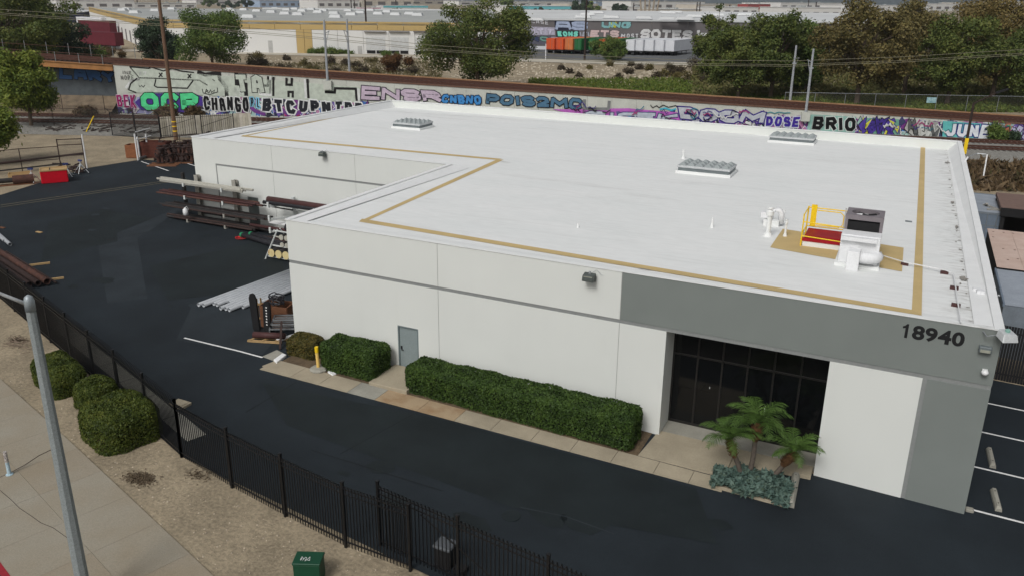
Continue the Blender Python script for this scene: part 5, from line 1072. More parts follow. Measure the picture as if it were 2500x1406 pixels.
for i in range(xn):
    for j in range(yn):
        x0_ = b[0]+.03+i*1.22; y0_ = b[1]+(a[1]-b[1])*j/yn; MB().box(x0_+.006, x0_+1.214, y0_+.006, y0_+(a[1]-b[1])/yn-.006, zb2-.05, zb2-.02+.004*((i+j) % 2)).build('plywood_sheet', m_ply, py)
pr_ = MB()
for k in range(40): x, y = b[0]+rnd.uniform(.2, 5.8), b[1]+rnd.uniform(.2, a[1]-b[1]-.2); pr_.box(x-.05, x+.05, y-.04, y+.04, zb2-.016, zb2-.008)
tag(pr_.build('stain', m_rust, py), kind='stuff')
zc = gz(30)+2.6; a = Z(2432, 656, zc); b = Z(2455, 742, zc); print('corr', a, b)
cs = thing('corrugated_container', (b[0]+1.2, (a[1]+b[1])/2, gz(30)), 'grey container with a ribbed steel roof next to the black fence', 'container'); x0_ = min(a[0], b[0])-.05
m = MB(); corr(m, x0_, x0_+2.44, b[1], a[1]-.05, zc); m.build('roof', m_corr, cs); MB().box(x0_+.02, x0_+2.42, b[1]+.02, a[1]-.07, gz(30), zc-.06).build('body', m_ctn, cs); MB().box(x0_-.03, x0_+.05, b[1], a[1]-.05, zc-.12, zc+.05).build('roof_rail', m_ctnb, cs)
zc2 = gz(31)+2.2; a = Z(2478, 735, zc2); t = thing('grey_cabinet', (a[0]+1, a[1]-.8, gz(30)), 'squat grey box standing behind the black slatted fence', 'cabinet'); MB().box(a[0], a[0]+2.2, a[1]-1.6, a[1], gz(30), zc2).build('body', M('cabinet_warm', rgb(128, 122, 122), .7, .1, 2), t, bevel=.04); MB().tube([(a[0]-.8, a[1]-.5, 2.0), (a[0]-.1, a[1]-.5, 2.0), (a[0]-.1, a[1]-.9, .3)], .06, 8).build('pipe', m_galv, t)
bf = thing('slatted_fence', (30, 11.75, gz(30)), 'tall black slatted fence at the back of the right parking bay', 'fence')
slm = MB().box(-.045, .045, -.012, .012, 0, 2.5).mesh('slat', m_blk2)
for k in range(95): x = 26.95+.105*k; inst(slm, 'slat', bf, (x, 11.75+.006*(k % 2), gz(x)+.02))
for zz in (.3, 2.2): MB().bar((26.9, 11.80, gz(27)+zz), (37, 11.80, gz(36)+zz), .04, .06).build('rail', m_blk2, bf)
# ---------------------------------------------------------------- railway
m_ball = M('ballast', rgb(128, 126, 120), .95, .3, 3, .8, 12, fine=.2); m_ballb = M('ballast_rusty', rgb(92, 66, 54), .95, .25, 2, .6, 12, fine=.15); m_railst = M('rail_steel', rgb(82, 54, 44), .7, .15, 4); m_tie = M('sleeper', rgb(70, 62, 58), .9, .2, 5)
m_cwall = M('wall_concrete', rgb(176, 178, 170, 1.2), .9, .1, .5, .12, 12, fine=.05); m_girder = M('girder_ochre', rgb(150, 108, 66), .8, .18, 1.2)
def zt(s): return 6.5-.0469*s
def WP(s, n, z): p = WA+WU*s+WN*n; return (p[0], p[1], z)
def swz(px, py, n=0.): p = VP(px, py, WA+WN*n, WB+WN*n); return float((p[:2]-WA)@WU), float(p[2])
print('bridge', swz(30, 128), swz(30, 150), swz(150, 160), swz(270, 172))
S0, S1 = 0., 146.
# lower tracks beside the wall
def terrs(s, n): p = WA+WU*s+WN*n; return gz(p[0])
bs = [(-60, 0)]
def strip(name, s0, s1, n0, n1, dz, mat, st=4.):
    m = MB(); k = int((s1-s0)/st); vs_ = []
    for i in range(k+1):
        s = s0+(s1-s0)*i/k
        for j in range(5): n = n0+(n1-n0)*j/4; vs_.append(WP(s, n, terrs(s, n)+dz*(1 if 0 < j < 4 else .1)))
    m.add(vs_, [(i*5+j, (i+1)*5+j, (i+1)*5+j+1, i*5+j+1) for i in range(k) for j in range(4)]); return tag(m.build(name, mat, org=(0, 0, 0)), kind='structure')
strip('railway_ballast', -70, 170, -16.5, -.05, .22, m_ball)
def track(nc, zf, s0, s1, label, ties=True, dz=.24, name='railway_track'):
    c = WP((s0+s1)/2, nc, zf((s0+s1)/2, nc)); t = thing(name, c, label, 'railway track')
    k = int((s1-s0)/6)
    for sd_ in (-1, 1):
        m = MB(); n = nc+sd_*.7525
        for i in range(k):
            a = s0+(s1-s0)*i/k; b = s0+(s1-s0)*(i+1)/k; pa, pb = WP(a, n, zf(a, n)+dz), WP(b, n, zf(b, n)+dz)
            for (w_, z0_, z1_) in ((.14, 0, .03), (.03, .03, .12), (.075, .12, .165)):
                o = WN*w_/2; m.add([(pa[0]-o[0], pa[1]-o[1], pa[2]+z0_), (pb[0]-o[0], pb[1]-o[1], pb[2]+z0_), (pb[0]+o[0], pb[1]+o[1], pb[2]+z0_), (pa[0]+o[0], pa[1]+o[1], pa[2]+z0_), (pa[0]-o[0], pa[1]-o[1], pa[2]+z1_), (pb[0]-o[0], pb[1]-o[1], pb[2]+z1_), (pb[0]+o[0], pb[1]+o[1], pb[2]+z1_), (pa[0]+o[0], pa[1]+o[1], pa[2]+z1_)], [(4, 5, 6, 7), (0, 1, 5, 4), (2, 3, 7, 6)])
        m.build('rail', m_railst, t)
    if ties:
        m = MB(); k = int((s1-s0)/.62)
        for i in range(k):
            s = s0+(s1-s0)*i/k; z = zf(s, nc)+dz; a = WP(s, nc-1.25, z-.05); b = WP(s, nc+1.25, z-.05); m.bar(a, b, .22, .1)
        tag(m.build('sleepers', m_tie, t), kind='stuff')
    return t
track(-4.0, terrs, -60, 165, 'lower railway track nearest the graffiti wall', dz=.27); track(-8.6, terrs, -60, 165, 'lower railway track nearer the warehouse', dz=.27)
# weeds and brush on the right behind the containers
m_dry = LEAF('dry_brush', [(.10, .062, .03), (.16, .11, .055), (.09, .06, .035), (.07, .075, .025)], .15, .6); m_grass = LEAF('grass_green', [(.05, .085, .014), (.09, .14, .022), (.14, .185, .03), (.18, .17, .04)], .25, .5)
def tuft_field(name, fn, n, size, mat, label, aspect=3.0, up=1.0):
    P_, N_ = [], []
    for k in range(n):
        r = fn()
        if r is None: continue
        p, h = r; P_.append((p[0], p[1], p[2]+h*rnd.random())); a = rnd.uniform(0, 6.28); N_.append((math.cos(a), math.sin(a), .25))
    o = leaves(name, P_, N_, size, mat, org=P_[0], aspect=aspect, jitter=.5); tag(o, label, 'vegetation', kind='stuff')
def brush():
    s, n = rnd.uniform(88, 130), rnd.uniform(-30, -17); p = WP(s, n, terrs(s, n))
    if p[0] < 27.5: return None
    return p, .25+.35*math.sin(s*.9)**2
tuft_field('dry_brush', brush, 9000, .28, m_dry, 'heap of dry brown brush between the tracks and the containers', 4)
# ---------------------------------------------------------------- elevated line on its graffiti covered wall
RW = thing('retaining_wall', WP(70, 0, 0), 'long concrete railway retaining wall covered in graffiti', 'retaining wall')
pw = 3.0; k = 0; s = S0
while s < S1-.1:
    a, b = s+.012, min(s+pw, S1)-.012; pa, pb = WA+WU*a, WA+WU*b
    z0 = min(gz(pa[0]), gz(pb[0]))-.5; za, zb3 = zt(a), zt(b)
    m = MB(); o = WN*.25
    if zb3 > z0+.05: m.add([(*pa, z0), (*pb, z0), (*(pb+o), z0), (*(pa+o), z0), (*pa, za), (*pb, zb3), (*(pb+o), zb3), (*(pa+o), za)], [(3, 2, 1, 0), (4, 5, 6, 7), (0, 1, 5, 4), (1, 2, 6, 5), (2, 3, 7, 6), (3, 0, 4, 7)]); m.build('wall_panel', m_cwall, RW)
    s += pw
em = MB(); a, b = WA+WU*S0, WA+WU*S1
def emb(n0, n1, dz, mat, nm):
    m = MB(); q = [WA+WU*S0+WN*n0, WA+WU*S1+WN*n0, WA+WU*S1+WN*n1, WA+WU*S0+WN*n1]; zz = [zt(S0)+dz, zt(S1)+dz, zt(S1)+dz, zt(S0)+dz]
    m.add([(*q[i], -1.5) for i in range(4)]+[(*q[i], zz[i]) for i in range(4)], [(4, 5, 6, 7), (0, 1, 5, 4), (1, 2, 6, 5), (2, 3, 7, 6), (3, 0, 4, 7)]); return m.build(nm, mat, RW)
emb(.255, 7.9, -.03, m_ballb, 'embankment')
m = MB(); 
for i in range(48): a, b = S0+i*3.04, S0+(i+1)*3.04-.02; m.bar(WP(a, .12, zt(a)+.07), WP(b, .12, zt(b)+.07), .42, .14)
tag(m.build('kerb_coping', M('coping_brown', rgb(104, 76, 62), .9, .15, 1.5), RW), kind='stuff')
m = MB()
for i in range(24): a, b = S0+i*6.08, S0+(i+1)*6.08; m.bar(WP(a, 7.7, zt(a)+.12), WP(b, 7.7, zt(b)+.12), .3, .3)
tag(m.build('far_kerb', M('coping_tan', rgb(150, 116, 86), .9, .15, 1.5), RW), kind='stuff')
zdk = lambda s, n: zt(s)
track(2.2, zdk, -46, 144, 'upper railway track on the near side of the ramp', dz=.06, name='elevated_track'); track(5.8, zdk, -46, 144, 'upper railway track on the far side of the ramp', dz=.06, name='elevated_track')
# bridge over the road on the left
BR = thing('railway_bridge', WP(-22, 4, .3), 'ochre girder railway bridge with pipe railing at the left', 'bridge')
for n0 in (0, 7.7):
    m = MB(); m.bar(WP(-46, n0, zt(-46)-.40), WP(-.05, n0, zt(0)-.40), .3, .6); m.bar(WP(-46, n0, zt(-46)-.08), WP(-.05, n0, zt(0)-.08), .55, .07); m.bar(WP(-46, n0, zt(-46)-.73), WP(-.05, n0, zt(0)-.73), .55, .07)
    m.build('girder', m_girder, BR)
m = MB(); m.bar(WP(-46, 3.9, zt(-46)-.25), WP(-.05, 3.9, zt(0)-.25), 7.4, .35); m.build('deck', m_ballb, BR)
for i in range(14):
    s = -1.2-3.1*i; MB().tube([WP(s, -.15, zt(s)-.1), WP(s, -.15, zt(s)+1.15)], .045, 6).build('railing_post', m_galv, BR); MB().tube([WP(s, 7.9, zt(s)-.1), WP(s, 7.9, zt(s)+1.6)], .045, 6).build('railing_post', m_galv, BR)
for h in (.55, 1.1): MB().tube([WP(-46, -.15, zt(-46)+h), WP(0, -.15, zt(0)+h)], .035, 6).build('railing_rail', m_railst, BR)
MB().tube([WP(-46, 7.9, zt(-46)+1.1), WP(0, 7.9, zt(0)+1.1)], .03, 6).build('railing_rail', m_railst, BR)
UW = thing('underpass_wall', WP(-20, 9, .3), 'dark underpass wall with blue lettering behind the bridge', 'wall')
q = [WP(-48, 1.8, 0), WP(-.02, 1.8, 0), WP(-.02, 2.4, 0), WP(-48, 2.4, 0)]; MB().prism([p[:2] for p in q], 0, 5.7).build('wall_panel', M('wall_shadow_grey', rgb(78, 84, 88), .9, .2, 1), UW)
m = MB(); m.prism([WP(-48, -1.5, 0)[:2], WP(-.1, -1.5, 0)[:2], WP(-.1, 8.3, 0)[:2], WP(-48, 8.3, 0)[:2]], 0, .3); tag(m.build('underpass_soil', m_soil), kind='structure')
# dirt slope below the bridge
m = MB(); vs_ = []
for i in range(13):
    s = -46+i*3.8
    for j, (n, z) in enumerate(((-2.6, .32), (-1.2, .8), (.3, 1.7), (1.75, 2.3))): vs_.append(WP(s, n, z+rnd.uniform(-.1, .15)))
m.add(vs_, [(i*4+j, (i+1)*4+j, (i+1)*4+j+1, i*4+j+1) for i in range(12) for j in range(3)]); tag(m.build('underpass_slope', M('slope_soil', rgb(118, 104, 86), .95, .3, 1.2, .6, 9), org=(0, 0, 0)), kind='structure')

# ---------------------------------------------------------------- graffiti
PAINT = {}
def paint(c):
    if c not in PAINT: PAINT[c] = M('spray_%d_%d_%d' % c, rgb(*c, 1.05), .85, .16, 1.6, fine=.07)
    return PAINT[c]
FONT = {'A': [[(0, 0), (.1, .9), (.5, 1), (.9, .9), (1, 0)], [(.05, .42), (.95, .42)]], 'B': [[(0, 0), (0, 1), (.75, 1), (.95, .76), (.7, .52), (1, .26), (.75, 0), (0, 0)], [(0, .52), (.7, .52)]],
 'C': [[(1, .82), (.8, 1), (.2, 1), (0, .8), (0, .2), (.2, 0), (.8, 0), (1, .18)]], 'D': [[(0, 0), (0, 1), (.65, 1), (1, .7), (1, .3), (.65, 0), (0, 0)]], 'E': [[(1, 1), (0, 1), (0, 0), (1, 0)], [(0, .5), (.8, .5)]],
 'F': [[(1, 1), (0, 1), (0, 0)], [(0, .5), (.8, .5)]], 'G': [[(1, .85), (.8, 1), (.2, 1), (0, .8), (0, .2), (.2, 0), (.8, 0), (1, .2), (1, .45), (.6, .45)]], 'H': [[(0, 0), (0, 1)], [(1, 0), (1, 1)], [(0, .5), (1, .5)]],
 'I': [[(.5, 0), (.5, 1)]], 'J': [[(1, 1), (1, .2), (.75, 0), (.25, 0), (0, .25)]], 'K': [[(0, 0), (0, 1)], [(1, 1), (.1, .48), (1, 0)]], 'L': [[(0, 1), (0, 0), (1, 0)]], 'M': [[(0, 0), (.06, 1)], [(.06, .95), (.5, .35)], [(.5, .35), (.94, .95)], [(.94, 1), (1, 0)]],
 'N': [[(0, 0), (0, 1)], [(.05, .92), (.95, .08)], [(1, 0), (1, 1)]], 'O': [[(.25, 0), (.75, 0), (1, .25), (1, .75), (.75, 1), (.25, 1), (0, .75), (0, .25), (.25, 0)]], 'P': [[(0, 0), (0, 1), (.75, 1), (1, .78), (1, .6), (.75, .42), (0, .42)]],
 'R': [[(0, 0), (0, 1), (.75, 1), (1, .8), (1, .66), (.75, .5), (0, .5)], [(.5, .5), (1, 0)]], 'S': [[(1, .85), (.8, 1), (.2, 1), (0, .82), (0, .66), (.2, .52), (.8, .48), (1, .32), (1, .18), (.8, 0), (.2, 0), (0, .15)]],
 'T': [[(0, 1), (1, 1)], [(.5, 1), (.5, 0)]], 'U': [[(0, 1), (0, .2), (.25, 0), (.75, 0), (1, .2), (1, 1)]], 'W': [[(0, 1), (.22, 0)], [(.22, .05), (.5, .7)], [(.5, .7), (.78, .05)], [(.78, 0), (1, 1)]], 'Y': [[(0, 1), (.5, .5), (1, 1)], [(.5, .5), (.5, 0)]], 'X': [[(0, 0), (1, 1)], [(0, 1), (1, 0)]],
 '2': [[(0, .8), (.25, 1), (.75, 1), (1, .8), (1, .62), (.05, .05)], [(0, 0), (1, 0)]], ' ': [], '-': [[(.2, .6), (.8, .6)]], 'Z': [[(0, 1), (1, 1)], [(.95, .95), (.05, .05)], [(0, 0), (1, 0)]]}
class Spray:
    # paint on a wall plane: (s, z) coordinates, each layer a little proud of the one before
    def __init__(s, to3, parent): s.to3 = to3; s.par = parent; s.k = 0; s.mb = None; s.mats = []; s.base = 0
    def begin(s): s.mb = MB(); s.mats = []; s.k = s.base; return s
    def end(s, name='graffiti'): return s.mb.build(name, s.mats, s.par)
    def setc(s, c):
        m = paint(c)
        if m not in s.mats: s.mats.append(m)
        s.mb.m = s.mats.index(m)
    def area(s, pts, c):
        s.setc(c); s.k += 1; s.mb.poly([s.to3(a, b, s.k) for a, b in pts])
    def ribbon(s, pts, w, c, ext=.35):
        s.setc(c); s.k += 1; P_ = [np.array(p, float) for p in pts]; closed = np.linalg.norm(P_[0]-P_[-1]) < 1e-6; n = len(P_)
        if not closed:
            d = P_[1]-P_[0]; P_[0] = P_[0]-d/np.linalg.norm(d)*w*ext; d = P_[-1]-P_[-2]; P_[-1] = P_[-1]+d/np.linalg.norm(d)*w*ext
        Lf, Rt = [], []
        for i in range(n):
            if closed: a = P_[(i-1) % (n-1)]; b = P_[i % (n-1)]; c_ = P_[(i+1) % (n-1)] if i < n-1 else P_[1]
            else: a = P_[max(i-1, 0)]; b = P_[i]; c_ = P_[min(i+1, n-1)]
            d0 = b-a; d1 = c_-b; d0 = d0/np.linalg.norm(d0) if np.linalg.norm(d0) > 1e-9 else None; d1 = d1/np.linalg.norm(d1) if np.linalg.norm(d1) > 1e-9 else None
            if d0 is None: d0 = d1
            if d1 is None: d1 = d0
            t = d0+d1; t = t/np.linalg.norm(t) if np.linalg.norm(t) > 1e-6 else d0; nn = np.array([-t[1], t[0]]); ml = 1/max(.55, abs(nn@np.array([-d0[1], d0[0]]))); Lf.append(b+nn*w/2*ml); Rt.append(b-nn*w/2*ml)
        v = [s.to3(*p, s.k) for p in Lf]+[s.to3(*p, s.k) for p in Rt]; s.mb.add(v, [(i+n, i+1+n, i+1, i) for i in range(n-1)])
    def word(s, txt, s0, s1, zb0, zb1, h0, h1, fill, out, wf=.30, of=.12, gap=.12, bg=None, jit=0., sh=None):
        n = len(txt); wl = [{'I': .5, 'M': 1.3, 'W': 1.3, '-': .5}.get(c, 1.) for c in txt]; tw = sum(wl); off = [(s1-s0)*sum(wl[:i])/tw for i in range(n)]; wc = [(s1-s0)*q/tw for q in wl]; cw = (s1-s0)/tw; hm = (h0+h1)/2; mn = min(cw, hm*.85); w = mn*min(wf, .36); o = mn*of
        rj = random.Random(hash(txt) % 1000 if False else sum(map(ord, txt))); skw = [rj.uniform(-.13, .13) for _ in range(8)]; wob = {}
        def m(u, v, i):
            if (u, v, i) not in wob: wob[(u, v, i)] = (rj.gauss(0, .018), rj.gauss(0, .018))
            du, dw = wob[(u, v, i)]; u += du; v += dw
            x = s0+off[i]+wc[i]*gap/2+(w/2+o)+u*max(.02, wc[i]*(1-gap)-w-2*o); f = (x-s0)/(s1-s0); j = jit*math.sin(i*2.3+1)*hm
            x += (v-.5)*skw[i % 8]*cw
            return (x, zb0+(zb1-zb0)*f+(w/2+o)+v*((h0+(h1-h0)*f)-w-2*o)+j)
        if bg: e = .04*(s1-s0); s.area([(s0-e, zb0-.1), (s1+e, zb1-.1), (s1+e, zb1+h1*1.02), (s0-e, zb0+h0*1.02)], bg)
        for layer in (0, 1, 2):
            for i, ch in enumerate(txt):
                for pl in FONT.get(ch, []):
                    q = [m(u, v, i) for u, v in pl]
                    if layer == 0 and sh: s.ribbon([(a+o*1.4, b-o*1.2) for a, b in q], w+2*o, sh)
                    elif layer == 1 and out: s.ribbon(q, w+2*o, out)
                    elif layer == 2: s.ribbon(q, w, fill, .3)
SPW = Spray(lambda a, b, k: WP(a, -.006-.004*k, b), RW)
def pword(txt, l, r, tl, bl, tr, br, fill, out, **kw):
    # pixel columns l, r; top and bottom pixel rows at each end
    (sa, za), (sb, zb4) = swz(l, bl), swz(r, br); ha, hb = swz(l, tl)[1]-za, swz(r, tr)[1]-zb4
    SPW.begin(); SPW.word(txt, sa, sb, za, zb4, ha, hb, fill, out, **kw); SPW.end()
def pline(lines, w, c, area=None):
    SPW.begin()
    if area: SPW.area([swz(*q) for q in area[0]], area[1])
    for l_ in lines: SPW.ribbon([swz(*q) for q in l_], w, c, .2)
    SPW.end()
zo = lambda pts, sc=.256, ox=0, oy=0: [(ox+a*sc, oy+b*sc) for a, b in pts]
BK = (34, 32, 32); WHT = (206, 208, 206); PAL = (182, 190, 178)
# a dense layer of older small pieces under the bigger words
rg = random.Random(21); cset = [(150, 150, 190), (110, 90, 160), (70, 110, 170), (196, 198, 204), (120, 60, 130), (60, 66, 96), (150, 180, 176), (176, 120, 160), (204, 206, 206), (46, 48, 58)]
def band(l, r, yt, yb_, wpx):
    x = l
    while x < r:
        ww = wpx*rg.uniform(.7, 1.4); u = (x-l)/(r-l); y0 = yt[0]+(yt[1]-yt[0])*u; y1 = yb_[0]+(yb_[1]-yb_[0])*u; SPW.begin(); c0 = rg.choice(cset); SPW.area([swz(x-2, y1), swz(x+ww, y1+1), swz(x+ww-3, y0+rg.uniform(0, 4)), swz(x+ww*.5, y0-rg.uniform(0, 3)), swz(x+2, y0+rg.uniform(0, 4))], c0)
        for k in range(6):
            q = []; xx = x+ww*rg.uniform(.05, .9); yy = y0+(y1-y0)*rg.uniform(.1, .9)
            for j in range(4): q.append(swz(xx, yy)); xx += ww*rg.uniform(-.22, .28); yy += (y1-y0)*rg.uniform(-.4, .4); yy = min(max(yy, y0+2), y1-1)
            w_ = rg.uniform(.22, .4); SPW.ribbon(q, w_+.16, rg.choice([BK, (60, 50, 110), WHT]), .2); SPW.ribbon(q, w_, rg.choice(cset), .2)
        SPW.end(); x += ww*.9
band(288, 640, (236, 240), (276, 284), 30); band(640, 900, (240, 250), (282, 290), 34); band(1425, 1870, (266, 286), (302, 318), 34); band(1870, 2560, (282, 306), (320, 350), 34)
SPW.base = 16

pline([], .3, BK, ([(322, 166), (545, 186), (880, 214), (880, 252), (560, 236), (312, 226)], PAL))
pline([zo(q) for q in ([(1240, 640), (1330, 745), (1540, 752), (1800, 765), (1900, 768), (1980, 815)], [(1240, 640), (1420, 655), (1440, 640), (1560, 680), (1640, 655), (1730, 680), (1850, 695)], [(1310, 750), (1250, 800), (1230, 860), (1300, 885)], [(1490, 760), (1475, 820), (1500, 835), (1790, 845), (1845, 770)], [(1520, 700), (1550, 735)], [(1550, 698), (1518, 738)], [(1795, 712), (1825, 745)], [(1825, 710), (1795, 748)])], .16, BK)
pline([zo(q) for q in ([(1890, 690), (1960, 715), (2090, 700), (2100, 760), (2160, 830), (2165, 915)], [(2255, 705), (2260, 800), (2345, 810), (2350, 910)])], .5, BK)
pline([zo([(1205, 840), (1260, 770), (1330, 755)])], .35, WHT)
zo2 = lambda pts: zo(pts, .256, 600, 0)
pline([zo2(q) for q in ([(130, 820), (215, 820), (215, 735)], [(265, 740), (265, 915)], [(390, 750), (390, 810), (440, 812), (440, 750)], [(410, 925), (410, 880), (450, 880), (450, 930)], [(590, 760), (600, 935)], [(760, 880), (850, 885), (855, 845), (1050, 850), (1060, 960)])], .3, BK)
pline([zo2(q) for q in ([(235, 740), (235, 915)], [(565, 760), (575, 935)], [(140, 845), (140, 900), (245, 910)], [(1075, 850), (1080, 960)])], .3, WHT)
pword('TA', 575, 650, 180, 228, 184, 232, PAL, BK, wf=.30, of=.05)
pword('BEK', 287, 337, 232, 262, 230, 266, (140, 30, 90), (214, 190, 206), wf=.26, of=.05)
pline([], .2, BK, ([(330, 250), (360, 226), (470, 226), (500, 240), (492, 268), (470, 276), (345, 270)], (70, 50, 130)))
pword('OCP', 346, 490, 226, 272, 226, 273, (84, 205, 140), (22, 40, 30), wf=.34, of=.055, gap=.02)
pword('CHANGO', 498, 612, 234, 272, 236, 276, (18, 18, 20), WHT, wf=.30, of=.13, gap=0., jit=.04)
pword('PL', 610, 640, 236, 262, 238, 268, (40, 40, 48), (130, 190, 214), wf=.2, of=.2)
pline([zo2(q) for q in ([(20, 1000), (90, 1060), (180, 1090)], [(350, 1050), (400, 1090)], [(480, 1090), (520, 1070)])], .5, (110, 60, 130))
pword('BTC', 640, 726, 238, 276, 242, 282, (34, 36, 42), (212, 214, 214), wf=.31, of=.12, gap=.02, jit=.03)
pword('UPN', 728, 812, 240, 276, 246, 280, (34, 36, 42), (212, 214, 214), wf=.31, of=.12, gap=.02, jit=-.03)
pword('TPR', 815, 890, 244, 280, 250, 284, (34, 36, 42), (212, 214, 214), wf=.31, of=.12, gap=.02)
pline([zo2([(350, 1045), (390, 1100)]), zo2([(490, 1100), (520, 1075)])], .35, (190, 30, 60))
pword('ENSR', 882, 1078, 208, 246, 222, 252, (186, 170, 186), (36, 34, 44), wf=.30, of=.07, gap=.0)
pword('CNBNO', 1078, 1176, 230, 254, 232, 258, (62, 130, 190), (16, 30, 60), wf=.30, of=.10, gap=-.05, jit=.02)
pword('POIS2MC', 1186, 1422, 228, 256, 240, 270, (76, 112, 138), (20, 24, 34), wf=.31, of=.08, gap=.0)
pline([zo(q, .256, 1240, 0) for q in ([(730, 955), (725, 1080)], [(965, 970), (960, 1040)], [(740, 1040), (960, 1042)])], .35, (120, 122, 122))
pline([], .2, BK, (zo([(420, 1045), (740, 1045), (820, 1040), (1150, 1035), (1300, 1050), (1620, 1075), (1640, 1150), (700, 1110)], .256, 1240, 0), (176, 96, 178)))
pword('SICEK', 1432, 1652, 270, 296, 276, 302, (176, 184, 196), (60, 60, 110), wf=.34, of=.1, gap=-.05, jit=.03)
pline([zo(q, .256, 1240, 0) for q in ([(1050, 1070), (1060, 1110)], [(1330, 1080), (1350, 1120)], [(1130, 1085), (1170, 1110)])], .45, (40, 140, 190))
pline([zo(q, .256, 1240, 0) for q in ([(1360, 1005), (1380, 1030), (1420, 1010), (1440, 1030), (1480, 1005), (1530, 1025), (1600, 1010), (1640, 1040)], )], .1, BK); pline([zo(q, .256, 1240, 0) for q in ([(1450, 1045), (1500, 1035), (1560, 1055), (1600, 1040)], )], .2, (70, 170, 190))
pword('DOOM', 1656, 1866, 260, 294, 272, 308, (180, 184, 192), (52, 36, 120), wf=.36, of=.10, gap=-.05, jit=.04)
pword('DOSE', 1866, 1952, 282, 310, 284, 314, (60, 40, 140), (196, 200, 210), wf=.30, of=.12, gap=-.02)
pline([zo([(50, 1080), (80, 1072), (120, 1085), (160, 1072), (210, 1082), (270, 1078)], .256, 1860, 0)], .12, (60, 130, 140))
pline([], .2, BK, ([(1976, 280), (2090, 286), (2086, 326), (1970, 318)], (136, 176, 166)))
pword('BRIO', 1980, 2088, 283, 318, 286, 324, (14, 14, 16), (196, 204, 200), wf=.27, of=.07, gap=.02)
def wild(l, r, tl, bl, tr, br, cols, n=16, seed=1):
    rr = random.Random(seed); SPW.begin(); SPW.area([swz(l, bl), swz(r, br), swz(r, tr), swz(l, tl)], cols[0])
    for k in range(n):
        u = rr.random(); x = l+(r-l)*u; y0 = tl+(tr-tl)*u; y1 = bl+(br-bl)*u; q = []
        for j in range(5): q.append((x+(r-l)*rr.uniform(-.14, .14), y0+(y1-y0)*min(.92, max(.08, rr.gauss(.5, .3)))))
        q = [swz(*p) for p in q]; SPW.ribbon(q, .62, BK if k % 2 else cols[-1], .2); SPW.ribbon(q, .42, cols[1+k % (len(cols)-1)], .2)
    SPW.end()
wild(2108, 2194, 288, 326, 292, 336, [(108, 160, 140), (70, 52, 140), (62, 46, 128), (196, 196, 70), (78, 60, 150)], 15, 4)
wild(2218, 2290, 294, 334, 298, 344, [(150, 152, 148), (176, 176, 172), (92, 94, 94), (196, 198, 194)], 14, 8)
pline([], .2, BK, ([(2302, 296), (2420, 304), (2418, 342), (2300, 336)], (96, 178, 176)))
pword('JUNE', 2304, 2414, 298, 334, 304, 342, (214, 218, 228), (40, 50, 120), wf=.30, of=.09, gap=-.03)
wild(2420, 2462, 304, 342, 306, 346, [(170, 172, 168), (90, 140, 110), (190, 110, 90)], 6, 2)
pword('WS', 2440, 2530, 302, 340, 306, 346, (178, 180, 204), (82, 60, 110), wf=.36, of=.08, gap=-.03)
# thin scribbled tags over everything on the right half
SPW.base = 60; rt = random.Random(33)
for k in range(46):
    x = rt.uniform(1180, 2480)
    if 1855 < x < 2095 or 2290 < x < 2415: continue
    u = (x-1180)/1300; y0 = 236+u*66; hh_ = 30; SPW.begin(); q = []; xx, yy = x, y0+rt.uniform(8, hh_)
    for j in range(rt.randint(5, 9)): q.append(swz(xx, yy)); xx += rt.uniform(1.5, 6); yy += rt.uniform(-7, 7); yy = min(max(yy, y0+3), y0+hh_+4)
    SPW.ribbon(q, rt.uniform(.07, .14), rt.choice([BK, WHT, (60, 50, 120), (40, 110, 130), (150, 60, 110)]), .2); SPW.end('scribble')
SPW.base = 16
# small tags high on the left panels
pword('INE', 299, 325, 172, 182, 174, 184, (60, 60, 58), None, wf=.14); pword('NOPE', 295, 330, 184, 196, 184, 198, (60, 60, 58), None, wf=.14)
pline([zo(q) for q in ([(1330, 700), (1345, 690), (1335, 715), (1355, 715)], [(1370, 690), (1395, 690), (1385, 715)])], .12, WHT)
pline([zo(q) for q in ([(1325, 815), (1345, 830), (1330, 832)], [(1350, 815), (1370, 835), (1385, 815)], [(1960, 890), (1970, 855), (1985, 870), (1970, 875), (1995, 890), (2010, 860), (2020, 885), (2050, 860), (2040, 890)], [(1930, 850), (1940, 890), (2000, 905), (2080, 880), (2075, 840)], [(2030, 760), (2050, 775)])], .1, BK)
pword('DLEY', 571, 600, 213, 222, 215, 224, WHT, None, wf=.14); pword('DZI', 573, 596, 224, 234, 226, 236, WHT, None, wf=.14)
SPU = Spray(lambda a, b, k: WP(a, 1.795-.004*k, b), UW)
(sa, za), (sb, zb4) = swz(146, 194, 1.8), swz(286, 205, 1.8); ha, hb = swz(146, 164, 1.8)[1]-za, swz(286, 174, 1.8)[1]-zb4
SPU.begin(); SPU.word('LARY', sa, sb, za, zb4, ha, hb, (58, 92, 138), (18, 24, 40), wf=.36, of=.05, gap=.0); SPU.end()
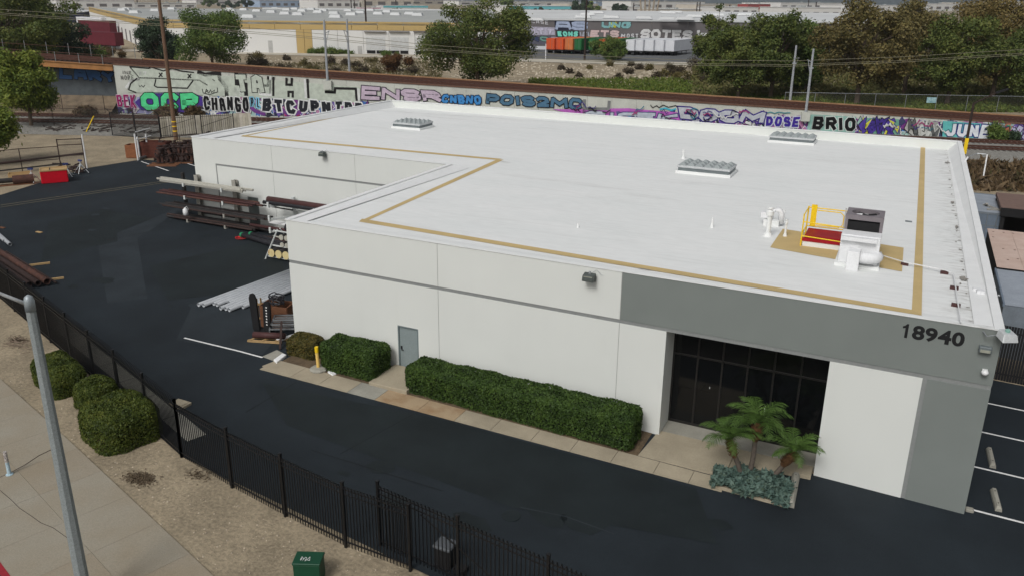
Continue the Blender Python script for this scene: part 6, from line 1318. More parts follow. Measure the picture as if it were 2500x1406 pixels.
# ---------------------------------------------------------------- catenary poles and wires
m_cat = M('catenary_grey', rgb(150, 154, 158), .6, .1, 3)
def catpole(px, pyb, pxt, pyt, n, label, arm=1):
    s, z = swz(px, pyb, n); b = np.array(WP(s, n, z)); h = HT(pxt, pyt, b); zbse = zt(s)-.9 if n < 1 else zt(s); t = thing('catenary_pole', (b[0], b[1], zbse), label, 'catenary pole', 'catenary poles along the ramp')
    MB().tube([(b[0], b[1], zbse), (b[0], b[1], h)], [.17, .12], 10).build('shaft', m_cat, t)
    if n < 1: MB().bar(WP(s-.5, -.28, zt(s)-.75), WP(s+.5, -.28, zt(s)-.75), .5, 1.1).build('footing_block', m_cwall, t)
    d = WN*arm*2.0; q = (b[0]+d[0], b[1]+d[1]); u = WU*1.6
    MB().tube([(b[0], b[1], h-1.6), (b[0]+d[0], b[1]+d[1], h-1.4)], .04, 6).build('arm', m_cat, t); MB().tube([(b[0], b[1], h-3.2), (b[0]+d[0]*.8, b[1]+d[1]*.8, h-1.5)], .035, 6).build('strut', m_cat, t)
    MB().bar((b[0]-.25, b[1], h-2.2), (b[0]+.25, b[1], h-2.2), .1, .14).build('insulator', m_cat, t)
    return s, h
c1 = catpole(800, 200, 789, 49, -.25, 'left near catenary pole on a concrete block of the wall', 1); catpole(854, 187, 847, 47, 8.0, 'left far catenary pole beyond the tracks', -1)
c2 = catpole(1967, 278, 1987, 120, -.25, 'right near catenary pole on a concrete block of the wall', 1); catpole(1928, 252, 1946, 112, 8.0, 'right far catenary pole beyond the tracks', -1)
def pxw(px, py, n): s, z = swz(px, py, n); return WP(s, n, z)
m_wire = M('wire', rgb(120, 116, 96), .6, .1, 3)
for i, (n, dy) in enumerate(((1.9, 0), (5.9, 9), (2.1, 13))):
    pts = [pxw(x, y+dy, n) for x, y in ((-50, 20), (380, 50), (800, 85), (1060, 112), (1400, 135), (1650, 147), (1930, 150), (2200, 140), (2560, 118))]
    tag(MB().tube(pts, .028, 5).build('overhead_wire', m_wire), ['highest', 'lowest', 'middle'][[0, 2, 1][[0, 1, 2].index(i)]]+' overhead wire strung between the catenary poles', 'wire', 'overhead wires')
# ---------------------------------------------------------------- poles and fences near the railway
m_pole = M('timber_pole', rgb(104, 82, 66), .9, .2, 3, .3, 20, stretch=(1, 1, .2)); m_poled = M('timber_pole_dark', rgb(52, 42, 38), .9, .2, 3)
p = G(430, 343); top = HT(395, 0, p); t = thing('utility_pole', (p[0], p[1], zy-.05), 'brown wooden utility pole with yellow bands in front of the graffiti wall', 'utility pole')
tx = CAM+ray(396, 0)*(math.hypot(p[0]-CAM[0], p[1]-CAM[1])/math.hypot(*ray(396, 0)[:2])); q = V3(tx)+(V3(tx)-V3(p))*.12; q = Vector((p[0], p[1], q.z))
MB().tube([(p[0], p[1], zy-.1), (q.x, q.y, q.z)], [.24, .15], 12).build('shaft', m_pole, t)
for z_ in (1.2, 1.7, 2.2): MB().tube([(p[0], p[1], z_), (p[0], p[1], z_+.1)], .245, 12).build('yellow_band', m_yel, t)
MB().bar((p[0]-1.1, p[1]-.1, q.z-.6), (p[0]+1.1, p[1]+.1, q.z-.6), .12, .12).build('crossarm', m_pole, t)
# yellow guy guard
a = G(210, 325); b_ = (a[0]+.9, a[1]+.6, HT(232, 283, a)); tag(MB().tube([(a[0], a[1], zy), b_], .06, 6).build('guy_wire_guard', m_yel), 'leaning yellow guy wire guard by the railway fence', 'guy guard')
# fence with barbed arms along the lower tracks
chainlink('railway_fence', [WP(-30, -11.8, 0), WP(13, -11.8, 0)], 2.3, 'rusty barbed railway fence in front of the lower tracks', rails=(.98,), sp=4.6, barb=True)
chainlink('railway_fence', [WP(-40, -1.6, 0), WP(-1, -1.6, 0)], 2.6, 'thin wire fence under the bridge beyond the lower tracks', rails=(), sp=5.5)
g2 = chainlink('yard_gate', [G(275, 332), G(393, 340)], 2.6, 'dark wire gate leaves beside the wooden pole', mat=m_blk2, rails=(.98, .02), sp=3.2, barb=True, rr=.05)
pkm = MB().box(-.012, .012, -.012, .012, .05, 2.4).mesh('bar', m_blk2)
a, b = np.array(G(275, 332)[:2]), np.array(G(393, 340)[:2])
for k in range(46): c = a+(b-a)*(k+.5)/46; inst(pkm, 'bar', g2, (c[0], c[1], gz(c[0])))
# pale board fence
pf = thing('board_fence', (*G(400, 335)[:2], zy-.05), 'pale vertical board fence behind the wooden pole', 'fence'); a = np.array(G(394, 335)[:2]); b = np.array(G(620, 322)[:2]); n = 70
m_board = [M('pale_board_%d' % i, rgb(*c), .85, .1, 3) for i, c in enumerate(((196, 190, 174), (184, 178, 162), (204, 198, 184)))]
bm_ = [MB().box(-.15, .15, -.02, .02, 0, 2.15).mesh('board', mm_) for mm_ in m_board]
d = (b-a); ln = np.linalg.norm(d); d /= ln; rz = math.atan2(d[1], d[0]); n = int(ln/.32)
for k in range(min(n, 150)): c = a+d*(k+.5)*.32; inst(bm_[(k*7) % 3], 'board', pf, (c[0], c[1], zy-.05), rz)
gd = thing('steel_gate', (*(a+d*.5), zy), 'black framed swing gate in front of the pale board fence', 'gate'); o = np.array([d[1], -d[0]])*.35
for u0, u1 in ((.0, 3.6), (4.2, 7.6)):
    p0, p1 = a+d*u0+o, a+d*u1+o
    for z_ in (.15, 2.0): MB().bar((*p0, zy+z_), (*p1, zy+z_), .05, .05).build('rail', m_blk2, gd)
    for pp_ in (p0, p1): MB().bar((*pp_, zy), (*pp_, zy+2.2), .07, .07).build('post', m_blk2, gd)
    MB().bar((*p0, zy+.9), (*p1, zy+1.9), .04, .04).build('brace', m_blk2, gd)
    for k in range(1, 16): c = p0+(p1-p0)*k/16; inst(pkm, 'bar', gd, (c[0], c[1], zy-.25))
# light pole at the far right corner of the building
p = G(2336, 470); lpz = 0
pb = (L+.35, D+.5, gz(L)); h1 = HT(2350, 250, pb); t = thing('yard_light_pole', pb, 'dark yard light pole with yellow foot at the far right roof corner', 'light pole')
MB().tube([(pb[0], pb[1], gz(L)-.1), (pb[0], pb[1], h1)], [.12, .08], 8).build('shaft', m_poled, t); MB().box(pb[0]-.11, pb[0]+.11, pb[1]-.11, pb[1]+.11, 5.0, 6.08).build('yellow_sleeve', m_yel, t)
MB().tube([(pb[0], pb[1], h1-.05), (pb[0]+1.3, pb[1]+.2, h1+.75)], .05, 6).build('arm', m_poled, t); MB().bar((pb[0]+1.2, pb[1]+.2, h1+.7), (pb[0]+1.9, pb[1]+.3, h1+1.0), .22, .12).build('lamp_head', m_blk2, t)
# wire fence beyond the ramp on the right
chainlink('trackside_fence', [WP(86, 9.2, 0), WP(140, 9.2, 0)], 2.0, 'grey chain link fence on the far side of the ramp at the right', mat=m_galv, rails=(.98,), sp=4, z0=1.6)
a = WP(104, 9.1, 2.9); tag(MB().bar(a, WP(105.2, 9.1, 2.9), .03, .7).build('small_sign', M('sign_teal', rgb(170, 200, 200), .5, .1, 5, col2=rgb(110, 150, 160))), 'small pale sign hung on the trackside fence', 'sign')
chainlink('trackside_gate', [WP(112, -.9, 0), WP(126, -.9, 0)], 3.6, 'tall grey wire fence panel in front of the wall at the right', mat=m_galv, rails=(.98,), sp=4.5)
m = MB(); 
for k in range(140):
    s, n = rnd.uniform(-2, 30), rnd.uniform(-15.5, -11); p = WP(s, n, terrs(s, n)+.2); a = rnd.uniform(0, 3); l_ = rnd.uniform(.3, 1.2); m.bar((p[0], p[1], p[2]), (p[0]+math.cos(a)*l_, p[1]+math.sin(a)*l_, p[2]+rnd.uniform(0, .15)), .15, .1)
tag(m.build('old_sleepers_debris', m_tie), 'scattered dark debris along the lower track', 'debris', kind='stuff')
# ---------------------------------------------------------------- levee path and yards behind the railway
ZF = lambda x, y: Z(x, y, ZU)
m_path = M('path_concrete', rgb(178, 172, 158), .9, .1, .5); m_lot = M('lot_asphalt', rgb(92, 94, 96), .9, .15, .1)
pa_ = [ZF(x, y) for x, y in ((300, 127), (620, 134), (1000, 143), (1500, 158), (1950, 166), (2600, 172))]; pb_ = [ZF(x, y) for x, y in ((300, 122), (620, 128), (1000, 137), (1500, 150), (1950, 158), (2600, 164))]
m = MB(); n = len(pa_); m.add([(p[0], p[1], ZU+.05) for p in pa_]+[(p[0], p[1], ZU+.05) for p in pb_], [(i, i+1, n+i+1, n+i) for i in range(n-1)]); tag(m.build('levee_path', m_path, org=(0, 0, 0)), kind='structure')
q = [ZF(x, y) for x, y in ((1180, 146), (1500, 149.5), (1950, 157.5), (2600, 163), (2600, 60), (900, 60))]; m = MB(); m.poly([(p[0], p[1], ZU+.045) for p in q]); tag(m.build('trailer_yard', m_lot, org=(0, 0, 0)), kind='structure')
# ---------------------------------------------------------------- far buildings
m_fwhite = M('far_white', (.66, .66, .645), .9, .04, .05); m_ftan = M('far_tan', rgb(178, 154, 104), .9, .06, .1); m_froof = M('far_roof_grey', rgb(150, 153, 152), .9, .1, .05, col2=rgb(168, 170, 166)); m_froofw = M('far_roof_white', rgb(196, 198, 198), .9, .08, .05); m_fgrey = M('far_grey_wall', rgb(104, 100, 100), .9, .08, .2)
ZT = 9.0
TW = thing('distribution_warehouse', tuple(ZF(740, 131)), 'huge white warehouse with a tan top band and grey roof across the railway', 'warehouse')
Cn = np.array(Z(360, 48, ZT)[:2]); Rn = np.array(Z(1240, 58, ZT)[:2]); Ln = np.array(Z(216, 18, ZT)[:2]); Fr = np.array(Z(1200, 26, ZT)[:2]); Fl_ = np.array(Z(640, 21, ZT)[:2])
MB().prism([tuple(p) for p in (Cn, Rn, Fr, Fl_, Ln)], ZT-.8, ZT-.35).build('roof', m_froof, TW)
def fwall(a, b, parts, t, th=.4):
    # parts: list of (u0, u1, z0, z1, material, name); a->b plan line
    d = b-a; ln = np.linalg.norm(d); d = d/ln; nn = np.array([-d[1], d[0]])
    for (u0, u1, z0, z1, mat, nm, off) in parts:
        p, q = a+d*u0, a+d*u1; MB().prism([tuple(p+nn*off), tuple(q+nn*off), tuple(q+nn*th), tuple(p+nn*th)], z0, z1).build(nm, mat, t)
ln = np.linalg.norm(Rn-Cn); dR = (Rn-Cn)/ln
def us(px, py): p = VP(px, py, Cn, Rn); return float((p[:2]-Cn)@dR), float(p[2])
zb5 = us(740, 73)[1]; e0_, e1_ = us(724, 100)[0], us(762, 100)[0]; step = ln/14
prts = []
for k in range(14): prts.append((k*step+.05, (k+1)*step-.05, zb5, ZT, m_ftan, 'tan_band_panel', 0)); 
prts += [(0, e0_-.05, ZU-.3, zb5-.05, m_fwhite, 'white_wall_panel', .05), (e0_, (e0_+e1_)/2-.05, ZU-.3, zb5-.05, m_ftan, 'tan_pier', 0), ((e0_+e1_)/2+.05, e1_, ZU-.3, zb5-.05, m_ftan, 'tan_pier', 0)]
u = e1_+.05
while u < ln-1: prts.append((u, min(u+step, ln)-.08, ZU-.3, zb5-.05, m_fwhite, 'white_wall_panel', .05)); u += step
prts.append((0, ln, zb5-.06, zb5+.02, m_fgrey, 'reveal_line', .02))
fwall(Cn, Rn, prts, TW)
for (x, y0, y1) in ((654, 100, 122), (873, 113, 128)): u_, z1_ = us(x, y0); fwall(Cn, Rn, [(u_, u_+1.1, ZU, z1_, M('far_door', rgb(170, 170, 168), .8), 'door', .0)], TW)
for x0, x1 in ((893, 940), (953, 997), (1013, 1050)):
    (ua, za), (ub, zb6) = us(x0, 92), us(x1, 92); fwall(Cn, Rn, [(ua, ub, ZU+.9, za, M('dock_door', rgb(186, 188, 188), .8), 'dock_door', -.02), (ua-.3, ub+.3, za+1.3, za+1.45, m_fgrey, 'awning', -.6)], TW)
    for k in range(2): w_ = (ub-ua)/2; fwall(Cn, Rn, [(ua+w_*k+.15, ua+w_*(k+1)-.15, ZU+.2, ZU+.95, m_blk2, 'dock_bumper', -.06)], TW)
l2 = np.linalg.norm(Cn-Ln); prts = [(0, l2, zb5, ZT, m_ftan, 'tan_band_panel', 0), (0, l2, ZU-.3, zb5-.05, m_fwhite, 'white_wall_panel', .05)]; fwall(Ln, Cn, prts, TW)
for k in range(9): fwall(Ln, Cn, [(l2*(.45+.055*k), l2*(.45+.055*k)+3, ZU, 4.6, m_fgrey, 'dock_door', -.02)], TW)
MB().prism([tuple(p) for p in (Fr, Fr+np.array([.4, .4]), Fl_+np.array([0, .5]), Fl_)], ZT-.4, ZT+.3).build('far_parapet', m_froofw, TW)
skm = MB().add([(-1.6, -1, 0), (1.6, -1, 0), (1.6, 1, 0), (-1.6, 1, 0), (-1.3, -.7, .8), (1.3, -.7, .8), (1.3, .7, .8), (-1.3, .7, .8)], [(4, 5, 6, 7), (0, 1, 5, 4), (1, 2, 6, 5), (2, 3, 7, 6), (3, 0, 4, 7)]).mesh('skylight', m_froofw)
rs = random.Random(3)
for k, (x, y) in enumerate([(330, 33), (420, 24), (470, 30), (560, 25), (566, 28), (608, 44), (596, 26), (628, 29), (663, 32), (697, 36), (728, 38), (672, 23), (700, 26), (720, 24), (738, 29), (760, 25), (777, 32), (790, 28), (816, 35), (858, 38), (820, 44), (880, 33), (924, 36), (966, 38), (945, 31), (1000, 36), (1020, 39), (850, 28), (905, 27), (380, 28), (300, 27), (310, 25)]):
    p = Z(x, y, ZT-.35); s = 1+y/60*.3; inst(skm, 'roof_skylight', TW, (p[0], p[1], ZT-.4), .25, (s, s, 1.2))
# graffiti warehouse
GA, GB = np.array(ZF(1240, 111)[:2]), np.array(ZF(2300, 124)[:2]); gd_ = (GB-GA)/np.linalg.norm(GB-GA); gl_ = np.linalg.norm(GB-GA); gn = np.array([-gd_[1], gd_[0]])
def gs_(px, py): p = VP(px, py, GA, GB); return float((p[:2]-GA)@gd_), float(p[2])
gzt = gs_(1500, 48)[1]; print('graff building', GA, GB, gzt)
GW = thing('graffiti_warehouse', (*((GA+GB)/2), ZU), 'long grey warehouse wall with block letter graffiti behind the parked trailers', 'warehouse')
for k in range(12): a, b = GA+gd_*(gl_*k/12+.05), GA+gd_*(gl_*(k+1)/12-.05); MB().prism([tuple(a), tuple(b), tuple(b+gn*.4), tuple(a+gn*.4)], ZU-.3, gzt).build('wall_panel', m_fgrey, GW)
m = MB(); q = [GA-gn*.3, GB-gn*.3, GB+gn*70, GA+gn*70]; m.add([(*q[0], gzt+.02), (*q[1], gzt+.02), (*q[2], gzt+1.6), (*q[3], gzt+1.6), (*q[0], gzt-.5), (*q[1], gzt-.5)], [(0, 1, 2, 3), (4, 5, 1, 0)]); m.build('roof', m_froofw, GW)
for k in range(16): x, y = rs.uniform(1300, 1820), rs.uniform(37, 47); p = Z(x, y, gzt+.5); inst(skm, 'roof_skylight', GW, (p[0], p[1], gzt+.3+.02*((np.array(p[:2])-GA)@gn)), .2, (1.6, 1, .8))
SPG = Spray(lambda a, b, k: (*(GA+gd_*a-gn*(.02+.008*k)), b), GW)
def gword(txt, l, r, tl, bl, tr, br, fill, out, **kw):
    (sa, za), (sb, zb4) = gs_(l, bl), gs_(r, br); ha, hb = gs_(l, tl)[1]-za, gs_(r, tr)[1]-zb4; SPG.begin(); SPG.word(txt, sa, sb, za, zb4, ha, hb, fill, out, **kw); SPG.end()
def garea(pts, c): SPG.begin(); SPG.area([gs_(*p) for p in pts], c); SPG.end()
g4 = lambda a: [(1230+x*.16, y*.16) for x, y in a]
garea(g4([(210, 405), (780, 425), (780, 540), (210, 545)]), (176, 172, 188)); garea(g4([(200, 540), (790, 550), (640, 640), (640, 690), (200, 660)]), (92, 92, 104))
gword('HUTT', 1264, 1354, 66, 86, 70, 88, (190, 186, 202), (120, 116, 132), wf=.36, of=.05)
gword('CASE', 1296, 1340, 48, 58, 50, 62, (200, 200, 204), None, wf=.18); gword('ST', 1268, 1290, 52, 62, 54, 64, (206, 206, 208), None, wf=.26)
for k, c in enumerate([(150, 50, 64), (60, 70, 100), (110, 150, 140), (150, 150, 160)]): gword('SRCA'[k], 1268+24*k, 1294+24*k, 88, 102, 90, 104, c, (40, 40, 48), wf=.34, of=.1)
garea(g4([(775, 318), (1250, 325), (1245, 470), (775, 470)]), (36, 40, 56))
gword('AS', 1354, 1436, 51, 75, 52, 75, (160, 172, 196), (30, 36, 56), wf=.34, of=.03, gap=.02)
gword('UNG', 1468, 1540, 52, 70, 53, 71, (128, 176, 178), (30, 36, 42), wf=.42, of=.05, gap=.0); gword('N', 1484, 1506, 53, 70, 53, 70, (190, 192, 50), (36, 40, 36), wf=.42, of=.04)
garea(g4([(800, 475), (1150, 475), (1145, 575), (800, 575)]), (24, 36, 40)); gword('EONS', 1360, 1412, 77, 90, 77, 91, (120, 208, 190), (22, 40, 44), wf=.36, of=.03)
gword('IEI', 1414, 1440, 78, 90, 78, 91, (160, 166, 176), (80, 80, 90), wf=.3, of=.05); gword('ETS', 1440, 1512, 73, 92, 74, 94, (200, 178, 176), (56, 40, 44), wf=.33, of=.05, gap=.0)
gword('MOST', 1514, 1560, 82, 94, 82, 96, (196, 196, 198), (60, 60, 66), wf=.26, of=.08); gword('SOTES', 1562, 1690, 71, 96, 74, 99, (206, 206, 206), (44, 42, 44), wf=.33, of=.035, gap=.02)
gword('HOL', 1696, 1840, 72, 98, 76, 100, (200, 200, 200), (60, 60, 62), wf=.36, of=.04)
# trailers and containers in the yard
m_org = M('trailer_orange', rgb(206, 84, 36), .6, .08, .8); m_org2 = M('trailer_orange_worn', rgb(204, 120, 66), .6, .12, .8); m_grn = M('trailer_green', rgb(30, 100, 52), .6, .08, .8); m_wht = M('trailer_white', rgb(206, 208, 212), .6, .06, .8); m_mar = M('trailer_maroon', rgb(88, 26, 38), .6, .1, .8)
def trailer(p, dirv, mat, label, ln=13.5, wd=2.45, h=2.7, lift=1.15, wall=None):
    p = np.array(p[:2]); d = np.array(dirv)/np.linalg.norm(dirv); n = np.array([d[1], -d[0]]); t = thing('parked_trailer', (*p, ZU), label, 'trailer', 'trailers parked in the far yard'); z = ZU+lift
    def bx(a0, a1, b0, b1, z0, z1): return MB().prism([tuple(p+d*a0+n*b0), tuple(p+d*a1+n*b0), tuple(p+d*a1+n*b1), tuple(p+d*a0+n*b1)], z0, z1)
    bx(.05, ln, .03, wd-.03, z, z+h-.03).build('body', mat, t); bx(0.02, ln+.01, 0, wd, z+h-.03, z+h+.03).build('roof', mat, t)
    for k in range(2):
        b0 = .1+k*(wd-.2)/2; d_ = bx(0, .049, b0+.02, b0+(wd-.2)/2-.02, z+.15, z+h-.12).build('door', mat, t)
        for q in (.35, .7): bx(-.03, -.001, b0+(wd-.2)/2*q-.025, b0+(wd-.2)/2*q+.025, z+.1, z+h-.1).build('lock_rod', mat if mat is m_wht else m_alud, d_)
    bx(.02, .3, .1, wd-.1, z-.35, z-.02).build('bumper', m_blk2, t); bx(.8, ln-1, .5, wd-.5, z-.25, z-.002).build('chassis', m_blk2, t)
    for a0 in (1.2, 2.5):
        for b0 in (.05, wd-.4): c = p+d*a0; q0 = c+n*b0; q1 = c+n*(b0+.35); MB().tube([(*q0, ZU+.55), (*q1, ZU+.55)], .5, 12).build('wheel', m_blk2, t)
    for b0 in (.5, wd-.6): bx(ln-3, ln-2.85, b0, b0+.12, ZU, z-.2).build('landing_leg', m_dkpipe, t)
rd_ = np.array([.10, 1.0]); tl2 = [(1333, 'a', m_org), (1354, 'b', m_org), (1377, 'c', m_org2), (1398, 'd', m_grn), (1436, 'e', m_grn), (1460, 'f', m_org), (1484, 'g', m_grn), (1526, 'h', m_wht), (1547, 'i', m_wht), (1572, 'j', m_wht), (1597, 'k', m_wht), (1622, 'l', m_wht)]
tnm = ['leftmost orange trailer of the row in the far yard', 'second orange trailer of the row in the far yard', 'faded orange trailer next to the green one', 'green trailer beside the faded orange one', 'green trailer half hidden by the dark pole', 'orange trailer hidden behind the round bush', 'green trailer hidden behind the round bush', 'leftmost white trailer right of the round bush', 'second white trailer right of the round bush', 'third white trailer right of the round bush', 'fourth white trailer right of the round bush', 'rightmost white trailer beside the tall tree']
for (x, _, mt), lb in zip(tl2, tnm): trailer(ZF(x, 132+(x-1333)*.018), rd_, mt, lb)
for x0, x1, lb in ((1272, 1300, 'left low white barrier in the far yard'), (1308, 1331, 'right low white barrier beside the orange trailers')):
    a, b = ZF(x0, 122), ZF(x1, 122.5); tag(MB().bar((a[0], a[1], ZU+.5), (b[0], b[1], ZU+.5), .5, .9).build('white_barrier', m_wht, bevel=.05), lb, 'barrier')
for (xb, yb7, xt, yt_, lb, r_) in ((897, 131, 889, -30, 'dark wooden pole in front of the tan banded warehouse', .22), (1427, 148, 1436, -30, 'dark wooden pole in front of the parked trailers', .22)):
    p = ZF(xb, yb7); h = HT(xt, yt_, p); t = thing('utility_pole', (p[0], p[1], ZU), lb, 'utility pole'); MB().tube([(p[0], p[1], ZU-.2), (p[0], p[1], h)], [r_*1.25, r_*.8], 8).build('shaft', m_poled, t); MB().bar((p[0]-1.2, p[1], h-.8), (p[0]+1.2, p[1], h-.8), .14, .14).build('crossarm', m_poled, t)
p = ZF(1332, 147); tag(MB().tube([(p[0], p[1], ZU), (p[0], p[1], HT(1332, 108, p))], .12, 8).build('white_gate_post', m_wht), 'thin white post at the corner of the trailer yard', 'post')
# dock trailer by the tan banded warehouse
p = ZF(902, 131); q = ZF(944, 129); trailer(ZF(905, 131.5), (.5, .86), m_wht, 'white trailer backed against the tan banded warehouse', 9)
# maroon trailers and the navy building on the left
ms = [(216, 118, 'maroon trailer nearest the railway behind the dark trees', m_mar), (212, 88, 'second maroon trailer behind the dark trees', m_mar), (205, 75, 'white trailer behind the maroon ones', m_wht)]
for i, (x, y, lb, mt) in enumerate(ms):
    p = ZF(x, y); q = ZF(x+92, y+5); trailer(p, (q-p)[:2], mt, lb, 14.5 if i == 0 else 18, 2.5, 3.2 if i == 0 else 4)
p = ZF(241, 118.5); q = ZF(292, 119.5); d = (q-p)[:2]; n_ = np.array([-d[1], d[0]])/np.linalg.norm(d); t = thing('white_shed', tuple(p), 'small white shed in front of the maroon trailer', 'shed'); hh = HT(241, 90, p)
MB().prism([tuple(p[:2]), tuple(q[:2]), tuple(q[:2]+n_*.9), tuple(p[:2]+n_*.9)], ZU-.2, hh).build('wall', m_wht, t); MB().prism([tuple(p[:2]-n_*.2), tuple(q[:2]-n_*.2), tuple(q[:2]+n_*1.0), tuple(p[:2]+n_*1.0)], hh, hh+.15).build('roof', m_froofw, t)
def farb(x0, x1, yb8, yt_, wallm, roofm, label, depth=40, win=0, name='far_building', band=None, yb2=None, sl=0):
    a = ZF(x0, yb8); b = ZF(x1, yb2 or yb8); h = HT((x0+x1)/2, yt_, (a+b)/2); d = (b-a)[:2]; w_ = np.linalg.norm(d); d /= w_; nn = np.array([-d[1], d[0]]); a2, b2 = a[:2], b[:2]
    t = thing(name, (*((a2+b2)/2), ZU), label, 'building', 'buildings across the railway')
    MB().prism([tuple(a2), tuple(b2), tuple(b2+nn*depth), tuple(a2+nn*depth)], ZU-.3, h).build('wall', wallm, t)
    MB().prism([tuple(a2-nn*.4-d*.4), tuple(b2-nn*.4+d*.4), tuple(b2+nn*(depth+.4)+d*.4), tuple(a2+nn*(depth+.4)-d*.4)], h, h+.35).build('roof', roofm, t)
    if band: MB().prism([tuple(a2-nn*.15), tuple(b2-nn*.15), tuple(b2-nn*.02), tuple(a2-nn*.02)], h-(h-ZU)*.35, h-.05).build('colour_band', band, t)
    for k in range(win): u = w_*(k+.5)/win; c = a2+d*u; ww = w_/win*.28; MB().prism([tuple(c-d*ww-nn*.08), tuple(c+d*ww-nn*.08), tuple(c+d*ww-nn*.01), tuple(c-d*ww-nn*.01)], ZU+(h-ZU)*.25, ZU+(h-ZU)*.6).build('window', m_fgrey, t)
    for k in range(2): u = w_*rs.uniform(.2, .8); v = depth*rs.uniform(.3, .7); c = a2+d*u+nn*v; MB().prism([tuple(c), tuple(c+d*3), tuple(c+d*3+nn*2.5), tuple(c+nn*2.5)], h+.35, h+1.6).build('roof_unit', m_froof, t)
    return t
m_navy = M('far_navy', rgb(40, 44, 60), .8, .1, .3); m_teal = M('far_teal', rgb(110, 190, 200), .7, .06, .3); m_pink = M('far_pink', rgb(190, 40, 100), .7, .06, .3); m_fred = M('far_red', rgb(150, 50, 46), .7, .1, .3); m_blueg = M('far_bluegrey', rgb(150, 168, 190), .7, .06, .2); m_cream2 = M('far_cream', rgb(190, 184, 172), .8, .06, .2)
farb(120, 207, 56, 31, m_navy, m_froofw, 'dark navy building end with white panel far left', 60)
farb(140, 330, 22, 2, m_fwhite, m_froofw, 'white low building along the top left skyline', 60, 6)
farb(330, 480, 20, 9, m_fwhite, m_froof, 'grey roofed building above the tan banded warehouse on the left', 40, 5)
farb(635, 775, 19, 2, m_blueg, m_froofw, 'pale blue building at the skyline above the grey roof', 50, 8); farb(776, 878, 21, 1, m_fwhite, m_froofw, 'white building beside the pale blue one at the skyline', 50, 5)
farb(884, 1010, 21, -6, m_cream2, m_froofw, 'tall pale grey building behind the dark pole', 50, 4, band=None); farb(880, 930, 28, 20, m_pink, m_fwhite, 'bright pink low shed in front of the pale grey building', 10)
farb(936, 1045, 28, 15, m_fwhite, m_froofw, 'white shed with a teal stripe left of the big tree', 20, 0, band=m_teal); farb(1242, 1400, 37, 16, m_fwhite, m_froofw, 'long white building with a teal stripe right of the big tree', 40, 9, band=m_teal)
farb(1230, 1390, 16, 5, m_fwhite, m_froofw, 'low white building above the teal striped one', 40, 5); farb(1455, 1500, 16, 6, m_blueg, m_froofw, 'small bluish building at the end of the far street', 40)
farb(1520, 1600, 31, 18, m_fwhite, m_froofw, 'white building right of the round far tree', 30, 4); farb(1540, 1720, 24, 5, m_fwhite, m_froof, 'wide building with a wavy grey roof at the skyline', 60, 7); farb(1600, 1712, 37, 24, m_cream2, m_froofw, 'cream building in front of the wide wavy roofed one', 30, 5)
farb(1765, 1850, 38, 19, m_fwhite, m_froofw, 'white building between the two tall trees', 40, 4); farb(1825, 1880, 24, 11, m_fred, m_fwhite, 'small red building at the skyline between the trees', 20); farb(1905, 2060, 24, 8, m_fwhite, m_froofw, 'long white building at the skyline behind the brown trees', 40, 8); farb(1930, 2050, 46, 20, m_fwhite, m_froofw, 'white building seen through the brown trees', 40, 5); farb(2260, 2340, 28, 10, m_fwhite, m_froofw, 'white building at the skyline right of the brown trees', 40, 4); farb(2440, 2500, 30, 4, m_cream2, m_froofw, 'tall cream building at the right edge of the skyline', 30, 3)
for k, (x0, x1, y0, y1) in enumerate([(1000, 1120, 12, 2), (1120, 1250, 14, 4), (1390, 1460, 22, 10), (2060, 2270, 30, 14), (2340, 2450, 22, 8), (480, 640, 12, 2), (1700, 1770, 26, 12), (1850, 1930, 18, 8), (0, 140, 30, 10)]): farb(x0, x1, y0, y1, m_fwhite if k % 2 else m_cream2, m_froofw, ['pale building behind the big tree top', 'white building at the right of the big tree top', 'pale building beside the far street', 'long pale building behind the brown tree crowns', 'pale building above the right trees', 'white building above the far dark trees', 'pale building between the round bush and tall tree', 'white low building behind the tall tree', 'pale building behind the left trees'][k], 40, 4)
# far poles
for k, (x, yb9, yt_) in enumerate([(336, 14, -5), (437, 12, -6), (696, 18, -4), (815, 20, -2), (858, 26, -6), (866, 26, -6), (967, 24, -8), (1410, 38, 5), (1546, 34, 8), (1700, 38, 6), (1707, 38, 6), (1780, 34, 12), (1972, 24, -6), (1990, 34, 6)]):
    p = ZF(x, yb9); tag(MB().tube([(p[0], p[1], ZU), (p[0], p[1], HT(x, yt_, p))], .3*max(1, (math.hypot(p[0]-CAM[0], p[1]-CAM[1])/500)), 6).build('distant_pole', m_poled), 'thin distant utility pole on the skyline', 'utility pole', 'distant utility poles')
# hills at the skyline
m = MB(); vs_ = []; nh = 80
for i in range(nh):
    a = -1.35+2.0*i/(nh-1); r0, r1 = 3300, 4300; hgt = 26+18*math.sin(i*.37)+10*math.sin(i*.9+1)+30*max(0, min(1, (i-35)/20))
    vs_ += [(CAM[0]+math.sin(a)*r0, CAM[1]+math.cos(a)*r0, ZU), (CAM[0]+math.sin(a)*(r0+r1)/2, CAM[1]+math.cos(a)*(r0+r1)/2, hgt*.6), (CAM[0]+math.sin(a)*r1, CAM[1]+math.cos(a)*r1, hgt+20), (CAM[0]+math.sin(a)*(r1+900), CAM[1]+math.cos(a)*(r1+900), 0)]
m.add(vs_, [(i*4+j, i*4+j+1, i*4+4+j+1, i*4+4+j) for i in range(nh-1) for j in range(3)]); tag(m.build('hills', M('hill', rgb(52, 66, 70), .95, .2, .01), org=(0, 0, 0)), kind='structure')

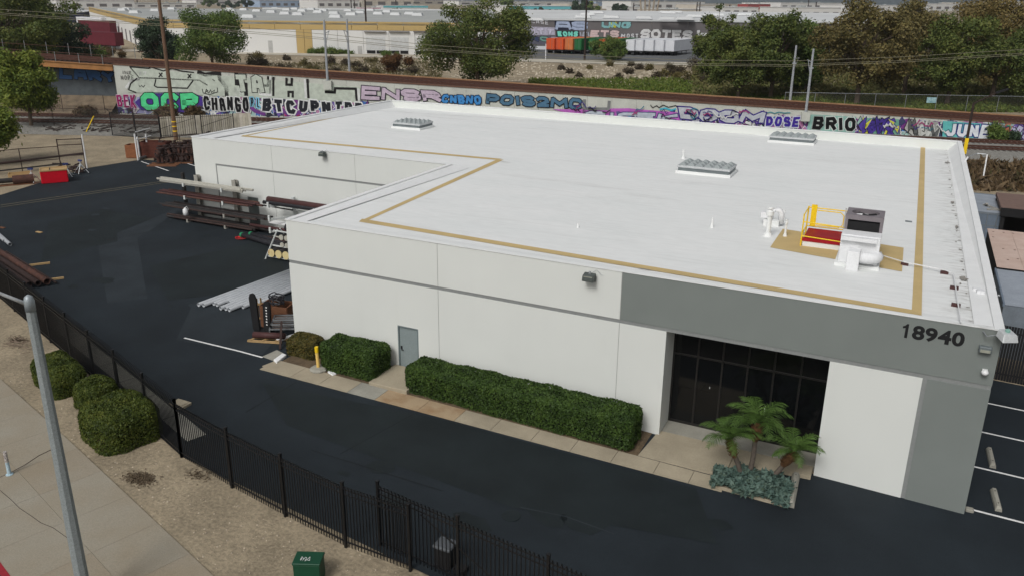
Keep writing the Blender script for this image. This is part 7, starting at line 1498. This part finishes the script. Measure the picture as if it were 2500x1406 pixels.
# ---------------------------------------------------------------- trees
m_bark = M('bark', rgb(96, 84, 72), .95, .25, 2, .5, 10); m_barkp = M('bark_pale', rgb(150, 138, 122), .95, .2, 2, .4, 10)
L_dark = LEAF('leaf_dark', [(0.019, 0.034, 0.019), (0.034, 0.059, 0.030), (0.055, 0.084, 0.037)], .12, .25)
L_oliv = LEAF('leaf_olive', [(0.034, 0.055, 0.018), (0.074, 0.105, 0.025), (0.124, 0.149, 0.034), (0.174, 0.179, 0.044)], .2, .22)
L_green = LEAF('leaf_green', [(0.040, 0.069, 0.019), (0.080, 0.130, 0.030), (0.124, 0.179, 0.040), (0.186, 0.212, 0.050)], .2, .25)
L_fea = LEAF('leaf_feathery', [(0.055, 0.094, 0.015), (0.111, 0.161, 0.025), (0.186, 0.223, 0.034), (0.249, 0.260, 0.044)], .25, .3)
L_brown = LEAF('leaf_brown', [(0.061, 0.062, 0.023), (0.121, 0.105, 0.038), (0.182, 0.142, 0.051), (0.155, 0.162, 0.049)], .2, .2)
L_orng = LEAF('leaf_orange', [(0.068, 0.065, 0.024), (0.142, 0.115, 0.041), (0.216, 0.155, 0.054), (0.162, 0.162, 0.049)], .2, .2)
def tree(base, h, rx, label, mat, n, lf=.36, lo=.22, nb=26, seed=1, bark=None, name='broadleaf_tree', br=.30, ry=None, flat=1.0, cat='tree', grp='trees across the railway', asp=1.4, trunk=True, cone=0.):
    r = random.Random(seed); b = np.array(base, float); t = thing(name, tuple(b), label, cat, grp); ry = ry or rx; cz = h*(1+lo)/2; hz = h*(1-lo)/2
    cs = []; tries = 0
    while len(cs) < nb and tries < 4000:
        tries += 1; u = np.array([r.uniform(-1, 1), r.uniform(-1, 1), r.uniform(-1, 1)]); q = np.linalg.norm(u)
        if q > 1 or q < .25: continue
        w_ = 1-cone*max(0, u[2]+.4); c = np.array([u[0]*rx*.88*w_, u[1]*ry*.88*w_, cz+u[2]*hz*.86]); rad = br*min(rx, hz)*r.uniform(.7, 1.25)*(1 if not cone else max(.5, w_))
        cs.append((c, rad))
    wts = np.array([c[1]**2 for c in cs]); wts /= wts.sum(); n = int(n*1.4) if lf < .6 else n; lf = lf*.72 if lf < .6 else lf; idx = NR.choice(len(cs), n, p=wts); U = NR.normal(0, 1, (n, 3)); U /= np.linalg.norm(U, axis=1)[:, None]
    rad = np.array([cs[i][1] for i in idx])*NR.uniform(.35, 1.1, n)**.6; P_ = np.array([cs[i][0] for i in idx])+U*rad[:, None]*np.array([1.1, 1.1, .8*flat])+NR.normal(0, .26, (n, 3)); P_ += b
    leaves('crown', P_, U+np.array([0, 0, .5]), lf, mat, t, aspect=asp, jitter=.7)
    if trunk:
        m = MB(); tr = max(.14, h*.022); top = np.array([r.uniform(-.3, .3), r.uniform(-.3, .3), h*.62]); m.tube([b+np.array([0, 0, -.3]), b+np.array([0, 0, h*lo*.8]), b+top], [tr*1.3, tr, tr*.35], 8)
        for c, rd in cs[:int(nb*.8)]:
            k = r.uniform(.25, .75); s = b+np.array([0, 0, h*lo*.6])*(1-k)+(top+b-b)*k if False else b+top*k; e = b+c; mid = (s+e)/2+np.array([0, 0, .1*h*r.uniform(-.3, .6)*.3]); m.tube([s, mid, e], [tr*.42, tr*.25, .03], 5, False)
        m.build('trunk', bark or m_bark, t)
    return t
TG = .3
def tpx(x, yb_, yt_, wpx, label, mat, n, seed, zg=TG, **kw):
    p = Z(x, yb_, zg); dist = (p-CAM)@CF; h = HT(x, yt_, p)-zg; tree((p[0], p[1], zg-.05), h, wpx/2*dist/F, label, mat, n, seed=seed, **kw)
tpx(1165, 222, -28, 300, 'large dark green tree standing alone in the middle behind the tracks', L_oliv, 26000, 3, lf=.34, lo=.06, nb=60, br=.24)
tpx(520, 172, 4, 185, 'rounded green tree right of the wooden pole', L_green, 15000, 5, lf=.36, lo=.03, nb=44, br=.27)
tpx(392, 168, 18, 118, 'dark pine like tree directly behind the wooden pole', L_dark, 12000, 6, lf=.34, lo=.02, nb=34, br=.28, cone=.35, name='pine_tree')
tpx(135, 190, 30, 190, 'broad dark tree behind the railway bridge', L_dark, 15000, 8, lf=.4, lo=.03, nb=40, br=.27); tpx(215, 180, 95, 110, 'low dark green bush tree beside the maroon trailer', L_green, 6000, 9, lf=.36, lo=.02, nb=20)
tpx(30, 205, -80, 380, 'tall olive tree in the top left corner behind the bridge', L_oliv, 20000, 10, lf=.42, lo=.1, nb=46, br=.24)
tpx(120, 172, 0, 70, 'thin dark tree at the top left skyline', L_dark, 4000, 30, lf=.4, lo=.2, nb=16)
pg = G(85, 262); 
def ntree(x, yb_, yt_, wpx, label, mat, n, seed, **kw):
    p = G(x, yb_); dist = (p-CAM)@CF; h = HT(x, yt_, p)-p[2]; tree((p[0], p[1], p[2]-.05), h, wpx/2*dist/F, label, mat, n, seed=seed, grp='trees in the left yard', **kw)
ntree(78, 312, 122, 150, 'bright feathery tree in front of the railway bridge', L_fea, 16000, 12, lf=.24, lo=.2, nb=34, br=.26, asp=2.4, name='pepper_tree')
ntree(-25, 405, 238, 130, 'feathery yellow green tree cut by the left edge', L_fea, 14000, 13, lf=.18, lo=.25, nb=28, br=.28, asp=2.4, name='pepper_tree')
ntree(10, 250, 150, 70, 'dark shrub beside the feathery tree at the left edge', L_green, 5000, 14, lf=.25, lo=.05, nb=16, name='tall_shrub')
tpx(1490, 150, 92, 115, 'round dark bush in front of the parked trailers', L_green, 9000, 15, zg=ZU, lf=.34, lo=.04, nb=30, br=.3, name='round_bush')
tpx(1745, 205, -6, 150, 'tall narrow green tree left of the brown trees', L_oliv, 11000, 16, lf=.38, lo=.05, nb=54, br=.19, cone=.3); tpx(1800, 252, 60, 190, 'low spreading green tree behind the catenary poles', L_oliv, 12000, 17, lf=.34, lo=.12, nb=54, br=.19)
tpx(1880, 245, 5, 190, 'green tree right of the narrow one behind the catenary poles', L_oliv, 13000, 18, lf=.36, lo=.12, nb=57, br=.19); tpx(1965, 235, 55, 150, 'mixed green and yellow tree behind the right catenary poles', L_green, 9000, 19, lf=.36, lo=.1, nb=45)
tpx(2090, 262, -35, 240, 'leftmost large brown leaved tree behind the ramp', L_brown, 16000, 20, lf=.36, lo=.1, nb=66, br=.19); tpx(2205, 240, -20, 200, 'second large brown leaved tree behind the ramp', L_brown, 13000, 21, lf=.36, lo=.1, nb=57, br=.19)
tpx(2310, 262, 15, 210, 'olive tree between the brown trees on the right', L_oliv, 13000, 22, lf=.34, lo=.12, nb=60, br=.19); tpx(2420, 245, -30, 230, 'orange brown tree near the right edge', L_orng, 15000, 23, lf=.36, lo=.08, nb=63, br=.19); tpx(2510, 268, 30, 200, 'dark olive tree cut by the right edge', L_oliv, 11000, 24, lf=.34, lo=.1, nb=54); tpx(2360, 200, -10, 160, 'brown tree in the back row on the right', L_orng, 8000, 25, lf=.4, lo=.1, nb=45); tpx(2160, 205, 20, 160, 'brown green tree in the back row', L_brown, 8000, 26, lf=.4, lo=.1, nb=45)
# far tree tops
for k, (x, yb_, yt_, w_, lb) in enumerate([(510, 18, -8, 40, 'far dark tree above the green one'), (555, 20, 3, 60, 'low far dark tree on the skyline'), (600, 20, -2, 50, 'dark far tree right of the low one'), (970, 29, 22, 30, 'small far bush by the teal striped shed'), (1320, 38, 20, 60, 'far dark shrub before the teal striped building'), (1415, 40, -6, 50, 'far dark tree at the left of the street'), (1440, 38, 2, 46, 'far purplish tree beside the street'), (1510, 38, 4, 44, 'far round green tree right of the street'), (1640, 38, 27, 26, 'small far dark bush on the roof line'), (1240, 30, -10, 36, 'far dark tree right of the big tree'), (2230, 30, 2, 60, 'far bluish tree behind the brown ones')]):
    p = ZF(x, yb_); dist = (p-CAM)@CF; h = HT(x, yt_, p)-ZU; tree((p[0], p[1], ZU-.1), h, w_/2*dist/F, lb, L_dark if k % 3 else L_green, 1500, lf=.5+dist/900, seed=50+k, lo=.03, nb=12, grp='far trees', name='distant_tree', br=.4)
for k in range(5):
    p = ZF(1566+9*k, 38); h = HT(1566+9*k, -12-3*(k % 2), p)-ZU; t = thing('distant_palm', (p[0], p[1], ZU), 'bare trunked tall palm in the far cluster', 'palm tree', 'far palms'); MB().tube([(p[0], p[1], ZU), (p[0]+(k-2)*1.2, p[1], ZU+h)], [.9, .6], 6).build('trunk', m_barkp, t)
    rp_ = [(p[0]+(k-2)*1.2, p[1], ZU+h)]*40; leaves('crown', np.array(rp_)+NR.normal(0, 1.6, (40, 3)), NR.normal(0, 1, (40, 3)), 1.4, L_dark, t, aspect=2.5)
# shrubs on the bank
def shrub(x, y, wpx, hpx, label, mat, n, seed, grp='dry shrubs on the bank', lf=.22):
    p = Z(x, y, .6)
    for _ in range(5): p = Z(x, y, terr(p[0], p[1]))
    z = terr(p[0], p[1]); dist = (p-CAM)@CF; tree((p[0], p[1], z-.05), hpx*dist/F*1.08, wpx/2*dist/F, label, mat, n, lf=lf, seed=seed, lo=0., nb=9, br=.5, cat='shrub', grp=grp, name='dry_shrub', asp=3.0, trunk=False)
shrub(968, 176, 80, 40, 'big red brown bush on the bank left of the big tree', LEAF('shrub_rust', [(.06, .03, .012), (.12, .058, .02), (.15, .08, .03)], .15, .5), 5000, 61, 'large shrubs on the bank')
m_shr = LEAF('shrub_dry', [(.045, .032, .022), (.08, .06, .038), (.07, .065, .03)], .15, .6)
shrub(262, 145, 110, 28, 'brown grass mound right of the bridge', LEAF('mound', [(.08, .05, .02), (.13, .085, .035), (.10, .075, .03)], .15, .5), 5000, 62, 'large shrubs on the bank')
for k, (x, y, w_, h_) in enumerate([(632, 147, 26, 16), (642, 160, 20, 12), (700, 148, 18, 10), (742, 162, 24, 16), (806, 158, 26, 18), (845, 160, 22, 12), (905, 153, 32, 12), (630, 165, 30, 18), (690, 172, 50, 14), (760, 175, 40, 10), (820, 180, 36, 14), (880, 178, 34, 14), (915, 182, 20, 10), (870, 165, 24, 10), (1372, 171, 16, 9), (1488, 163, 16, 12), (1535, 181, 24, 12), (1560, 170, 14, 9), (1582, 173, 18, 15), (1510, 195, 18, 11), (1600, 190, 24, 13), (1618, 188, 24, 14), (1636, 172, 18, 13), (1640, 185, 16, 10), (1650, 195, 26, 16), (1660, 180, 22, 14), (1692, 170, 36, 30), (1690, 200, 50, 30), (1720, 210, 40, 24), (1414, 188, 10, 7), (1440, 169, 10, 6), (1540, 162, 12, 6), (1390, 180, 12, 6), (615, 158, 34, 26), (1010, 180, 30, 14)]):
    shrub(x, y, w_, h_, 'small dry brown shrub on the pale bank '+('left of the big tree' if x < 1100 else 'below the parked trailers' if x < 1600 else 'near the tall narrow tree'), m_shr if k % 3 else L_brown, 420, 100+k)
for k, (x, y, w_, h_) in enumerate([(800, 133, 70, 14), (770, 132, 50, 10), (845, 133, 60, 9), (625, 128, 40, 18), (950, 137, 60, 8), (1090, 142, 60, 10), (685, 128, 36, 7)]):
    p = ZF(x, y); dist = (p-CAM)@CF; tree((p[0], p[1], ZU-.05), h_*dist/F*1.1, w_/2*dist/F, 'low green shrub along the foot of the tan banded warehouse', L_green, 1600, lf=.3, seed=200+k, lo=0, nb=12, br=.5, cat='shrub', grp='shrubs by the far warehouse', name='green_shrub', trunk=False, ry=1.5)
# green grass strip behind the ramp
def grassf():
    x = rnd.uniform(1290, 2560); y = rnd.uniform(196, 262) if x < 1900 else rnd.uniform(225, 275); p = Z(x, y, .35)
    if (p[0]-WA[0])*WN[0]+(p[1]-WA[1])*WN[1] < 9: return None
    return (p[0], p[1], terr(p[0], p[1])), .55
tuft_field('grass_strip', grassf, 42000, .20, m_grass, 'strip of green grass behind the elevated tracks', 3.5)
def dryg():
    x = rnd.uniform(600, 1080); y = rnd.uniform(160, 200); p = Z(x, y, .5)
    if (p[0]-WA[0])*WN[0]+(p[1]-WA[1])*WN[1] < 9: return None
    return (p[0], p[1], terr(p[0], p[1])), .4
tuft_field('dry_grass', dryg, 7000, .2, LEAF('grass_dry', [(.10, .09, .045), (.15, .125, .06), (.08, .085, .03)], .2, .5), 'dry yellowish grass at the foot of the pale bank', 3.5)
q = [Z(x, y, .32) for x, y in ((300, 170), (1000, 205), (1900, 262), (2600, 300), (2600, 160), (1900, 168), (1000, 145), (300, 130))]
# pale rubble stones on the bank
m = MB()
for k in range(2600):
    x = rnd.uniform(610, 1760); y = rnd.uniform(140, 200)+(x-610)*.012; p = Z(x, y, .6)
    for _ in range(3): p = Z(x, y, terr(p[0], p[1]))
    if bank_d(p[0], p[1]) > -4: continue
    s = rnd.choice([.12, .18, .28]); z = terr(p[0], p[1])-.05; m.add([(p[0]-s, p[1]-s*.8, z), (p[0]+s, p[1]-s, z), (p[0]+s*.8, p[1]+s, z), (p[0]-s, p[1]+s*.9, z), (p[0]+s*.2, p[1], z+s*.9)], [(0, 1, 4), (1, 2, 4), (2, 3, 4), (3, 0, 4)])
tag(m.build('bank_rubble', M('rubble', rgb(178, 168, 150), .95, .25, 1.5), org=(0, 0, 0)), 'pale rubble stones scattered over the bank', 'rubble', kind='stuff')
# weeds at the foot of the graffiti wall
for k, (x, y, w_, h_, lb) in enumerate([(405, 290, 70, 26, 'dry bush at the foot of the wall behind the wooden pole'), (480, 288, 50, 20, 'second dry bush at the foot of the graffiti wall'), (210, 285, 60, 18, 'dry weeds under the bridge end'), (2430, 343, 30, 32, 'green weed bush at the foot of the wall on the right'), (2470, 342, 30, 12, 'small dark weed at the foot of the wall on the right')]):
    p = G(x, y); dist = (p-CAM)@CF; tree((p[0], p[1], p[2]), h_*dist/F, w_/2*dist/F, lb, [m_dry, m_dry, m_dry, L_green, L_dark][k], 1800, lf=.22, seed=300+k, lo=0, nb=9, br=.5, cat='shrub', grp='weeds by the wall', name='weed_bush', asp=3, trunk=False, ry=1.2)

# weedy undergrowth below the trees on the right
L_und = LEAF('undergrowth', [(0.061, 0.074, 0.024), (0.121, 0.128, 0.041), (0.176, 0.155, 0.061), (0.135, 0.162, 0.047)], .2, .35)
def under():
    x = rnd.uniform(1690, 2600); y = rnd.uniform(168, 238); p = Z(x, y, .6)
    if (p[0]-WA[0])*WN[0]+(p[1]-WA[1])*WN[1] < 12: return None
    return (p[0], p[1], terr(p[0], p[1])), .5+1.3*abs(math.sin(p[0]*.21+p[1]*.13))
tuft_field('undergrowth', under, 30000, .3, L_und, 'weedy undergrowth beneath the trees behind the ramp', 2.6)
# ---------------------------------------------------------------- thin haze over the far industrial flats
hm_ = bpy.data.materials.new('haze_air'); hm_.use_nodes = True; hn = hm_.node_tree.nodes; hn.clear()
pv = hn.new('ShaderNodeVolumePrincipled'); pv.inputs['Color'].default_value = (.86, .91, .97, 1); pv.inputs['Density'].default_value = .00013; pv.inputs['Anisotropy'].default_value = .2
ho = hn.new('ShaderNodeOutputMaterial'); hm_.node_tree.links.new(pv.outputs[0], ho.inputs['Volume'])
zs = -3.0
tag(MB().box(-16000, 16000, -16000, 16000, zs, 220).build('haze', hm_, org=(0, 0, zs)), kind='stuff')
